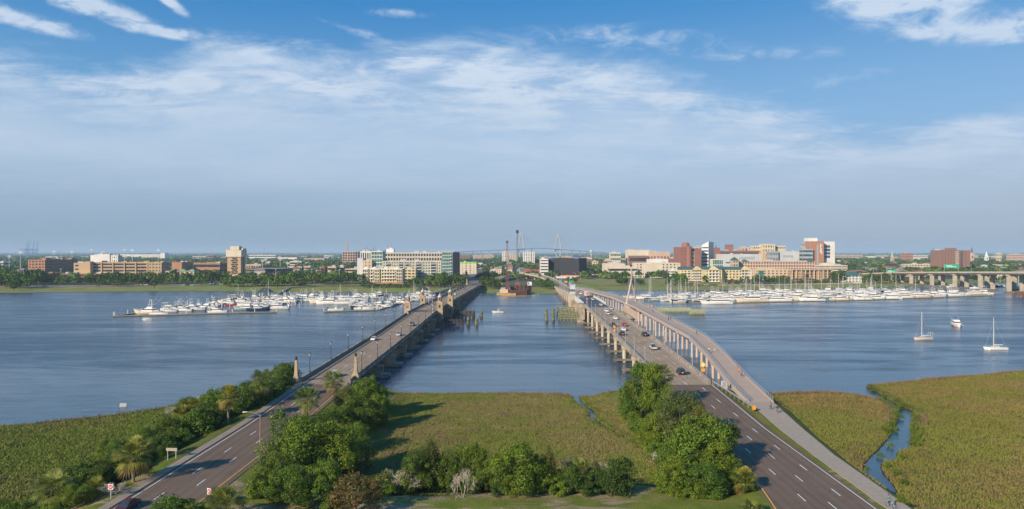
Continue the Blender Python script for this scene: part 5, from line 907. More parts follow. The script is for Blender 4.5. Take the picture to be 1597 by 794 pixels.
def hull_mesh(L, B, D, sheer=.35, stern=.8, rake=.10):
    mb = MB(); rings = []
    for t in (-1, -.6, -.1, .35, .7, .9, 1.0):
        w = B / 2 * (stern + (1 - stern) * (t + 1) / .9 if t < -.1 else math.sqrt(max(0, 1 - max(0, (t + .1) / 1.1) ** 2.2))); w = max(w, .03); y = L / 2 * t; z = D + sheer * max(0, t) ** 2 + .08
        rings.append([(-w, y + rake * L * max(0, t) ** 3, z), (-w * .88, y + rake * .4 * L * max(0, t) ** 3, D * .35), (-w * .55, y, -.35), (w * .55, y, -.35), (w * .88, y + rake * .4 * L * max(0, t) ** 3, D * .35), (w, y + rake * L * max(0, t) ** 3, z)])
    mb.loft(rings[::-1]); return mb
def house(mb, y0, y1, w0, w1, z0, z1, rake=.5, back=.1, mi=0):
    mb.loft([[(-w0, y0, z0), (w0, y0, z0), (w0 * .92, y1, z0), (-w0 * .92, y1, z0)], [(-w1, y0 + back, z1), (w1, y0 + back, z1), (w1 * .9, y1 - rake, z1), (-w1 * .9, y1 - rake, z1)]], mi)
def band(mb, y0, y1, w0, w1, z0, z1, rake, back, a_, b_, e=.03, mi=0):    # dark window band wrapped round a deckhouse, between height fractions a_ and b_
    f = lambda t: (w0 + (w1 - w0) * t + e, y0 + back * t - e, y1 - rake * t + e, z0 + (z1 - z0) * t)
    p = f(a_); q = f(b_); mb.loft([[(-p[0], p[1], p[3]), (p[0], p[1], p[3]), (p[0] * .92, p[2], p[3]), (-p[0] * .92, p[2], p[3])], [(-q[0], q[1], q[3]), (q[0], q[1], q[3]), (q[0] * .9, q[2], q[3]), (-q[0] * .9, q[2], q[3])]], mi)
def boat_kind(kind):
    p = []
    if kind == 'yacht':
        p.append(('hull', hull_mesh(22, 5.6, 1.9, .8).mesh('hull', HULLW))); m = MB(); house(m, -8.5, 5.5, 2.35, 2.2, 1.95, 3.9, 2.0, .2); house(m, -6, 2.0, 2.0, 1.7, 3.95, 5.3, 1.2, .6); m.bx(-2.1, 2.1, -9, -5.5, 3.95, 4.05); p.append(('deckhouse', m.mesh('deckhouse', HULLW)))
        m = MB(); band(m, -8.5, 5.5, 2.35, 2.2, 1.95, 3.9, 2.0, .2, .38, .78); band(m, -6, 2.0, 2.0, 1.7, 3.95, 5.3, 1.2, .6, .4, .8); p.append(('window_band', m.mesh('window_band', GLASS))); m = MB(); m.bx(-1.7, 1.7, -4.8, -1.5, 6.1, 6.2); m.tube((0, -4.6, 5.3), (0, -5.2, 7.6), .12, n=5); m.tube((-1.5, -4.5, 5.3), (-1.5, -4.5, 6.1), .06, n=4); m.tube((1.5, -4.5, 5.3), (1.5, -4.5, 6.1), .06, n=4); m.box(0, -5, 7.1, 1.2, .4, .25); p.append(('radar_arch', m.mesh('radar_arch', HULLW)))
    elif kind == 'cruiser':
        p.append(('hull', hull_mesh(13, 4.1, 1.45, .6).mesh('hull', HULLW))); m = MB(); house(m, -3.5, 3.6, 1.6, 1.45, 1.5, 2.9, 1.8, .1); m.bx(-1.5, 1.5, -3.6, .4, 2.95, 3.5); p.append(('cabin', m.mesh('cabin', HULLW)))
        m = MB(); band(m, -3.5, 3.6, 1.6, 1.45, 1.5, 2.9, 1.8, .1, .42, .84); p.append(('window_band', m.mesh('window_band', GLASS))); m = MB(); m.bx(-1.5, 1.5, -5.6, -1.8, 4.75, 4.85)
        p.append(('canvas_top', m.mesh('canvas_top', CANV['white']))); m = MB()
        for sx in (-1, 1):
            for yy in (-5.4, -2): m.tube((sx * 1.4, yy, 1.6), (sx * 1.4, yy, 4.75), .05, n=4)
        p.append(('frame', m.mesh('frame', MAST)))
    elif kind == 'sportfish':
        p.append(('hull', hull_mesh(16, 4.9, 1.5, 1.3).mesh('hull', HULLW))); m = MB(); house(m, -2.8, 4.4, 2.0, 1.8, 1.6, 3.3, 2.6, .1); m.bx(-1.6, 1.6, -2.4, .8, 3.3, 4.2); p.append(('cabin', m.mesh('cabin', HULLW))); m = MB(); band(m, -2.8, 4.4, 2.0, 1.8, 1.6, 3.3, 2.6, .1, .4, .8); p.append(('window_band', m.mesh('window_band', GLASS)))
        m = MB(); m.bx(-1.7, 1.7, -2.8, 0, 5.3, 5.4); m.bx(-.8, .8, -2, -.6, 8.2, 8.3)
        for sx in (-1, 1):
            for yy in (-2.5, -.2): m.tube((sx * 1.6, yy, 3.4), (sx * .7, -1.3 + (yy + 1.3) * .5, 8.2), .06, n=4)
            m.tube((sx * 1.6, -1, 4), (sx * 3.2, -6, 9.5), .04, n=4)
        p.append(('tuna_tower', m.mesh('tuna_tower', MAST)))
    elif kind == 'open':
        p.append(('hull', hull_mesh(8.5, 2.7, 1.0, .4).mesh('hull', HULLW))); m = MB(); m.bx(-.9, .9, -3.2, 2.4, .95, 1.1); p.append(('deck', m.mesh('deck', DECK))); m = MB(); m.bx(-.45, .45, -.6, .4, 1.05, 2.0); p.append(('console', m.mesh('console', HULLW))); m = MB(); m.bx(-1.0, 1.0, -1.4, .8, 2.95, 3.05); p.append(('t_top', m.mesh('t_top', CANV['white'])))
        m = MB(); 
        for sx in (-1, 1): m.tube((sx * .8, -1.2, 1), (sx * .8, -1.2, 2.95), .05, n=4); m.tube((sx * .8, .6, 1), (sx * .8, .6, 2.95), .05, n=4)
        p.append(('frame', m.mesh('frame', MAST))); m = MB(); m.box(0, -4.4, .3, .5, .6, 1.5); p.append(('outboard', m.mesh('outboard', CANV['black'])))
    elif kind == 'sail':
        p.append(('hull', hull_mesh(11, 3.3, 1.15, .35, .62, .10).mesh('hull', HULLW))); m = MB(); house(m, -1.6, 2.6, 1.0, .85, 1.2, 1.75, .5, .1); p.append(('cabin', m.mesh('cabin', HULLW))); m = MB(); band(m, -1.6, 2.6, 1.0, .85, 1.2, 1.75, .5, .1, .35, .75); p.append(('window_band', m.mesh('window_band', GLASS)))
        m = MB(); m.tube((0, 1.2, 1.2), (0, 1.2, 16.5), .17, .11, 6); m.tube((-.7, 1.2, 9), (.7, 1.2, 9), .04, n=4); p.append(('mast', m.mesh('mast', MAST))); m = MB(); m.tube((0, 1.1, 2.5), (0, -3.4, 2.5), .22, .14, 6); p.append(('boom', m.mesh('boom', CANV['blue'])))
        m = MB(); m.tube((0, 5.4, 1.5), (0, 1.2, 15), .025, n=3); m.tube((0, -5.2, 1.3), (0, 1.2, 15), .025, n=3)
        for sx in (-1, 1): m.tube((sx * 1.4, 1.0, 1.2), (0, 1.2, 13), .02, n=3)
        p.append(('rigging', m.mesh('rigging', MAST)))
    m = MB(); L, B = {'yacht': (22, 5.6), 'cruiser': (13, 4.1), 'sportfish': (16, 4.9), 'open': (8.5, 2.7), 'sail': (11, 3.3)}[kind]
    zr0, H0 = {'yacht': (2.0, .9), 'cruiser': (1.55, .7), 'sportfish': (1.7, .7), 'open': (1.05, .3), 'sail': (1.25, .6)}[kind]
    for sx in (-1, 1):
        pts = [(sx * B * .49, -L * .1, zr0 + H0), (sx * B * .45, L * .18, zr0 + H0 + .15), (sx * B * .25, L * .40, zr0 + H0 + .45), (0, L * .56, zr0 + H0 + .7)]
        for p_, q_ in zip(pts[:-1], pts[1:]): m.tube(p_, q_, .03, n=3); m.tube(p_, (p_[0], p_[1], zr0 - .1), .025, n=3)
    p.append(('bow_rail', m.mesh('bow_rail', MAST))); return p
BK = {k: boat_kind(k) for k in ('yacht', 'cruiser', 'sportfish', 'open', 'sail')}; BL = {'yacht': 22, 'cruiser': 13, 'sportfish': 16, 'open': 8.5, 'sail': 11}
BN = {'yacht': 'motor_yacht', 'cruiser': 'cabin_cruiser', 'sportfish': 'sport_fishing_boat', 'open': 'open_motorboat', 'sail': 'sailboat'}
def boat(kind, x, y, rz, s_, label, group=None, hull=None, canvas=None, cat=None):
    t = thing(BN[kind], label, cat or {'yacht': 'yacht', 'sail': 'sailboat'}.get(kind, 'motorboat'), (x, y, 0), rz, group); t.scale = (s_,) * 3
    for nm, me in BK[kind]:
        o = obj(nm, me, t)
        if nm == 'hull' and hull: o.material_slots[0].link = 'OBJECT'; o.material_slots[0].material = hull
        if nm in ('canvas_top', 'boom', 't_top') and canvas: o.material_slots[0].link = 'OBJECT'; o.material_slots[0].material = canvas
    return t
def dock(name, x0, y0, x1, y1, w, label, piles=0, group=None, every=12.0, ph=2.6):
    cx_, cy_ = (x0 + x1) / 2, (y0 + y1) / 2; L = math.hypot(x1 - x0, y1 - y0); a_ = math.atan2(y1 - y0, x1 - x0); t = thing(name, label, 'dock', (cx_, cy_, 0), a_, group)
    mb = MB(); mb.bx(-L / 2, L / 2, -w / 2, w / 2, .1, .62); mb.build('walkway', DOCK, t); mb = MB(); mb.bx(-L / 2 - .05, L / 2 + .05, -w / 2 - .12, -w / 2, .15, .5); mb.bx(-L / 2 - .05, L / 2 + .05, w / 2, w / 2 + .12, .15, .5); mb.build('side_timber', TIMBER, t)
    n = max(2, int(L / every))
    for k in range(n + 1): mb = MB(); mb.lathe(-L / 2 + .3 + (L - .6) * k / n, w / 2 + .35, -2, [(.24, 0), (.24, 2 + ph), (.03, 2.5 + ph)], 6); mb.build('pile', PILE, t)
    return t
rb_ = random.Random(44)
def pick(r, sail=.1):
    q = r.random()
    if q < sail: return 'sail'
    return r.choice(('cruiser', 'cruiser', 'sportfish', 'open', 'cruiser', 'open', 'sportfish'))
COLH = [None] * 10 + [HULLC, HULLC, HULLC, HULLN, HULLN, HULLG]; KEYC = list(CANV)
def w0(px, py): return P(px, py, 0)[:2]
# ---- left marina: docks
def dk(p, q, w, label, **k): a_ = w0(*p); b_ = w0(*q); return dock('floating_dock', a_[0], a_[1], b_[0], b_[1], w, label, **k)
dk((177, 494), (432, 487.5), 3.2, 'long outer floating dock of the left marina with white piles', every=14); dk((180, 493.5), (262, 482), 2.4, 'short floating dock angling back from the left tip of the outer dock'); dk((262, 482), (350, 473.5), 2.4, 'floating dock behind the first row of cruisers at the left', every=10); dk((350, 473.5), (470, 463.5), 2.4, 'floating dock leading back toward the gazebo in the left marina', every=14)
dk((505, 487), (590, 484.3), 3.2, 'outer floating dock of the marina part nearer the old bridge'); dk((486, 463.2), (600, 463.0), 2.2, 'back floating dock in the middle of the left marina', every=16); dk((590, 484), (652, 466), 2.2, 'floating dock running back beside the old bridge', every=14); dk((330, 465.3), (380, 464.8), 1.6, 'small separate low dock behind the left marina')
LMG = 'boats moored in the left marina'
def cluster(pts, n, r, spread, kinds, sc, labels, group, head=(0, pi), jitter=.12, sail=.1):
    for i in range(n):
        t = (i + r.random() * .8) / n * (len(pts) - 1); j = min(int(t), len(pts) - 2); f = t - j; px = pts[j][0] * (1 - f) + pts[j + 1][0] * f + r.uniform(-2, 2); py = pts[j][1] * (1 - f) + pts[j + 1][1] * f + r.uniform(-spread, spread)
        x, y = w0(px, py); k = kinds(r); s_ = sc * r.uniform(.8, 1.12); hu = r.choice(COLH); cv = CANV[r.choice(KEYC)]
        boat(k, x, y, -pi / 2 + r.choice(head) + r.gauss(0, jitter), s_, labels[k], group, hu, cv)
def lab(where): return {'cruiser': f'white cabin cruiser moored {where}', 'sportfish': f'white sport fishing boat with tower moored {where}', 'open': f'small open motorboat moored {where}', 'sail': f'sailboat with bare mast moored {where}', 'yacht': f'large motor yacht moored {where}'}
pk = lambda r: pick(r, .06)
for kx, px, py, s_, hu, lb_ in (('sportfish', 233, 489.6, 1.15, HULLC, 'big cream motor yacht with high flybridge at the left end of the outer dock'), ('cruiser', 248, 491.5, .9, None, 'low white cruiser in front of the big cream yacht'), ('cruiser', 268, 484.5, 1.15, None, 'white cruiser second from the left in the left marina'), ('cruiser', 340, 488.3, 1.0, None, 'white cruiser with pointed bow alone inside the outer dock'), ('sportfish', 385, 483.3, 1.05, HULLG, 'green hulled yacht at the near corner of the middle cluster'), ('sportfish', 402, 483.7, .95, HULLN, 'dark hulled sport fisher at the near edge of the middle cluster'), ('cruiser', 435, 482.3, 1.15, None, 'sleek white cruiser at the right end of the middle cluster'), ('cruiser', 512, 474.5, 1.35, None, 'white motor cruiser nearest in the right cluster of the left marina'), ('cruiser', 538, 474.6, 1.15, None, 'white cruiser with rounded bow beside the nearest of the right cluster'), ('open', 524, 484.7, 1.3, None, 'small white work boat inside the outer dock by the old bridge'), ('open', 362, 476.5, 1.1, HULLR, 'small red hulled boat in the back row of the left marina'), ('cruiser', 373, 471.5, 1.3, None, 'wide white cruiser in the back row of the left marina')):
    x, y = w0(px, py); boat(kx, x, y, -pi / 2 + (pi if px in (233, 385, 512) else 0) + rb_.gauss(0, .06), s_, lb_, None, hu, CANV['white'])
cluster([(262, 486), (300, 483), (345, 477)], 12, rb_, 2.2, pk, .95, lab('at the left dock of the left marina'), LMG + ', left row')
cluster([(345, 474), (400, 469), (470, 464)], 22, rb_, 2.0, pk, 1.0, lab('in the back row of the left marina'), LMG + ', back row')
cluster([(378, 481), (410, 476), (450, 470), (500, 465)], 36, rb_, 3.2, pk, 1.0, lab('in the crowded middle of the left marina'), LMG + ', middle')
cluster([(492, 473), (530, 469.5), (590, 464)], 26, rb_, 3.0, pk, 1.05, lab('in the right cluster of the left marina'), LMG + ', right cluster')
cluster([(556, 482), (600, 477), (640, 468), (672, 461)], 46, rb_, 3.6, pk, .95, lab('close to the old bridge in the left marina'), LMG + ', by the bridge')
# loose white piles of the left marina
PG = 'white mooring piles of the left marina'; pm = MB(); pm.lathe(0, 0, -2, [(.26, 0), (.26, 5.4), (.03, 5.9)], 6); pm = pm.mesh('mooring_pile', PILE)
for i in range(40):
    px = rb_.uniform(290, 650); py = 482 - (px - 290) / 360 * 14 + rb_.uniform(-8, 5); x, y = w0(px, py); o = obj('mooring_pile', pm, loc=(x, y, 0)); tag(o, 'white mooring pile standing among the boats of the left marina', 'piling', PG)
# gazebos and jetties
for px, py, lb_, Y1 in ((414, 464.8, 'dark roofed open gazebo on the far jetty behind the left marina', 0), (659, 461.8, 'dark roofed gazebo behind the left stone towers at the end of the marina walkway', 1)):
    x, y = w0(px, py); t = thing('gazebo', lb_, 'gazebo', (x, y, 0)); mb = MB(); mb.bx(-5, 5, -4, 4, 1.6, 2.0); mb.build('platform', DOCK, t)
    for sx in (-1, 1):
        for sy in (-1, 1): mb = MB(); mb.box(sx * 4, sy * 3.2, -2, .5, .5, 7.6); mb.build('post', PILE, t)
    mb = MB(); mb.loft([[(-5.6, -4.8, 5.5), (5.6, -4.8, 5.5), (5.6, 4.8, 5.5), (-5.6, 4.8, 5.5)], [(-2.4, -.2, 9.4), (2.4, -.2, 9.4), (2.4, .2, 9.4), (-2.4, .2, 9.4)]]); mb.build('roof', pmat('green_black_shingle', (.035, .05, .045), .8, .2), t)
def jetty(label, p, q, w, z, n, zd=1.9):
    a_ = P(*p, z); b_ = P(*q, z); dx_, dy_ = b_[0] - a_[0], b_[1] - a_[1]; L = math.hypot(dx_, dy_); t = thing('jetty', label, 'jetty', ((a_[0] + b_[0]) / 2, (a_[1] + b_[1]) / 2, 0), math.atan2(dy_, dx_)); mb = MB(); mb.bx(-L / 2, L / 2, -w / 2, w / 2, zd - .3, zd); mb.build('walkway', DOCK, t); mb = MB()
    for s_ in (-1, 1): mb.bx(-L / 2, L / 2, s_ * w / 2 - .06, s_ * w / 2 + .06, zd + .9, zd + 1.05)
    mb.build('railing', PILE, t)
    for k in range(n):
        for s_ in (-1, 1): mb = MB(); mb.box(-L / 2 + L * (k + .5) / n, s_ * w / 2, -2, .4, .4, zd + 2.9); mb.build('pile', TIMBER, t)
jetty('grey timber jetty from the far shore to the marina gazebo on the left', (420, 463.2), (452, 448), 3, 1.9, 8); jetty('timber jetty from the shore to the gazebo behind the stone towers', (664, 460), (706, 447.5), 3, 1.9, 9)
# ---- right marina
RMG = 'boats moored in the right marina'
for a_, b_, lb_ in (((990, 467), (1100, 473), 'front floating dock at the left end of the right marina'), ((1100, 473.8), (1350, 468.5), 'front floating dock behind the large yachts of the right marina'), ((1350, 468.5), (1545, 461.5), 'front floating dock at the right end of the right marina'), ((1030, 464), (1500, 459.8), 'middle floating dock of the right marina'), ((1060, 460), (1480, 456.5), 'third floating dock of the right marina'), ((1100, 457), (1460, 454), 'rear floating dock of the right marina')): dk(a_, b_, 2.4, lb_, every=30)
front = [('yacht', 1119, 474.6, 1.06, None, 'long white motor yacht with raked bow, nearest in the right marina', 1), ('cruiser', 1172, 471.3, 1.75, HULLC, 'cream trawler yacht right of the long white motor yacht', 1), ('yacht', 1215, 470.5, .95, None, 'white motor yacht with black stripe in the middle of the front row', 0), ('sportfish', 1267, 469.7, 1.25, None, 'streamlined white yacht with dark windows in the front row', 1), ('cruiser', 1310, 468.8, 1.1, HULLC, 'cream houseboat with a flat roof in the front row', 0), ('cruiser', 1346, 468, 1.15, None, 'white cruiser right of the cream houseboat', 1), ('cruiser', 1368, 466.8, 1.05, None, 'white cruiser in the front row left of the tan boat by two berths', 0), ('cruiser', 1391, 466.6, 1.3, None, 'white express cruiser left of the tan yacht by one berth', 1), ('cruiser', 1414, 465.2, 1.0, None, 'small white cruiser just left of the tan yacht', 0), ('cruiser', 1438, 464.6, 1.2, pmat('hull_tan', (.62, .45, .28), .4, .05), 'tan coloured yacht in the front row of the right marina', 0), ('cruiser', 1462, 464.2, 1.0, pmat('hull_mauve', (.45, .38, .38), .4, .05), 'mauve white cruiser right of the tan yacht', 1), ('sportfish', 1487, 462.5, 1.25, None, 'big white sport fisher at the right end of the front row', 0), ('sail', 1060, 472, .95, HULLC, 'cream hulled sailboat in front at the left of the right marina', 0), ('cruiser', 1084, 469.5, 1.1, None, 'white cruiser with blue windows left of the long yacht', 0), ('sportfish', 1191, 458.5, 1.3, None, 'tall white flybridge yacht behind the front row')]
for f_ in front:
    k, px, py, s_, hu, lb_ = f_[:6]; x, y = w0(px, py); boat(k, x, y, -pi / 2 + (pi if (len(f_) > 6 and f_[6]) else 0) + rb_.gauss(0, .05), s_, lb_, None, hu, CANV['blue' if px == 1060 else 'white'])
rowsR = [([(985, 465), (1040, 469), (1100, 471)], 22, .6, 1.8, 'at the left end of the right marina', 'left end'), ([(1030, 463), (1110, 462), (1200, 464)], 26, .28, 2.2, 'behind the long white yacht in the right marina', 'left middle'), ([(1110, 468), (1200, 467), (1330, 465)], 26, .12, 1.9, 'in the second row of the right marina', 'second row'),
         ([(1150, 461), (1250, 460), (1350, 460)], 34, .2, 2.8, 'in the middle of the right marina', 'middle'), ([(1330, 464.5), (1400, 462.5), (1480, 461)], 30, .18, 2.2, 'behind the tan yacht in the right marina', 'right'), ([(1180, 457), (1300, 456), (1420, 456)], 34, .32, 2.0, 'in the back rows of the right marina', 'back rows'), ([(1480, 460.5), (1515, 459), (1540, 458.5)], 9, .05, 1.0, 'at the right marina end by the bridge piers', 'right end')]
for pts, n, sl, sp_, wh, g_ in rowsR: cluster(pts, n, rb_, sp_, (lambda r, sl=sl: pick(r, sl)), 1.08, lab(wh), RMG + ', ' + g_, head=(0, pi), jitter=.1)
for i in range(14): x, y = w0(1485 + i * 9 + rb_.uniform(-3, 3), 447 + rb_.uniform(-1.5, 3.5)); boat(pick(rb_, .4), x, y, -pi / 2 + rb_.gauss(0, .3), 1.1, 'boat moored beyond the highway bridge piers at the right', 'boats beyond the highway bridge', rb_.choice(COLH))
# ---- anchored and moving boats
x, y = w0(1440.5, 530); t = boat('sail', x, y, pi / 2 + .15, .80, 'anchored sailboat with a mast and stern arch, left of the two anchored sailboats', None, HULLC, CANV['white']); t['category'] = 'sailboat'
mb = MB()
for sx in (-1, 1): mb.tube((sx * 1.1, -4.6, 1.3), (sx * 1.1, -5.4, 4.2), .05, n=5); mb.tube((sx * 1.1, -3.2, 1.3), (sx * 1.1, -4, 4.3), .05, n=5)
mb.tube((-1.1, -5.4, 4.2), (1.1, -5.4, 4.2), .05, n=5); mb.tube((-1.1, -4, 4.3), (1.1, -4, 4.3), .05, n=5); mb.build('stern_arch', MAST, t)
x, y = w0(1553.5, 545.5); boat('sail', x, y, pi / 2 - .05, .82, 'anchored white sailboat with a bare mast nearest the right edge', None, None, CANV['white'])
x, y = w0(1492, 509); t = boat('cruiser', x, y, pi - .35, 1.0, 'anchored white flybridge cruiser seen bow on between the two sailboats', None, None, CANV['blue'])
for px, py, m, lb_, c_ in ((1487, 509.5, pmat('buoy_red', (.7, .08, .03), .5, 0), 'small orange red mooring buoy at the bow of the flybridge cruiser', 1), (1498.5, 508.6, SW, 'small white mooring buoy beside the flybridge cruiser', 0), (1539.5, 545, SW, 'white mooring buoy left of the right-hand sailboat', 0)):
    x, y = w0(px, py); mb = MB(); mb.lathe(0, 0, -.2, [(.15, 0), (.42, .2), (.5, .5), (.36, .85), (.1, 1.0)], 8); o = mb.build('mooring_buoy', m); o.location = (x, y - 1.5, 0); tag(o, lb_, 'buoy')
x, y = w0(777, 487.8); boat('open', x, y, pi / 2, .85, 'small white open boat in the middle of the river channel', None, None, CANV['white'])
x, y = w0(1595, 463); fender('red_fender', 'dark red navigation fender cut by the right picture edge', x - 3, x + 8, y, y + 6, 4, 4, RUST)
# ================================================ THE CITY ON THE FAR SHORE
def bm(n, c, v=.08): return pmat('wall_' + n, c, .85, v, .05, spec=.3)
BR = bm('red_brick', (.27, .125, .09)); BR2 = bm('orange_brick', (.40, .20, .12)); TAN = bm('tan', (.46, .31, .18)); CREAM = bm('cream', (.60, .52, .40)); WHT = bm('white', (.68, .65, .60)); YEL = bm('yellow', (.62, .51, .30)); PNK = bm('pink', (.55, .385, .29)); GRY = bm('grey', (.36, .37, .37)); LGR = bm('light_grey', (.52, .53, .53)); BEI = bm('beige', (.55, .42, .28)); DBR = bm('dark_brick', (.17, .095, .07)); BLK = bm('black_wrap', (.032, .034, .04)); BLU = bm('blue_grey', (.16, .22, .27))
GRNR = pmat('green_metal_roof', (.045, .12, .10), .6, .1, .1); GRN2 = pmat('sage_roof', (.16, .27, .14), .7, .1, .1); ROOFG = pmat('flat_roof', (.34, .33, .31), .9, .2, .05); GGLS = pmat('green_glass', (.06, .17, .14), .12, .35, .12, spec=.8); BGLS = pmat('blue_glass', (.04, .08, .12), .1, .3, .1, spec=.8); LIME = pmat('lime_trim', (.22, .55, .06), .7, 0); MECH = pmat('rooftop_units', (.45, .45, .44), .8, .2, .3); ORB = pmat('orange_barrier', (.70, .22, .06), .7, .1)
FOOT = []
def building(label, c, a, b, Y, ytop, th=0.0, style='punched', m=TAN, n=5, bay=4.2, depth=None, gl=GLASS, name='building', roof=None, pent=True, z0=1.5, band=.5, pier=.38, trim=None, cat='building', seed=0, blank_side=False):
    al = (a - CX) / F; x0 = XA(c, Y); t_ = R(th); z1 = ZA(ytop, Y); tl = (x0 - al * Y) / (cos(t_) + al * sin(t_))
    if depth is None: be = (b - CX) / F; den = sin(t_) - be * cos(t_); tr = abs((be * Y - x0) / den) if abs(den) > 1e-4 else 25; tr = min(tr, 140)
    else: tr = depth
    H = z1 - z0; o = thing(name, label, cat, (x0, Y, z0), -t_); r = random.Random(int(c * 7 + Y)); e = .45; fh = H / n
    FOOT.append((x0, Y, -t_, tl, tr))
    mb = MB(); gb = MB(); gb.bx(-tl + e, -e, e, tr - e, 0, H - .3); gb.build('window_glass', gl, o)
    if style == 'blank': mb.bx(-tl, 0, 0, tr, 0, H); 
    for k in range(n + 1):                      # spandrels, floor by floor
        if style == 'blank': break
        zc = k * fh; h0 = max(0, zc - fh * band * .35); h1 = min(H, zc + fh * band * .65) if k < n else H
        if k == n: h0 = H - fh * band * .45
        mb.bx(-tl, 0, 0, tr, h0, h1)
    if style in ('punched', 'curtain', 'ribbon', 'balcony'):
        pw = {'punched': pier, 'curtain': .10, 'ribbon': .06, 'balcony': .3}[style]; q = .12
        nb = max(1, int(round(tl / bay))); s_ = tl / nb
        for i in range(nb + 1):
            if style == 'ribbon' and i % 4 and i != nb: continue
            w_ = s_ * pw; w_ = w_ * 1.6 if i in (0, nb) else w_; x = -tl + i * s_; xa, xb = max(-tl - .02, x - w_ / 2), min(.02, x + w_ / 2); mb.bx(xa, xb, -.06 + q * 0, .7, 0.02, H - .02); mb.bx(xa, xb, tr - .7, tr + .05, .02, H - .02)
        nb = max(1, int(round(tr / bay))); s_ = tr / nb
        for i in range(nb + 1):
            if style == 'ribbon' and i % 4 and i != nb: continue
            w_ = s_ * pw; y = i * s_; ya, yb = max(.71, y - w_ / 2), min(tr - .71, y + w_ / 2)
            if yb > ya: mb.bx(-.7, .05, ya, yb, .02, H - .02); mb.bx(-tl - .05, -tl + .7, ya, yb, .02, H - .02)
    mb.build('wall', m, o, kind=None)
    rf = MB()
    if roof == 'hip': rf.loft([[(-tl - .8, -.8, H), (.8, -.8, H), (.8, tr + .8, H), (-tl - .8, tr + .8, H)], [(-tl + tr * .4, tr * .45, H + tr * .34), (-tr * .4, tr * .45, H + tr * .34), (-tr * .4, tr * .55, H + tr * .34), (-tl + tr * .4, tr * .55, H + tr * .34)]]); rf.build('roof', GRNR, o)
    else:
        rf.bx(-tl + .6, -.6, .6, tr - .6, H + .02, H + .3); rf.build('roof', ROOFG, o); p = MB(); p.bx(-tl - .1, .1, -.1, .35, H, H + .9); p.bx(-tl - .1, .1, tr - .35, tr + .1, H, H + .9); p.bx(-.35, .1, .36, tr - .36, H, H + .9); p.bx(-tl - .1, -tl + .35, .36, tr - .36, H, H + .9); p.build('parapet', trim or m, o)
    if pent and roof is None:
        for _ in range(r.randint(1, 3) + int(tl / 40)): mm = MB(); w_ = min(tl * .3, r.uniform(3, 9)); d_ = min(tr * .4, r.uniform(3, 7)); mm.box(-r.uniform(w_, max(w_ + .1, tl - w_)), r.uniform(d_, max(d_ + .1, tr - d_)), H + .3, w_, d_, r.uniform(1.4, 3)); mm.build('rooftop_unit', MECH if r.random() < .6 else m, o)
    return o, tl, tr, H
def addbox(o, nm, x0, x1, y0, y1, z0, z1, m): mb = MB(); mb.bx(x0, x1, y0, y1, z0, z1); return mb.build(nm, m, o)
B = building
# ---- left
o, tl, tr, H = B('long brick hospital wing with a shaded side at the far left', 70, 44, 121, 1080, 406, 0, 'punched', BR2, 6, 5); addbox(o, 'lift_tower', -6, 1, 1, 12, H, H + 4, BR2); addbox(o, 'lift_tower', -8, -1, tr - 14, tr - 3, H, H + 3, BR2)
B('low red brick building with a glazed entrance in front of the far left hospital', 75, 52, 96, 985, 427.5, 0, 'ribbon', BR, 3, 5, z0=1.5); B('low dark flat roofed building behind the shore trees at the left', 158, 97, None, 1000, 427.5, 0, 'ribbon', BR, 2, 5, depth=30)
o, tl, tr, H = B('plain tan end block of the long hospital at the left', 140, 115, 141, 1015, 411, 0, 'blank', TAN, 5, 6); addbox(o, 'stair_tower', -7, 1, -.6, 8, 0, H + 3, TAN)
for zz in (8, 13.5, 19): addbox(o, 'window', -tl + 2, -tl + 7, -.1, .05, zz, zz + 2.4, GLASS)
o, tl, tr, H = B('long tan hospital building with dark window bays behind the left shore trees', 230, 141, None, 1022, 410, 0, 'ribbon', TAN, 5, 2.4, depth=45, band=.42)
for i in range(6): addbox(o, 'pilaster', -tl + i * tl / 5.0 - .8, -tl + i * tl / 5.0 + .8, -1.2, .3, 0, H + .5, TAN)
o, tl, tr, H = B('tan right wing of the long hospital with green tinted windows and shaded side', 252, 231.5, 266, 1010, 410, 0, 'punched', TAN, 5, 5.2, gl=GGLS, pier=.42)
B('white cubic building behind the long tan hospital', 171, 141, 176, 1330, 398.5, 0, 'blank', WHT, 4); o = B('tall white block in front of the white cubic building at the left', 171, 152.5, 175, 1300, 397, 0, 'blank', WHT, 4)[0]; addbox(o, 'window', -15, -4, -.12, .05, 12, 24, GLASS)
o = B('separate small white block right of the white cubic building', 184, 173, 191, 1300, 399, 0, 'punched', WHT, 5, 5, pier=.6)[0]
B('wide low white warehouse far behind the left hospital', 252, 178, None, 4200, 397, 0, 'blank', WHT, 1, depth=60, pent=False); B('low white hall in front of the wide warehouse', 252, 221, None, 3900, 398, 0, 'blank', CREAM, 1, depth=50, pent=False); B('tiny white roofed hangar on the horizon at the left', 257, 250, None, 3600, 395, 0, 'blank', WHT, 1, depth=40)
B('red brick building right of the long hospital', 283.5, 268, 300, 1180, 409.5, 0, 'blank', BR2, 3, 5); B('long low red brick building left of the beige hotel tower', 343, 302, 357, 1200, 410.5, 0, 'ribbon', BR2, 2, 6, depth=50)
o, tl, tr, H = B('pale columned building with three green pyramid roofs behind the left shore trees', 303, 258, None, 985, 423.5, 0, 'punched', BEI, 2, 6.5, depth=16, pent=False)
for f_ in (.75, .43, .12): rf = MB(); rf.loft([[(-tl * f_ - 6.3, -1, H), (-tl * f_ + 6.3, -1, H), (-tl * f_ + 6.3, 13, H), (-tl * f_ - 6.3, 13, H)], [(-tl * f_ - 1, 5, H + 3.6), (-tl * f_ + 1, 5, H + 3.6), (-tl * f_ + 1, 7, H + 3.6), (-tl * f_ - 1, 7, H + 3.6)]]); rf.build('pyramid_roof', GRN2, o)
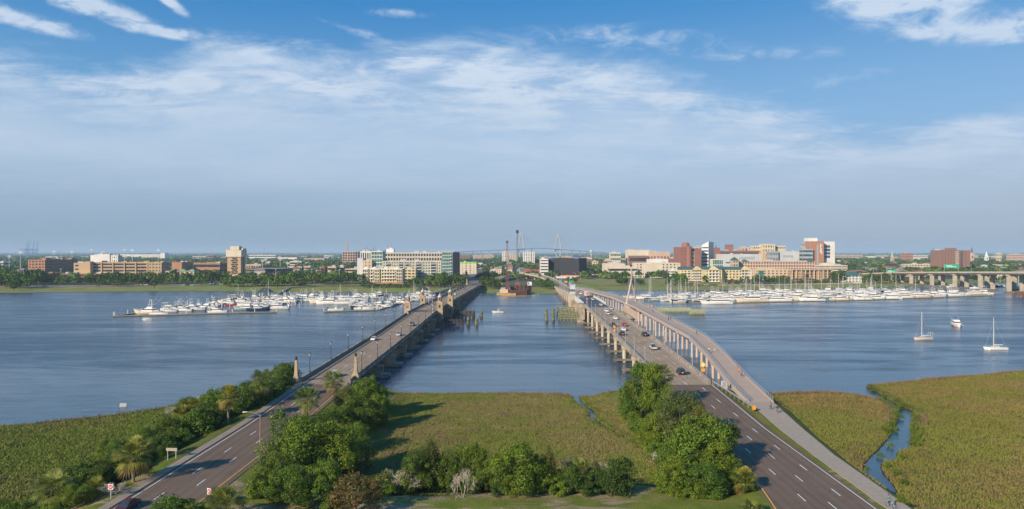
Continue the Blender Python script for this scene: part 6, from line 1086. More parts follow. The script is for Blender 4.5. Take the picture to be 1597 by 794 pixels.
# beige hotel tower
o, tl, tr, H = B('tall beige hotel tower with a corbelled crown standing alone at the left', 375.5, 354.5, 383, 1000, 391, 0, 'blank', TAN, 13, pent=False, name='hotel_tower', cat='tower')
addbox(o, 'crown', -tl - 1.4, 1.2, -1.4, tr + 1.2, H - 9, H + .8, CREAM); addbox(o, 'crown_block', -tl * .8, -tl * .15, 1, tr * .7, H + .8, H + 6.5, CREAM); addbox(o, 'crown_block', -1.5, 1.8, tr * .2, tr * .9, H + .8, H + 3.5, CREAM)
for k in range(4): addbox(o, 'crown_merlon', -tl - 1.4 + k * 5.3, -tl + .8 + k * 5.3, -1.5, -.4, H + .8, H + 1.9, CREAM)
for k in range(12): addbox(o, 'balcony', -tl * .72 + (k % 2) * 1.6, -tl * .50 + (k % 2) * 1.6, -.8, .1, 5 + k * 2.75, 6.6 + k * 2.75, GLASS); addbox(o, 'balcony', -tl * .50 + ((k + 1) % 2) * 1.6, -tl * .30 + ((k + 1) % 2) * 1.2, -.8, .1, 5 + k * 2.75, 6.6 + k * 2.75, GLASS)
addbox(o, 'window_strip', -.2, .12, tr * .42, tr * .62, 2, H - 9, GLASS); addbox(o, 'base_block', -tl - 9, -.2, -8, -.9, 0, 8, BEI); addbox(o, 'canopy', -tl - 17, -tl - 9, -7, 2, 4.6, 5.6, BEI)
B('long grey brown parking garage right of the beige hotel tower', 440, 384, None, 1050, 420, 0, 'ribbon', bm('garage', (.22, .20, .17)), 3, 6, depth=50, pent=False); B('small tan low building above the parking garage', 407, 383, None, 1320, 413, 0, 'punched', PNK, 2, 5, depth=25)
B('pale parking deck among the trees left of the yellow apartments', 559, 538, None, 1060, 420, 0, 'ribbon', BEI, 3, 7, depth=30, pent=False, band=.4)
for i, (a_, c_, yt, D, m_) in enumerate(((511, 524, 416.5, 1150, PNK), (525, 536, 416, 1180, PNK), (498, 506, 417, 1150, BR), (474, 484, 416, 1250, PNK), (541, 556, 402, 1900, BEI), (505, 520, 399, 2300, WHT), (415, 421, 411, 1500, BR), (388, 430, 398, 2600, WHT), (345, 352, 402, 2000, BR), (320, 334, 398.5, 2400, BR), (452, 470, 408, 1600, CREAM), (300, 322, 400, 2300, CREAM), (0, 5, 408.5, 1300, WHT))):
  if yt < 411: D = min(3500, 21 * F / (yt - YH))
  B(f'low {"pinkish" if m_ is PNK else "brick" if m_ is BR else "pale"} flat building among the left city trees, {ordn[i]} of the scattered roofs', c_, a_, None, D, yt, 0, 'ribbon', m_, 2, 6, depth=25)
B('concrete apartment frame under construction below the orange tower crane', 558, 534, None, 1900, 393, 0, 'punched', PNK, 6, 7, depth=30, pent=False, band=.25, pier=.2)
# ---- yellow waterfront apartments, and the big grey apartment complex
o, tl, tr, H = B('yellow waterfront apartment block with white balconies left of the old bridge', 629, 564.5, 634, 865, 420, 0, 'punched', YEL, 4, 3.4, band=.42, z0=3.6, trim=WHT, depth=16)
addbox(o, 'brick_base', -tl - .3, .3, -.6, tr, -2.4, .0, BR2)
for k, (f0, f1, mm_) in enumerate(((.99, .83, WHT), (.70, .56, WHT), (.50, .20, YEL), (.16, .01, CREAM))): bb = MB(); gb = MB(); xa, xb = -tl * f0, -tl * f1; 
for k, (f0, f1) in enumerate(((.98, .84), (.70, .57), (.16, .02))):
    xa, xb = -tl * f0, -tl * f1; mb = MB(); g = MB(); g.bx(xa + .3, xb - .3, -1.3, .2, .3, H - 1); 
    for q in range(5): mb.bx(xa, xb, -1.6, .3, q * H / 4 - (.0 if q == 0 else .7), q * H / 4 + .6 if q < 4 else H + .8)
    for q in range(4): mb.bx(xa + q * (xb - xa - .7) / 3, xa + .7 + q * (xb - xa - .7) / 3, -1.65, .3, 0.02, H + .7)
    w_ = mb.build('white_bay', CREAM, o); g.build('bay_glass', GLASS, w_)
for q in range(1, 4):
    for f0, f1 in ((.81, .73), (.50, .34), (.33, .20)): addbox(o, 'balcony', -tl * f0, -tl * f1, -1.5, .1, q * H / 4 - .2, q * H / 4 + .95, WHT)
o2 = B('right end wing of the yellow waterfront apartments set back behind trees', 648, 629.5, 652, 905, 420.5, 0, 'balcony', YEL, 4, 4.5, depth=18, z0=3)[0]
for f_ in (.15, .42, .7, .9): mb = MB(); mb.lathe(-tl * f_, 5, H, [(4.5, 0), (4.2, 1.0), (2, 2.6), (.2, 3.2)], 8); mb.build('white_roof_bay', WHT, o)
B('cream and grey upper storeys of the large apartment complex, set back on its roof', 690, 583, None, 1010, 394.5, 0, 'balcony', bm('pale_stucco', (.52, .47, .38)), 6, 4.0, depth=30, band=.42)
o, tl, tr, H = B('long six storey apartment block with rows of balconies in the large complex', 688, 597, None, 930, 408, 0, 'punched', bm('pale_stucco', (.52, .47, .38)), 6, 3.6, depth=26, band=.46, gl=GGLS, z0=6)
for f0, f1 in ((.93, .86), (.72, .66), (.60, .55), (.42, .34), (.17, .09)):
    addbox(o, 'balcony_recess', -tl * f0, -tl * f1, -.15, .2, 0, H - 1.5, GLASS)
    for q in range(6): addbox(o, 'balcony', -tl * f0, -tl * f1, -1.4, .1, q * H / 6 + .1, q * H / 6 + 1.2, LGR)
for f_ in (.95, .845, .735, .645, .54, .435, .33, .18, .08): addbox(o, 'white_pier', -tl * f_ - .45, -tl * f_ + .45, -.5, .2, 0, H + .5, CREAM)
addbox(o, 'brick_base', -tl, .3, -.8, 20, -4.5, 0, BR2)
o, tl, tr, H = B('green glass corner tower at the right of the large apartment complex', 706, 689, 716.5, 918, 393.5, 0, 'curtain', LGR, 9, 3.2, gl=GGLS, band=.22); addbox(o, 'roof_slab', -tl - 1, -tl * .1, -1, 14, H + .9, H + 1.6, WHT); addbox(o, 'dark_brick_side', -.4, .3, 2, tr, 0, H - 1, DBR)
for q in range(9):
    addbox(o, 'balcony', -tl * .3, -tl * .04, -1.2, .1, q * H / 9 + .2, q * H / 9 + 1.2, LGR)
B('grey metal clad end tower at the left of the large complex', 566, 557, 570, 960, 403.5, 0, 'blank', LGR, 6, depth=14, pent=False); B('orange tan block between the grey end tower and green glass', 580, 566.5, None, 950, 407, 0, 'punched', BEI, 6, 6, depth=20, gl=GGLS, pier=.6); o = B('white and green glass tower at the left of the large complex', 596.5, 579.5, None, 955, 392.5, 0, 'curtain', WHT, 8, 4, depth=24, gl=GGLS, band=.2)[0]
B('tall pale ribbed block behind the orange tan block', 579, 561.5, None, 985, 393, 0, 'punched', WHT, 3, 3.4, depth=24, band=.2); B('small white penthouse on top of the large apartment complex', 614, 602.5, None, 1030, 389, 0, 'blank', WHT, 1, depth=10, z0=34)
# ---- centre
o, tl, tr, H = B('white block with a bright lime green roof trim beyond the left bridge', 743, 717.5, 747, 1240, 409.5, 0, 'punched', CREAM, 5, 7, depth=16, trim=LIME, pier=.7, band=.5); addbox(o, 'lime_band', -tl - .2, .2, -.3, .1, H - 1.6, H + .1, LIME); addbox(o, 'blue_tank', -tl * .3, -tl * .05, 3, 8, H + .3, H + 2.5, pmat('blue_tarp', (.05, .12, .4), .7, 0))
C3 = (('low brick and white storefront behind the lime trimmed block', 716, 733, 398.5, 1900, BR), ('long tan roofline left of the red lattice crane', 738, 752, 398, 2300, PNK), ('pinkish block behind the trees left of the red crane', 753, 770, 397.5, 1900, PNK), ('white cube building left of the red lattice crane', 783, 793, 393, 2100, WHT), ('low white hall between the two lattice cranes', 794, 807, 395, 2300, CREAM), ('white building with windows in front of the cable-stayed bridge', 816, 834, 393.5, 1900, WHT), ('small restaurant with a cream gable between the bridges', 765, 775, 421, 1180, CREAM), ('brick block left of the black wrapped building', 831, 843, 405.5, 1180, BR), ('tan roofs behind the black wrapped building', 876, 891, 399.5, 2000, BEI), ('small brick row house right of the black wrapped building', 916, 925, 406, 1600, BR), ('tan low block right of the black wrapped building', 925, 933, 408, 1500, BEI), ('tiled gable building beyond the ramps', 721, 735, 412, 1350, PNK), ('distant grey block below the cable-stayed bridge deck', 842, 872, 400.5, 2500, GRY))
for lb_, a_, c_, yt, D, m_ in C3:
    if 396 < yt < 410: D = min(3400, 21 * F / (yt - YH))
    B(lb_, c_, a_, None, D, yt, 0, 'punched', m_, max(2, int((ZA(yt, D) - 1) / 4)), 6, depth=25)
o = B('white six storey office with dark window bands beside the black wrapped building', 855, 843, 856, 1085, 404.5, 0, 'ribbon', WHT, 6, 6, depth=30, band=.6)[0]
o, tl, tr, H = B('large box building wrapped in black netting beyond the right bridge', 903, 853.5, 915, 1075, 403.5, 28, 'blank', BLK, 7, pent=False)
for k in range(1, 7): addbox(o, 'scaffold_line', -tl - .25, .25, -.25, -.1, k * H / 7, k * H / 7 + .25, bm('net_seam', (.06, .062, .07)))
for k in range(1, 16): addbox(o, 'scaffold_post', -tl * k / 16 - .1, -tl * k / 16 + .1, -.3, -.2, 1, H, bm('net_seam', (.06, .062, .07)))
addbox(o, 'orange_base_band', -tl - .3, .3, -.4, -.1, 1.6, 3.4, ORB); addbox(o, 'blue_tarp', -tl * .14, -tl * .03, -.2, 4, H, H + 1.6, pmat('blue_tarp2', (.03, .15, .5), .6, 0)); addbox(o, 'blue_tarp', -tl * .96, -tl * .8, -.2, 3, H, H + 1.0, pmat('blue_tarp2', (.03, .15, .5), .6, 0))
t = thing('site_wall', 'long white site wall in front of the black wrapped building', 'wall', (XA(872, 1040), 1040, 1.5)); mb = MB(); mb.bx(-30, 26, -.2, .2, 0, 3.2); mb.build('panels', WHT, t); mb = MB(); mb.bx(-30, 26, -.3, .3, 3.2, 3.5); mb.build('coping', CONC, t)
for px, py, lb_, m_ in ((891, 441.2, 'small teal green highway sign at the ramp end of the right bridge', GS), (882.5, 441.5, 'orange construction sign at the ramp of the right bridge', SORG), (874, 439.5, 'small dark green street sign near the ramp of the right bridge', GS)): x, y, _ = P(px, py, 4); t = thing('ramp_sign', lb_, 'road sign', (x, y, 3)); addbox(t, 'panel', -1.8, 1.8, -.1, .1, 1.5, 3.6, m_); addbox(t, 'post', -.15, .15, 0, .2, -2, 1.5, GALV)
# ---- right: hospital district
B('old tan building with rounded front right of the black wrapped box', 975, 944, None, 1120, 412, 0, 'blank', CREAM, 3, depth=40); B('lower cream wing in front of the rounded tan building', 994, 950, None, 1090, 417.5, 0, 'ribbon', CREAM, 2, 8, depth=20); B('small white and green office behind the rounded tan building', 968, 952, None, 1500, 394.5, 0, 'curtain', CREAM, 4, 5, depth=20, gl=GGLS); B('brick and white storefront left of the rounded tan building', 955, 944, None, 1180, 406, 0, 'ribbon', PNK, 3, 6, depth=20)
B('cream hospital building with square windows, rear wing', 1061, 991, None, 1110, 411, 0, 'punched', CREAM, 5, 6, depth=30, pier=.6); B('tall cream front block of the old hospital', 1033.5, 1007, None, 1070, 412.5, 0, 'blank', CREAM, 5, depth=22); o = B('low cream ground wing of the old hospital', 1006, 985, None, 1060, 425.5, 0, 'punched', CREAM, 2, 4, depth=18, pier=.5)[0]; B('white upper storey on the cream hospital roof', 1042, 1012, None, 1160, 405, 0, 'blank', WHT, 4, depth=20); B('pale low annex right of the cream hospital', 1061, 1046, None, 1050, 422.5, 0, 'ribbon', WHT, 3, 6, depth=20)
B('large cream topped brick hall behind the cream hospital', 1014, 981, None, 1500, 390.5, 0, 'blank', CREAM, 3, depth=50); B('red brick front of the large cream topped hall', 1011, 981.5, None, 1480, 399.5, 0, 'ribbon', BR, 2, 20, depth=15); B('grey roofed brick hall with tall bays behind the cream hospital', 1045, 1013.5, None, 1480, 393, 0, 'punched', PNK, 1, 7, depth=40, gl=BR); B('low brick rotunda building left of the red brick tower', 1058, 1040, None, 1380, 404, 0, 'blank', BR, 2, depth=20)
o, tl, tr, H = B('red brick hospital tower with a stepped rounded crown', 1079, 1057, 1055, 1280, 386, 0, 'punched', BR, 9, 4.6, depth=34, pier=.72, band=.72, gl=GLASS); mb = MB(); mb.lathe(-tl * .35, 10, H, [(9, 0), (8, 4.5), (6.6, 8), (5.6, 9.6)], 8); mb.build('stepped_crown', BR, o); mb = MB(); mb.lathe(-tl * .18, 3, 0, [(5.5, 0), (5.5, H + 2)], 10); mb.build('rounded_bay', BR, o)
B('pale green glass strip beside the red brick tower', 1086, 1079.5, None, 1285, 393, 0, 'curtain', CREAM, 5, 4, depth=20, gl=GGLS); B('brown brick slab right of the red brick tower', 1093.5, 1085, None, 1275, 388, 0, 'blank', BR, 7, depth=30); B('grey mechanical block over the brown brick slab', 1094, 1086, None, 1300, 384, 0, 'blank', GRY, 3, depth=16)
o, tl, tr, H = B('white office tower with a slanted top and dark glass side', 1105, 1094.5, 1113, 1290, 384, 30, 'ribbon', WHT, 8, 8, gl=BGLS, pent=False, band=.55); mb = MB(); mb.loft([[(-tl, 0, H), (0, 0, H), (0, tr, H), (-tl, tr, H)], [(-tl, 0, H + 2), (0, 0, H + 9), (0, tr, H + 8), (-tl, tr, H + 1.5)]]); mb.build('slanted_top', WHT, o); addbox(o, 'dark_glass_side', -.3, .35, .5, tr - .5, 0, H + 2, BGLS)
B('long red brick hospital hall behind the grey block', 1185, 1123, None, 1480, 391.5, 0, 'ribbon', BR, 4, 8, depth=40, band=.7); B('brick end pavilion right of the slanted white tower', 1123, 1116, None, 1420, 387, 0, 'blank', BR, 4, depth=20); B('square brick stair tower on the long red hall', 1144, 1134, None, 1500, 382, 0, 'blank', BR, 4, depth=16, pent=False); B('ornate pink brick block on the skyline centre right', 1172, 1156, None, 1700, 386, 0, 'punched', PNK, 4, 8, depth=20, pier=.6)
B('cream slab hospital on the skyline behind the orange block', 1225, 1175, None, 1600, 384, 0, 'punched', bm('cream2', (.64, .53, .34)), 6, 5, depth=22, pier=.3, band=.6); B('taller centre of the cream slab hospital', 1209, 1189, None, 1590, 381.5, 0, 'punched', bm('cream2', (.64, .53, .34)), 6, 6, depth=22, pier=.5); B('orange yellow block in front of the cream slab hospital', 1201, 1189, None, 1400, 394.5, 0, 'punched', bm('ochre', (.62, .40, .16)), 3, 6, depth=20, pier=.7)
o, tl, tr, H = B('wide light grey medical building with a louvred screen', 1189, 1129, None, 1260, 397, 0, 'blank', LGR, 4, depth=50); addbox(o, 'louvre_screen', -tl * .6, -tl * .2, -.3, .1, H - 9, H - 4, GRY); addbox(o, 'window_strip', -tl * .95, -tl * .7, -.2, .1, H - 16, H - 14, GLASS)
B('small green glass pavilion with white frame below the white slanted tower', 1128, 1111.5, 1131, 1180, 405, 0, 'curtain', WHT, 3, 3, gl=GGLS, band=.12, depth=18, pent=False)
o, tl, tr, H = B('modern white and grey medical building with dark window strips', 1260, 1214, None, 1330, 392.5, 0, 'blank', LGR, 4, depth=40); addbox(o, 'window_strip', -tl * .85, -tl * .5, -.3, .1, H - 11, H - 7, GRY); addbox(o, 'window_strip', -tl * .9, -tl * .1, -.3, .1, H - 20, H - 18, GGLS); addbox(o, 'window_strip', -tl * .3, -tl * .1, -.3, .1, H - 10, H - 6, GRY); B('blue grey glass wing left of the modern white medical building', 1214, 1201, None, 1325, 392.5, 0, 'curtain', GRY, 4, 5, depth=20, gl=BLU)
# tall medical tower
o, tl, tr, H = B('tall medical tower, glass and white right part with brown brick centre', 1302, 1285, None, 1250, 377.5, 0, 'blank', WHT, 9, depth=26, pent=False)
for q in range(8):
    if q != 3: addbox(o, 'window', -tl, -tl * .45, -.35, .1, 5 + q * 6.2, 9.4 + q * 6.2, BGLS)
o = B('brown brick shaft of the tall medical tower with a pale emblem', 1285, 1267, None, 1240, 377, 0, 'blank', BR2, 9, depth=30, pent=False); addbox(o[0], 'louvre_strip', -o[1] * .62, -o[1] * .48, -.2, .1, 2, o[3] - 5, GRY); mb = MB(); zz = o[3] - 3
for k, (u, v, w_, h_) in enumerate(((.30, -3, 2.2, 2), (.24, -5, 2.6, 2.2), (.30, -8, 2.0, 3), (.26, -12, 2.4, 3.6), (.27, -17, 3.2, 4.6), (.18, -19, 2.6, 2.2))): mb.bx(-o[1] * u - w_ / 2, -o[1] * u + w_ / 2, -.2, -.1, zz + v, zz + v + h_)
mb.build('pale_emblem', WHT, o[0])
B('grey windowed rear block of the tall medical tower', 1268, 1256, None, 1270, 378.5, 0, 'punched', GRY, 7, 4.5, depth=22); B('white cap block on top of the tall medical tower', 1275, 1259, None, 1268, 372, 0, 'blank', WHT, 1, depth=14, z0=62, pent=False); B('low glass link at the left foot of the tall medical tower', 1268, 1252, None, 1235, 389, 0, 'ribbon', GRY, 6, 6, depth=16, gl=BGLS)
o, tl, tr, H = B('long pink parking and office block with rows of square windows', 1271, 1153, None, 1100, 408, 0, 'punched', PNK, 5, 4.4, depth=34, pier=.42, band=.5)
for f_ in (.92, .63, .06):
    rf = MB(); rf.loft([[(-tl * f_ - 6, -1, H), (-tl * f_ + 6, -1, H), (-tl * f_ + 6, 9, H), (-tl * f_ - 6, 9, H)], [(-tl * f_ - .3, 3, H + 3.6), (-tl * f_ + .3, 3, H + 3.6), (-tl * f_ + .3, 5, H + 3.6), (-tl * f_ - .3, 5, H + 3.6)]]); rf.build('green_pyramid_roof', GRNR if f_ != .63 else PNK, o)
B('pink pavilion with a green pyramid roof at the left end of the long pink block', 1152, 1143, None, 1090, 406, 0, 'punched', PNK, 5, 5, depth=14, roof='hip')
o, tl, tr, H = B('tan waterfront office with tall column bays and dark glass behind the marina', 1297, 1235, None, 960, 422, 0, 'punched', TAN, 4, 5.2, depth=30, pier=.3, band=.3, pent=False)
for k in range(10): addbox(o, 'column', -tl + k * tl / 9 - .5, -tl + k * tl / 9 + .5, -2, -.2, 0, H + .8, BEI)
addbox(o, 'cornice', -tl - .6, .6, -2.4, -.1, H + .81, H + 1.8, BEI)
o, tl, tr, H = B('tan office wing with small windows left of the tall column bays', 1234, 1177, None, 975, 421, 0, 'punched', BEI, 4, 5.5, depth=30, pier=.5, band=.55); addbox(o, 'dark_glass_bay', -tl * .9, -tl * .76, -.4, .2, 3, H - 1, GGLS)
B('long white building right of the tan waterfront offices', 1321.5, 1277, None, 1180, 414.5, 0, 'ribbon', CREAM, 4, 5, depth=30, band=.6); B('raised roof storey of the long white building', 1303, 1284, None, 1195, 411.5, 0, 'blank', CREAM, 4, depth=16)
# yellow hotel with green roof
def hotel(label, a_, c_, D, yt, dp, gab=()):
    o, tl, tr, H = B(label, c_, a_, None, D, yt, 0, 'punched', YEL, 4, 4.6, depth=dp, roof='x', pier=.5, band=.5, z0=2.4, pent=False)
    rf = MB(); h_ = 4.6; rf.loft([[(-tl - .7, -.9, H + .91), (-tl - .7, tr + .9, H + .91), (-tl - .7, tr * .6, H + h_), (-tl - .7, tr * .4, H + h_)][::-1], [(.7, -.9, H + .91), (.7, tr + .9, H + .91), (.7, tr * .6, H + h_), (.7, tr * .4, H + h_)][::-1]]); rf.build('green_roof', GRNR, o)
    for f_ in gab:
        g = MB(); w_ = 7.6; x = -tl * f_; g.loft([[(x - w_, -2.2, H + .2), (x + w_, -2.2, H + .2), (x, -2.2, H + 5.2)], [(x - w_, 6, H + .2), (x + w_, 6, H + .2), (x, 6, H + 5.2)]]); g.build('gable', YEL, o)
        for q in range(4): addbox(o, 'white_balcony', x - w_ + .5, x + w_ - .5, -2.1, -.1, q * H / 4 + .1, q * H / 4 + 1.1, WHT)
        for sx in (-1, -.35, .35, 1): addbox(o, 'white_column', x + sx * (w_ - 1) - .25, x + sx * (w_ - 1) + .25, -2.3, -1.8, 0, H, WHT)
    return o, tl, tr, H
o, tl, tr, H = hotel('left wing of the yellow hotel with white galleries and dark green roof', 1061, 1099, 925, 421.5, 16, (.30,)); 
for q in range(4): addbox(o, 'white_gallery', -tl, -tl * .6, -1.6, -.1, q * H / 4 + .1, q * H / 4 + 1.0, WHT); addbox(o, 'white_gallery', -tl * .5, -tl * .1, -1.6, -.1, q * H / 4 + .1, q * H / 4 + 1.0, WHT)
hotel('middle wing of the yellow hotel with a big gable and balconies', 1100, 1126, 895, 421.5, 16, (.5,)); hotel('right wing of the yellow hotel with dormers and small windows', 1126.5, 1168, 905, 421.5, 16, (.12,))
o, tl, tr, H = B('small white building with green gabled roof between marina and highway bridge', 1344, 1318, None, 900, 430, 0, 'balcony', WHT, 3, 4.2, depth=14, roof='hip', pent=False)
o, tl, tr, H = B('tall brown brick apartment tower at the right behind the highway bridge', 1513, 1463, None, 1400, 391, 0, 'punched', bm('brown_brick', (.25, .14, .10)), 12, 6, depth=26, pier=.72, band=.62)
addbox(o, 'roof_house', -tl * .62, -tl * .38, 4, 18, H, H + 5.5, bm('brown_brick', (.25, .14, .10)))
for q in range(12): addbox(o, 'pale_balcony', -tl * .46, -tl * .36, -.8, .1, 2 + q * H / 12.5, 3.5 + q * H / 12.5, CREAM); addbox(o, 'dark_loggia', -tl * .30, -tl * .24, -.2, .1, 1 + q * H / 12.5, 3.4 + q * H / 12.5, GLASS)
for lb_, a_, c_, yt, D, m_, n_ in (('long low cream apartment row left of the brown brick tower', 1417, 1462, 412.5, 1450, CREAM, 3), ('small reddish block on the right skyline', 1410, 1424, 395, 2500, BR2, 4), ('pale low roofs on the right skyline, left part', 1300, 1345, 398, 2600, PNK, 2), ('tan roof cluster on the right skyline near the spire', 1368, 1385, 399, 2600, CREAM, 2), ('pale roofs right of the small reddish block', 1425, 1447, 398.5, 2500, CREAM, 2), ('pink grand building at the right edge of the skyline', 1577, 1597, 397, 2300, PNK, 4), ('tan brick base of the dark steeple church', 1509, 1525, 398, 2300, PNK, 3), ('pale hall between the white steeple and yellow tower', 1541, 1556, 400, 2300, CREAM, 2), ('tan flat roofed building among trees at the right', 1540, 1574, 414, 1500, BEI, 2), ('white boat storage shed behind the highway piers', 1560, 1584, 432, 1010, WHT, 2), ('grey low building left of the green highway sign', 1368, 1376, 419, 1350, GRY, 1)):
  if 396 < yt < 410 and n_ < 4: D = min(3600, 22 * F / (yt - YH))
  if 'B' : B(lb_, c_, a_, None, D, yt, 0, 'punched' if n_ > 1 else 'blank', m_, n_, 6, depth=22)
# steeples
def steeple(label, px, ytop, D, w_, m, ybase_frac=.5, dark=False):
    x = XA(px, D); z = ZA(ytop, D); t = thing('church_steeple', label, 'steeple', (x, D, 1.5)); H = z - 1.5; mb = MB(); mb.box(0, 0, 0, w_, w_, H * ybase_frac); mb.box(0, 0, H * ybase_frac, w_ * .75, w_ * .75, H * .15); mb.build('tower', m, t); mb = MB(); mb.lathe(0, 0, H * (ybase_frac + .15), [(w_ * .42, 0), (w_ * .25, H * .15), (.1, H * (.85 - ybase_frac))], 8); mb.build('spire', DBR if dark else m, t); mb = MB(); mb.box(0, -w_ / 2 - .05, H * ybase_frac * .7, w_ * .35, .2, H * .12); mb.build('louvre', GLASS, t)
steeple('thin tan church spire rising above the right trees', 1391.5, 391, 2400, 8, BEI, .45); steeple('dark pointed steeple just right of the brown brick tower', 1515.5, 384.5, 2300, 10, PNK, .5, True); steeple('white church steeple right of the dark one', 1538.5, 392, 2200, 9, WHT, .55); steeple('thin grey lattice like spire beside the red brick hospital tower', 1050.5, 384, 2200, 5, GRY, .3); steeple('dark church steeple behind the slanted white tower', 1116.5, 378, 1700, 4, DBR, .5, True)
o = B('square yellow church tower right of the white steeple', 1562, 1556.5, None, 2200, 395, 0, 'punched', YEL, 3, 5, depth=10, pent=False)[0]
# ---- cranes, masts and far bridge
BLUEC = pmat('crane_blue', (.03, .16, .38), .6, .1)
def portcrane(px, ytop, ymid, label, D=5600, g='blue container cranes on the left horizon', lean=.6):
    x = XA(px, D); t = thing('container_crane', label, 'crane', (x, D, 1.5), 0, g); zt, zm = ZA(ytop, D), ZA(ymid, D); mb = MB()
    for sx in (-9, 9):
        for sy in (-9, 9): mb.tube((sx, sy, 0), (sx * .8, sy * .8, zm), 1.6, n=4)
    mb.box(0, 0, zm * .5, 20, 20, 2.5); mb.build('legs', BLUEC, t); mb = MB(); mb.bx(-52, 20, -3, 3, zm - 3, zm + 2); mb.build('girder', BLUEC, t); mb = MB(); mb.tube((8, 0, zm), (8 + lean * 16, 0, zt), 1.7, 1.3, 5); mb.tube((-2, 0, zm), (9 + lean * 12, 0, zt * .9), 1.0, n=4); mb.build('raised_boom', BLUEC, t)
for i, (px, yt) in enumerate(((40, 375), (43.5, 375), (50.5, 375), (56.5, 374.5))): portcrane(px, yt, 389, f'blue container crane with raised boom on the left horizon, {ordn[i]} from the left')
for i, (px, yt) in enumerate(((567, 384.5), (570.5, 384), (572.5, 382.5), (581.5, 382), (585, 382), (603, 382.5), (609, 384.5))): portcrane(px, yt, 390.5, f'small blue container crane above the apartment roofs, {ordn[i]} from the left', 6500, 'blue container cranes behind the apartments', 0)
portcrane(1454.5, 387, 396, 'single dark crane on the right skyline left of the brown tower', 3800, None, -.3)
def lattice(t, nm, x, y, z0, z1, w_, m, lean=(0, 0), n=14):
    mb = MB(); c = [(-1, -1), (1, -1), (1, 1), (-1, 1)]
    for a_, b_ in c: mb.tube((x + a_ * w_, y + b_ * w_, z0), (x + lean[0] + a_ * w_ * .6, y + lean[1] + b_ * w_ * .6, z1), w_ * .13, n=4)
    for k in range(n):
        f0, f1 = k / n, (k + 1) / n; g = lambda f, q: (x + lean[0] * f + c[q % 4][0] * w_ * (1 - .4 * f), y + lean[1] * f + c[q % 4][1] * w_ * (1 - .4 * f), z0 + (z1 - z0) * f)
        for q in range(4): mb.tube(g(f0, q), g(f1, q + 1), w_ * .10, n=3); mb.tube(g(f0, q), g(f0, q + 1), w_ * .10, n=3)
    return mb.build(nm, m, t)
RC = pmat('crane_red', (.26, .08, .075), .6, .2)
x = XA(791, 672); t = thing('crawler_crane', 'crawler crane with a red lattice boom on the barge between the bridges', 'crane', (x, 672, 1.8)); lattice(t, 'lattice_boom', 0, 0, 4, ZA(378, 672), 1.25, RC, n=18); addbox(t, 'boom_head', -1, 1, -1, 1, ZA(378, 672) - 2.4, ZA(378, 672) - .6, STEEL_D); addbox(t, 'cab', -2.4, 2.4, -3, 5, 1.5, 4.5, RC); addbox(t, 'tracks', -3.6, 3.6, -3.6, 3.6, 0, 1.5, STEEL_D)
x = XA(806.8, 790); t = thing('crawler_crane', 'taller crawler crane with a dark grey lattice boom behind the red one', 'crane', (x, 790, 1.8)); lattice(t, 'lattice_boom', 0, 0, 4, ZA(361.5, 790), 1.1, pmat('crane_grey', (.10, .13, .13), .6, .1), n=34); addbox(t, 'boom_head', -1.5, 1.5, -1, 1, ZA(361.5, 790) - 3.5, ZA(361.5, 790), STEEL_D); addbox(t, 'cab', -2.6, 2.6, -3, 5, 1.5, 4.8, RC); addbox(t, 'tracks', -4, 4, -4, 4, 0, 1.5, STEEL_D)
x = XA(829, 900); t = thing('pile_driver', 'slim rusty pile driving mast right of the two crane booms', 'crane', (x, 900, 1.8)); lattice(t, 'mast', 0, 0, 0, ZA(388, 900), .7, RUST, n=16); addbox(t, 'base', -3, 3, -3, 3, 0, 3, STEEL_D)
x = XA(542, 1880); t = thing('tower_crane', 'orange tower crane over the unfinished apartment frame', 'crane', (x, 1880, 1.5)); OC = pmat('crane_orange', (.62, .26, .12), .6, 0); lattice(t, 'mast', 0, 0, 0, ZA(378, 1880), 1.6, OC, n=12); addbox(t, 'jib', -7, 5, -.8, .8, ZA(379.5, 1880) - 1.5, ZA(379.5, 1880), OC)
x = XA(565, 3000); t = thing('tower_crane', 'small faded orange tower crane left of the apartment complex', 'crane', (x, 3000, 1.5)); lattice(t, 'mast', 0, 0, 0, ZA(386, 3000), 1.6, OC, n=8); addbox(t, 'jib', -14, 6, -.8, .8, ZA(387.5, 3000) - 1.5, ZA(387.5, 3000), OC)
# stadium floodlights and masts
for i, (px, yt, D) in enumerate(((14.5, 398.5, 1300), (32, 392.5, 1250), (84.5, 391, 1500), (112.5, 391.5, 1500), (143, 389, 1600), (161, 391.5, 1700), (194.5, 388.5, 1500), (206.5, 389, 1350), (247, 389, 1300), (409.5, 405, 1250), (414.5, 403.5, 1450), (437, 403.5, 1450), (449, 409, 1300))):
    x = XA(px, D); H = ZA(yt, D) - 1.5; t = thing('floodlight_mast', f'tall sports floodlight mast among the left trees, {ordn[i]} from the left', 'floodlight', (x, D, 1.5), 0, 'sports floodlight masts'); mb = MB(); mb.lathe(0, 0, 0, [(.7, 0), (.4, H - 2)], 6); mb.build('pole', LGR, t); mb = MB(); mb.bx(-3.2, 3.2, -.4, .4, H - 3.4, H - 2.2); mb.bx(-3.2, 3.2, -.4, .4, H - 1.4, H - .1); mb.build('lamp_rack', LGR, t)
for px, yt, D, lb_ in ((412, 385, 3500, 'thin radio mast on the left horizon right of the hotel tower'), (1037.5, 362, 4000, 'very tall thin broadcast mast left of the red brick tower'), (93.5, 391, 3000, 'thin mast on the horizon above the left hospital'), (517.5, 392, 3000, 'dark thin mast left of the unfinished building')): t = thing('radio_mast', lb_, 'mast', (XA(px, D), D, 1.5)); lattice(t, 'lattice', 0, 0, 0, ZA(yt, D), .9, GRY, n=20)
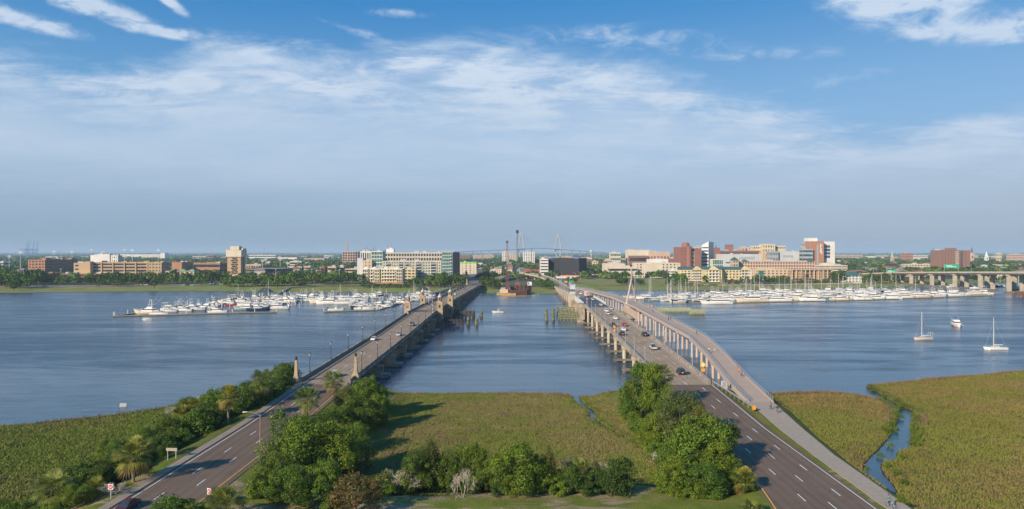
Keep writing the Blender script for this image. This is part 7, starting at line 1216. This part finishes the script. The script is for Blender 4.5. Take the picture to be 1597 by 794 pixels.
t = thing('water_tower', 'small pale water tower on the horizon right of the cable-stayed bridge', 'water tower', (XA(922, 4200), 4200, 1.5)); mb = MB(); H = ZA(390.5, 4200); mb.lathe(0, 0, 0, [(3, 0), (2.5, H - 14), (8, H - 11), (9, H - 6), (6, H - 1.5), (.3, H)], 10); mb.build('tank', WHT, t)
rv = thing('cable_stayed_bridge', 'distant cable-stayed bridge with two diamond towers on the horizon', 'bridge'); GC = pmat('far_bridge_concrete', (.20, .22, .23), .8, .05); D0 = 4450
dk_pts = [(655, 395.5), (700, 393.3), (740, 391.2), (780, 389.6), (813, 387.8), (842, 386.6), (872, 388.2), (900, 390), (930, 392.5), (950, 394.2), (985, 396.5)]
wp = [(XA(p, D0), D0 + (p - 813) * 1.2, ZA(q, D0)) for p, q in dk_pts]
mb = MB(); mb.loft([[(x, y - 14, z - 5), (x, y - 14, z), (x, y + 14, z), (x, y + 14, z - 5)][::-1] for x, y, z in wp]); mb.build('deck', GC, rv)
for k in range(26):
    px = 660 + k * 13
    if 800 < px < 884: continue
    z = float(np.interp(px, [p for p, q in dk_pts], [w_[2] for w_ in wp])); x = XA(px, D0); y = D0 + (px - 813) * 1.2
    if z > 8: mb = MB(); mb.box(x, y - 9, 0, 3.4, 4, z - 3.05); mb.box(x, y + 9, 0, 3.4, 4, z - 3.05); mb.build('pier', GC, rv)
for px, yt, yd in ((813.3, 362.5, 387.8), (871.8, 365, 388.2)):
    x = XA(px, D0); y = D0 + (px - 813) * 1.2; zt, zd = ZA(yt, D0), ZA(yd, D0); mb = MB()
    for s_ in (-1, 1): mb.tube((x + s_ * 8, y, 0), (x + s_ * 20, y, zd), 4.2, 4.0, 6); mb.tube((x + s_ * 20, y, zd), (x + s_ * 3.2, y, zt), 4.0, 3.2, 6)
    mb.bx(x - 18, x + 18, y - 3, y + 3, zd - 8.5, zd - 3.2); mb.build('tower', pmat('far_tower_concrete', (.42, .42, .40), .8, .05), rv); cb = MB()
    for s_ in (-1, 1):
        for j in range(1, 10): q = x + s_ * j * 13.0; zq = float(np.interp(q, [w_[0] for w_ in wp], [w_[2] for w_ in wp])); cb.tube((x, y, zt - 2 - (10 - j) * 3.2), (q, y + s_ * j * 3, zq), .28, n=3)
    cb.build('stay_cables', GC, rv)
# ---- streets, ramps and the construction site
def road(name, pts, w_, m, kind='structure', th=.3, parent=None):
    mb = MB(); rings = []
    for i, (x, y, z) in enumerate(pts):
        a_ = pts[max(0, i - 1)]; b_ = pts[min(len(pts) - 1, i + 1)]; d = Vector((b_[0] - a_[0], b_[1] - a_[1], 0)).normalized(); n_ = Vector((-d.y, d.x, 0)) * (w_ if not hasattr(w_, '__len__') else w_[i]) / 2; rings.append([(x + n_.x, y + n_.y, z - th), (x - n_.x, y - n_.y, z - th), (x - n_.x, y - n_.y, z), (x + n_.x, y + n_.y, z)])
    mb.loft(rings); return mb.build(name, m, parent, kind=kind)
SMOOTH3 = lambda pts: [tuple(v) for v in smooth3(pts)]
def smooth3(pts, it=2):
    for _ in range(it):
        q = [pts[0]]
        for p, r in zip(pts[:-1], pts[1:]): q += [tuple(.75 * a_ + .25 * b_ for a_, b_ in zip(p, r)), tuple(.25 * a_ + .75 * b_ for a_, b_ in zip(p, r))]
        pts = q + [pts[-1]]
    return pts
ASF = asphalt('far_asphalt', (.15, .13, .12), (.20, .175, .155))
road('city_street', [(XL(735) + 7.6, 735, 5.3), (XL(790) + 8, 790, 3.7), (XL(850) + 7, 850, 2.6), (-55, 1000, 2.1), (-66, 1250, 2.1), (-78, 1700, 2.1)], [14, 17, 22, 22, 18, 16], ASF)
road('city_street', smooth3([(XR(748) + 6.4, 748, 3.9), (XR(800) + 8, 800, 2.8), (60, 860, 2.1), (70, 1000, 2.0), (128, 1500, 2.0)]), 16, ASF)
road('shore_road', smooth3([fs(-60, 446.8, 2) + (1.9,), fs(100, 446, 2) + (1.9,), fs(250, 444, 2) + (1.9,), fs(345, 443.5, 2) + (1.9,), fs(470, 441, 2) + (1.9,)]), 9, pmat('pale_road', (.30, .27, .23), .9, .1))
road('shore_road', smooth3([P(965, 436, 2), P(1010, 434, 2), P(1060, 435.5, 2), P(1130, 441, 2), P(1180, 442, 2)]), 9, pmat('pale_road', (.30, .27, .23), .9, .1))
def ramp(label, pp, w_, pier_every=26):
    t = thing('overpass_ramp', label, 'bridge'); pts = smooth3([P(*p) for p in pp]); road('deck', pts, w_, CONC_ROAD, None, 1.2, t)
    for s_ in (-1, 1):
        mb = MB(); rings = []
        for i, (x, y, z) in enumerate(pts):
            a_ = pts[max(0, i - 1)]; b_ = pts[min(len(pts) - 1, i + 1)]; d = Vector((b_[0] - a_[0], b_[1] - a_[1], 0)).normalized(); n_ = Vector((-d.y, d.x, 0)) * s_; p1 = Vector((x, y, z)) + n_ * w_ / 2; p2 = p1 + n_ * .35; rings.append([(p1.x, p1.y, z - 1.5), (p2.x, p2.y, z - 1.5), (p2.x, p2.y, z + .9), (p1.x, p1.y, z + .9)])
        mb.loft(rings); mb.build('parapet', CONC_L, t)
    acc = 0
    for p, q in zip(pts[:-1], pts[1:]):
        acc += math.dist(p[:2], q[:2])
        if acc > pier_every and q[2] > 4.5: acc = 0; mb = MB(); mb.box(q[0], q[1], 0, 2, 2, q[2] - 1.3); mb.build('pier', CONC_L, t)
    return t
ramp('straight grey overpass ramp rising to the right between the two bridges', [(762, 441.5, 3.2), (772, 436.5, 5.2), (787, 429.5, 8.0), (800, 426.3, 9.0), (822, 424.2, 9.0)], 11); ramp('curved pale overpass ramp sweeping down to the right bridge', [(800, 424.5, 9.5), (815, 426.0, 9.5), (832, 427.8, 9.2), (848, 431.5, 8.0), (860, 436.5, 6.2), (871, 443.0, 4.6), (876, 447, 4.1)], 11)
t = thing('work_barge', 'tan work barge with a yellow edge at the foot of the red lattice crane', 'barge', (XA(790, 668), 668, 0)); addbox(t, 'barge_hull', -9.5, 9, -8, 14, -.5, 1.7, CONC); addbox(t, 'yellow_edge', -9.8, 9.3, -8.4, -8.01, .2, .65, YEL_P); addbox(t, 'deck_load', -6.5, 1.5, -5, 3, 1.7, 5.2, BEI); addbox(t, 'timber_mats', 2, 8, -5, 6, 1.7, 2.9, TIMBER_D); addbox(t, 'deck_load', -5.5, -1, -4, 2, 5.2, 6.8, CONC_L)
t = thing('cofferdam', 'rusty steel cofferdam of sheet piles beside the crane barge', 'cofferdam', (XA(808.5, 664), 664, 0)); r9 = random.Random(3); RUST2 = pmat('dark_rust', (.095, .05, .035), .85, .4, .5)
for k in range(20): addbox(t, 'sheet_pile', -7.6 + k * .8, -7.6 + k * .8 + .68, -2.2 - (k % 2) * .3, -1.9, -1, 4.6 + r9.uniform(0, .6), RUST2)
for k in range(14): addbox(t, 'sheet_pile', 8.3, 8.6 + (k % 2) * .3, -2 + k * 1.6, -.8 + k * 1.6, -1, 4.8 + r9.uniform(0, .8), RUST2)
addbox(t, 'inner_pit', -7.6, 8.2, -1.8, 30, -.5, 3.4, DBR); addbox(t, 'rear_wall', -8, 14, 30, 31, 0, 7.5, RUST2); addbox(t, 'side_wall', -8.4, -7.7, -1.8, 30, -1, 7.5, DBR)
for k in range(5): addbox(t, 'rusty_beam', -6 + k * 4.2, -5.6 + k * 4.2, 29, 29.4, 2, 9.0 + (k % 2) * 1.4, RUST)
x = XA(791, 735); 
for i, (px, py, w_, h_, m_, lb_) in enumerate(((779, 444, 7, 3.2, YEL_P, 'yellow construction excavator parked on the bank left of the cranes'), (826, 446, 5, 5, WHT, 'white site container right of the rusty cofferdam'), (773, 441.5, 3, 3, YEL_P, 'small yellow machine behind the left bank trees'))):
    xx, yy, _ = P(px, py, 2); t = thing('site_machine' if m_ is YEL_P else 'site_container', lb_, 'machine' if m_ is YEL_P else 'container', (xx, yy, 1.8)); addbox(t, 'body', -w_ / 2, w_ / 2, -2, 2, .8, h_, m_); addbox(t, 'base', -w_ / 2 + .3, w_ / 2 - .3, -1.7, 1.7, 0, .8, STEEL_D); addbox(t, 'cab_window', -w_ / 2 + .6, -w_ / 2 + 1.8, -2.05, -1.9, h_ * .5, h_ * .85, GLASS)
t = thing('floating_boom', 'yellow floating containment boom curving around the construction site', 'floating boom', (0, 0, 0)); mb = MB(); pl_ = [P(*p, 0) for p in ((782, 461.3), (800, 461.8), (820, 461.6), (838, 460.8), (841, 459.5), (836, 457.3), (833.5, 453), (832, 449.5))]
for p, q in zip(pl_[:-1], pl_[1:]): mb.tube(p, q, .22, n=6)
mb.build('float_line', YEL_P, t)
for i in range(15):                             # signals and street poles where the roads land
    px = (715, 722, 738, 751, 757, 764, 860, 868, 876, 897, 905, 912, 888, 899, 921)[i]; py = (436, 431, 428, 430, 437, 429, 437, 440, 436, 437, 436, 434, 443, 431, 433)[i]; x, y, _ = P(px, py, 2); t = thing('street_pole', f'{"left" if px < 800 else "right"} group street light pole with curved arm near the city end of the bridges', 'street light', (x, y, 1.9), 0, 'street light poles at the ' + ('left' if px < 800 else 'right') + ' landing'); mb = MB(); mb.lathe(0, 0, 0, [(.25, 0), (.16, 10.5)], 6); mb.build('pole', GALV, t); mb = MB(); mb.tube((0, 0, 10.3), (-2.4, 0, 11.3), .12, n=5); mb.box(-3, 0, 11.2, 1.3, .4, .25); mb.build('arm', GALV, t)
t = thing('seawall', 'long pale seawall with fence along the far right shore behind the marina', 'wall', (0, 0, 0)); mb = MB(); pr_ = [P(px, py, 2) for px, py in ((1120, 445.2), (1180, 444.5), (1240, 443.5), (1300, 442.8), (1345, 442.3))]
for p, q in zip(pr_[:-1], pr_[1:]): mb.tube((p[0], p[1], 2.2), (q[0], q[1], 2.2), .6, n=4)
mb.build('wall', CONC_L, t)
# ================================================ TREES OF THE FAR SHORE
FL = [pmat(n_, c_, .8, .3, .02, isl=.3, spec=.1, fine=False) for n_, c_ in (('far_leaf_green', (.075, .135, .020)), ('far_leaf_dark', (.042, .082, .016)), ('far_leaf_bright', (.11, .185, .025)), ('far_leaf_olive', (.085, .095, .03)))]
def fmesh(seed, m2, n=420, leaf=.13, **kw): return crown_mesh('crown', seed, n, (1, 1, .72), leaf, m2, .95, .4, nclump=16, clump=.36, **kw)
FT = [fmesh(201, [FL[0], FL[1]]), fmesh(202, [FL[1], FL[0]]), fmesh(203, [FL[2], FL[0]]), fmesh(204, [FL[3], FL[1]]), fmesh(205, [FL[0], FL[2]]), fmesh(206, [FL[1], FL[3]])]
FTK = tk(9, .9, .07); rt = random.Random(77); NT = [0]
def ftree(x, y, z, r, h, label, group, v=None):
    t = obj('tree', None, loc=(x, y, z), rz=rt.uniform(0, 6.28)); t.scale = (r, r, h / 1.6); tag(t, label, 'tree', group); obj('crown', FT[rt.randrange(6) if v is None else v], t); obj('trunk', FTK, t); NT[0] += 1; return t
def frow(px0, px1, py, dpy, n, h, wd, label, group, v=None, z=1.6):
    for i in range(n): px = px0 + (px1 - px0) * (i + rt.random()) / n; q = py + rt.uniform(-dpy, dpy); x, y, _ = P(px, q, z); ftree(x, y, z, wd * rt.uniform(.7, 1.25), h * rt.uniform(.75, 1.2), label, group, v if v is None else rt.choice(v))
# shoreline rows, pixel ranges along the bank
frow(-10, 46, 448.5, 1.5, 12, 15, 7, 'dark broad tree in the grove at the far left shore', 'trees of the far left shore grove', (1, 1, 0)); frow(-8, 70, 443, 2.0, 14, 17, 7.5, 'tall green tree behind the far left shore grove', 'tall trees of the far left grove', (0, 2, 4)); ftree(*P(21, 452.6, 1.2)[:2], 1.2, 5.5, 9, 'small round tree standing alone on the bank at the far left', None, 5)
frow(46, 130, 443.5, 1.2, 15, 9.5, 5.5, 'green tree along the shore road in front of the left hospital', 'trees before the left hospital'); frow(130, 262, 444.5, 1.5, 26, 12, 5.8, 'green tree along the shore in front of the long tan hospital', 'trees before the long hospital', (0, 2, 4, 0, 3)); ftree(*P(187, 447.5, 1.4)[:2], 1.4, 6.5, 12, 'broad green tree standing forward on the left shore lawn', None, 0); ftree(*P(240, 449.3, 1.4)[:2], 1.4, 5, 11, 'olive tree standing forward on the left shore lawn', None, 3)
frow(255, 352, 442.5, 2.2, 20, 14, 6.5, 'green tree on the shore left of the beige hotel tower', 'trees left of the hotel tower'); frow(345, 462, 446.2, 1.3, 24, 12.5, 6.6, 'dense green tree on the shore below the beige hotel tower', 'trees below the hotel tower', (0, 0, 4, 2)); frow(440, 566, 442.5, 2.2, 24, 13, 6.5, 'green tree on the shore left of the yellow apartments', 'trees left of the yellow apartments'); ftree(*P(469, 448.0, 1.4)[:2], 1.4, 8, 10, 'round olive tree right of the far jetty', None, 3); ftree(*P(432, 449.6, 1.4)[:2], 1.4, 7.5, 12.5, 'big bright tree left of the far jetty', None, 2)
frow(566, 640, 448.4, .6, 16, 4.5, 4.2, 'low shrub tree in front of the yellow apartments', 'shrubs before the yellow apartments', (0, 1)); frow(640, 670, 446, 1.5, 7, 9, 5.5, 'round tree right of the yellow apartments', 'trees right of the yellow apartments', (1, 0)); frow(668, 725, 446.5, 2.5, 16, 13, 6.0, 'bright tree in the clump left of the old bridge landing', 'trees left of the old bridge landing', (2, 0, 2)); frow(655, 720, 439, 1.5, 9, 12, 5.5, 'tree behind the landing clump', 'trees behind the landing clump')
frow(752, 776, 449, 1.8, 9, 11, 5.0, 'green tree right of the old bridge landing', 'trees right of the old bridge landing', (0, 3, 0)); frow(749, 766, 436, 1.5, 8, 10, 4.6, 'tree between the street and the ramp', 'trees between street and ramp', (2, 0)); frow(838, 866, 449, 1.6, 9, 9, 5.0, 'dark bushy tree left of the right bridge landing', 'trees left of the right bridge landing', (1, 0)); frow(886, 898, 441.5, .8, 3, 9, 4, 'bright tree right of the right bridge landing', 'trees right of the right bridge landing', (2,))
frow(944, 975, 435, 1.2, 10, 11, 5.8, 'dense tree in front of the rounded tan building', 'trees before the rounded tan building', (0, 1)); frow(964, 1004, 443.3, 1.0, 11, 7.5, 5.2, 'bushy tree on the marsh behind the foot bridge mast', 'bushes on the right marsh', (0, 1)); frow(1008, 1046, 434, 1.0, 7, 12, 6, 'tree in front of the cream hospital', 'trees before the cream hospital', (3, 0)); frow(1040, 1070, 444, 1.6, 9, 11.5, 5.8, 'green tree left of the yellow hotel', 'trees left of the yellow hotel', (0, 2)); ftree(*P(1100, 444.6, 1.8)[:2], 1.8, 5.0, 11.5, 'round dark tree in front of the yellow hotel', None, 1)
frow(1128, 1180, 443.5, .7, 10, 7, 3.2, 'small palm like tree in front of the yellow hotel', 'small trees before the hotel', (3, 0)); frow(1172, 1232, 443.2, .8, 14, 9.5, 4.6, 'green tree in front of the tan waterfront offices', 'trees before the tan offices', (0, 1)); frow(1240, 1300, 442.6, .5, 12, 6, 2.6, 'small palm in front of the tall column bays', 'small trees before the column bays', (3, 5)); frow(1298, 1322, 440.5, 1.4, 8, 13, 4.8, 'tree right of the tan waterfront offices', 'trees right of the tan offices', (3, 0)); frow(1345, 1400, 441, 1.6, 12, 11, 4.6, 'tree under the left end of the highway bridge', 'trees under the highway bridge', (3, 0, 5)); frow(1490, 1600, 438, 1.5, 12, 7, 5, 'tree behind the highway bridge piers', 'trees behind the highway piers')
print('far trees', NT[0])
# everything farther off reads as one mass
def infoot(X, Y, pad=7):
    bad = np.zeros(X.shape, bool)
    for x0, y0, rz, tl, tr in FOOT:
        c, s_ = cos(-rz), sin(-rz); u = (X - x0) * c - (Y - y0) * s_; v = (X - x0) * s_ + (Y - y0) * c; bad |= (u > -tl - pad) & (u < pad) & (v > -pad - 4) & (v < tr + pad)
    bad |= (np.abs(X + 62 - (Y - 900) * -.02) < 15) & (Y < 1500); bad |= (np.abs(X - 66 - np.maximum(0, Y - 860) * .09) < 13) & (Y < 1400)
    bad |= (X > 505) & (X < 560) & (Y < 1090)
    return bad
def wood(name, label, N, y0, y1, rmin, rmax, hmin, hmax, nq, leaf, seed, keep=None):
    r = np.random.default_rng(seed); u = r.random(N); Y = np.sqrt(y0 * y0 + u * (y1 * y1 - y0 * y0)); X = r.uniform(-.80, .80, N) * Y; ok = ~infoot(X, Y); d = vnoise(X, Y, 160, seed); ok &= d > .12
    if keep is not None: ok &= keep(X, Y)
    X, Y, d = X[ok], Y[ok], d[ok]; n = len(X); Rr = r.uniform(rmin, rmax, n); H = r.uniform(hmin, hmax, n) * (.8 + .35 * d); k = np.repeat(np.arange(n), nq); p = r.normal(size=(n * nq, 3)); p /= np.linalg.norm(p, axis=1)[:, None]; p[:, 2] = np.abs(p[:, 2]) * 1.0 - .25; p *= r.uniform(.75, 1.08, (n * nq, 1))
    pos = np.stack([X[k] + p[:, 0] * Rr[k], Y[k] + p[:, 1] * Rr[k], 1.6 + H[k] * .50 + p[:, 2] * H[k] * .50], -1); nr = p + r.normal(size=p.shape) * .35 + np.array([0, 0, .3]); nr /= np.linalg.norm(nr, axis=1)[:, None]; V, Q = leaf_quads(pos, nr, leaf, r, .8); col = r.integers(0, 4, n); col = np.where(r.random(n) < .25, 1, col)
    o = obj(name, np_mesh(name, V, Q, FL, col[k]), kind='stuff'); o['label'] = label; o['category'] = 'wood'; return o
wood('city_trees', 'green tree canopy filling the city blocks between the nearer buildings', 2600, 960, 1500, 5, 8.5, 9, 15, 90, 1.3, 5, keep=lambda X, Y: ~((X > 20) & (X < 360) & (Y < 1010)) & (Y > 955 + np.where(X > 500, 120, 0)))
wood('city_trees', 'green tree canopy of the farther city quarters', 7500, 1450, 2900, 7, 12, 10, 18, 36, 2.4, 6); wood('distant_woods', 'blue green distant woods reaching to the horizon', 10000, 2800, 9000, 12, 28, 10, 18, 14, 6, 7); wood('distant_woods', 'thin dark line of woods on the horizon', 3500, 9000, 26000, 40, 90, 14, 24, 8, 22, 8)
# small houses and roofs among the trees
WALLS = [CREAM, WHT, BEI, PNK, BR2, TAN, GRY]; RFS = [pmat('roof_grey_shingle', (.20, .19, .18), .9, .1), pmat('roof_brown', (.19, .12, .09), .9, .1), pmat('roof_silver', (.48, .48, .46), .6, .1), pmat('roof_red', (.30, .10, .07), .9, .1)]
hv = []
for k in range(6):
    w_, d_, h_, rh = ((9, 12, 6, 3), (14, 9, 4, 3), (10, 10, 8.5, 2.6), (22, 12, 6, 2.4), (8, 14, 7, 4), (30, 16, 7, .6))[k]; a_ = MB(); a_.bx(-w_ / 2, w_ / 2, -d_ / 2, d_ / 2, 0, h_); b_ = MB(); b_.loft([[(-w_ / 2 - .5, -d_ / 2 - .5, h_), (w_ / 2 + .5, -d_ / 2 - .5, h_), (w_ / 2 + .5, d_ / 2 + .5, h_), (-w_ / 2 - .5, d_ / 2 + .5, h_)], [(-w_ / 2 * .6, -.4, h_ + rh), (w_ / 2 * .6, -.4, h_ + rh), (w_ / 2 * .6, .4, h_ + rh), (-w_ / 2 * .6, .4, h_ + rh)]]) if rh > 1 else b_.bx(-w_ / 2 - .2, w_ / 2 + .2, -d_ / 2 - .2, d_ / 2 + .2, h_ + .01, h_ + .7)
    c_ = MB(); nf = max(1, int(h_ // 3))
    for fl in range(nf):
        for j in range(int(w_ // 3)): x = -w_ / 2 + 1.5 + j * 3; c_.bx(x - .55, x + .55, -d_ / 2 - .06, -d_ / 2 + .05, .9 + fl * 3, 2.4 + fl * 3)
    hv.append((a_.mesh('wall', CREAM), b_.mesh('roof', RFS[0]), c_.mesh('windows', GLASS)))
rh_ = random.Random(31); nh = 0
zones = [('in the left city quarter', -.74, -.22, 980, 2300, 75), ('beyond the old bridge landing', -.08, .10, 1080, 2200, 32), ('between the ramps and the hospital district', .10, .22, 1200, 2400, 16), ('in the right city quarter', .45, .76, 1080, 2400, 75)]
for wh, a0, a1, d0, d1, n in zones:
    c = 0
    while c < n:
        Y = d0 + (d1 - d0) * rh_.random() ** 1.2; X = rh_.uniform(a0, a1) * Y
        if infoot(np.array([X]), np.array([Y]), 14)[0]: c += 1; continue
        k = rh_.randrange(6); wm = WALLS[rh_.randrange(7)]; rm = RFS[rh_.randrange(4)]; t = obj('house', None, loc=(X, Y, 1.5), rz=rh_.gauss(0, .3)); s_ = rh_.uniform(1.0, 1.5); t.scale = (s_,) * 3; tag(t, f'small house roof showing among the trees {wh}', 'house', f'houses {wh}')
        for nm, me, mm_ in (('wall', hv[k][0], wm), ('roof', hv[k][1], rm)): o = obj(nm, me, t); o.material_slots[0].link = 'OBJECT'; o.material_slots[0].material = mm_
        o = obj('windows', hv[k][2], t); o['kind'] = 'stuff'; c += 1
for i in range(40):                              # far flat roofs near the horizon
    D = rh_.uniform(2600, 5200); px = rh_.choice((rh_.uniform(5, 700), rh_.uniform(900, 1250), rh_.uniform(1310, 1597))); w_ = rh_.uniform(30, 110); x = XA(px, D); h_ = rh_.uniform(10, 18); t = thing('distant_building', 'pale low building roof near the horizon', 'building', (x, D, 1.5), 0, 'pale roofs near the horizon'); addbox(t, 'wall', -w_ / 2, w_ / 2, 0, 40, 0, h_, rh_.choice((WHT, CREAM, WHT, PNK, GRY))); addbox(t, 'roof', -w_ / 2 - .5, w_ / 2 + .5, -.5, 40.5, h_ + .01, h_ + .8, rh_.choice(RFS))
# power and light poles along the far shore
for i in range(16): px = (50, 95, 150, 300, 430, 476, 486, 500, 529, 1072, 1350, 1362, 1395, 1437, 1515, 1560)[i]; D = rh_.uniform(900, 1150); t = thing('utility_pole', 'thin utility pole standing among the trees of the far shore', 'pole', (XA(px, D), D, 1.5), 0, 'utility poles of the far shore'); mb = MB(); mb.lathe(0, 0, 0, [(.3, 0), (.2, 16)], 6); mb.build('pole', GALV, t); mb = MB(); mb.bx(-1.6, 1.6, -.15, .15, 15, 15.3); mb.build('crossarm', GALV, t)
for k, (px, py) in enumerate(((484, 441), (490, 443), (503, 438), (666, 448), (695, 446), (702, 428), (724, 424), (727, 436), (757, 433), (769, 421), (921, 432), (928, 430), (940, 436), (1130, 444), (1166, 443), (1180, 443), (1222, 442), (1258, 442), (1316, 438), (1386, 443), (1360, 441), (708, 421), (735, 419), (842, 441))):
    x, y, _ = P(px, py, 2); s_ = rt.uniform(1.6, 2.2); t = obj('palm_tree', None, loc=(x, y, 1.7)); tag(t, 'small distant palm standing on the far shore', 'palm', 'distant palms of the far shore'); h_ = rt.uniform(6, 10); c = obj('fronds', PALMS[k % 3], t, loc=(0, 0, h_), rz=k); c.scale = (s_,) * 3; mb = MB(); mb.lathe(0, 0, 0, [(.3, 0), (.22, h_)], 6); mb.build('trunk', PTRUNK, t)
# ================================================ HAZE
hm_ = bpy.data.materials.new('haze_air'); hm_.use_nodes = True; nt = hm_.node_tree; nt.nodes.clear(); S.nt = nt
pv = node('ShaderNodeVolumePrincipled'); pv.inputs['Color'].default_value = (.62, .82, 1.0, 1); pv.inputs['Density'].default_value = HAZE = 8.5e-5; pv.inputs['Anisotropy'].default_value = 0.0
oo = node('ShaderNodeOutputMaterial'); nt.links.new(pv.outputs[0], oo.inputs['Volume'])
mb = MB(); mb.bx(-45000, 45000, -400, 45000, -5, 190); hz_ = mb.build('haze', hm_, kind='stuff'); hz_['label'] = 'thin pale haze over the river and the city'
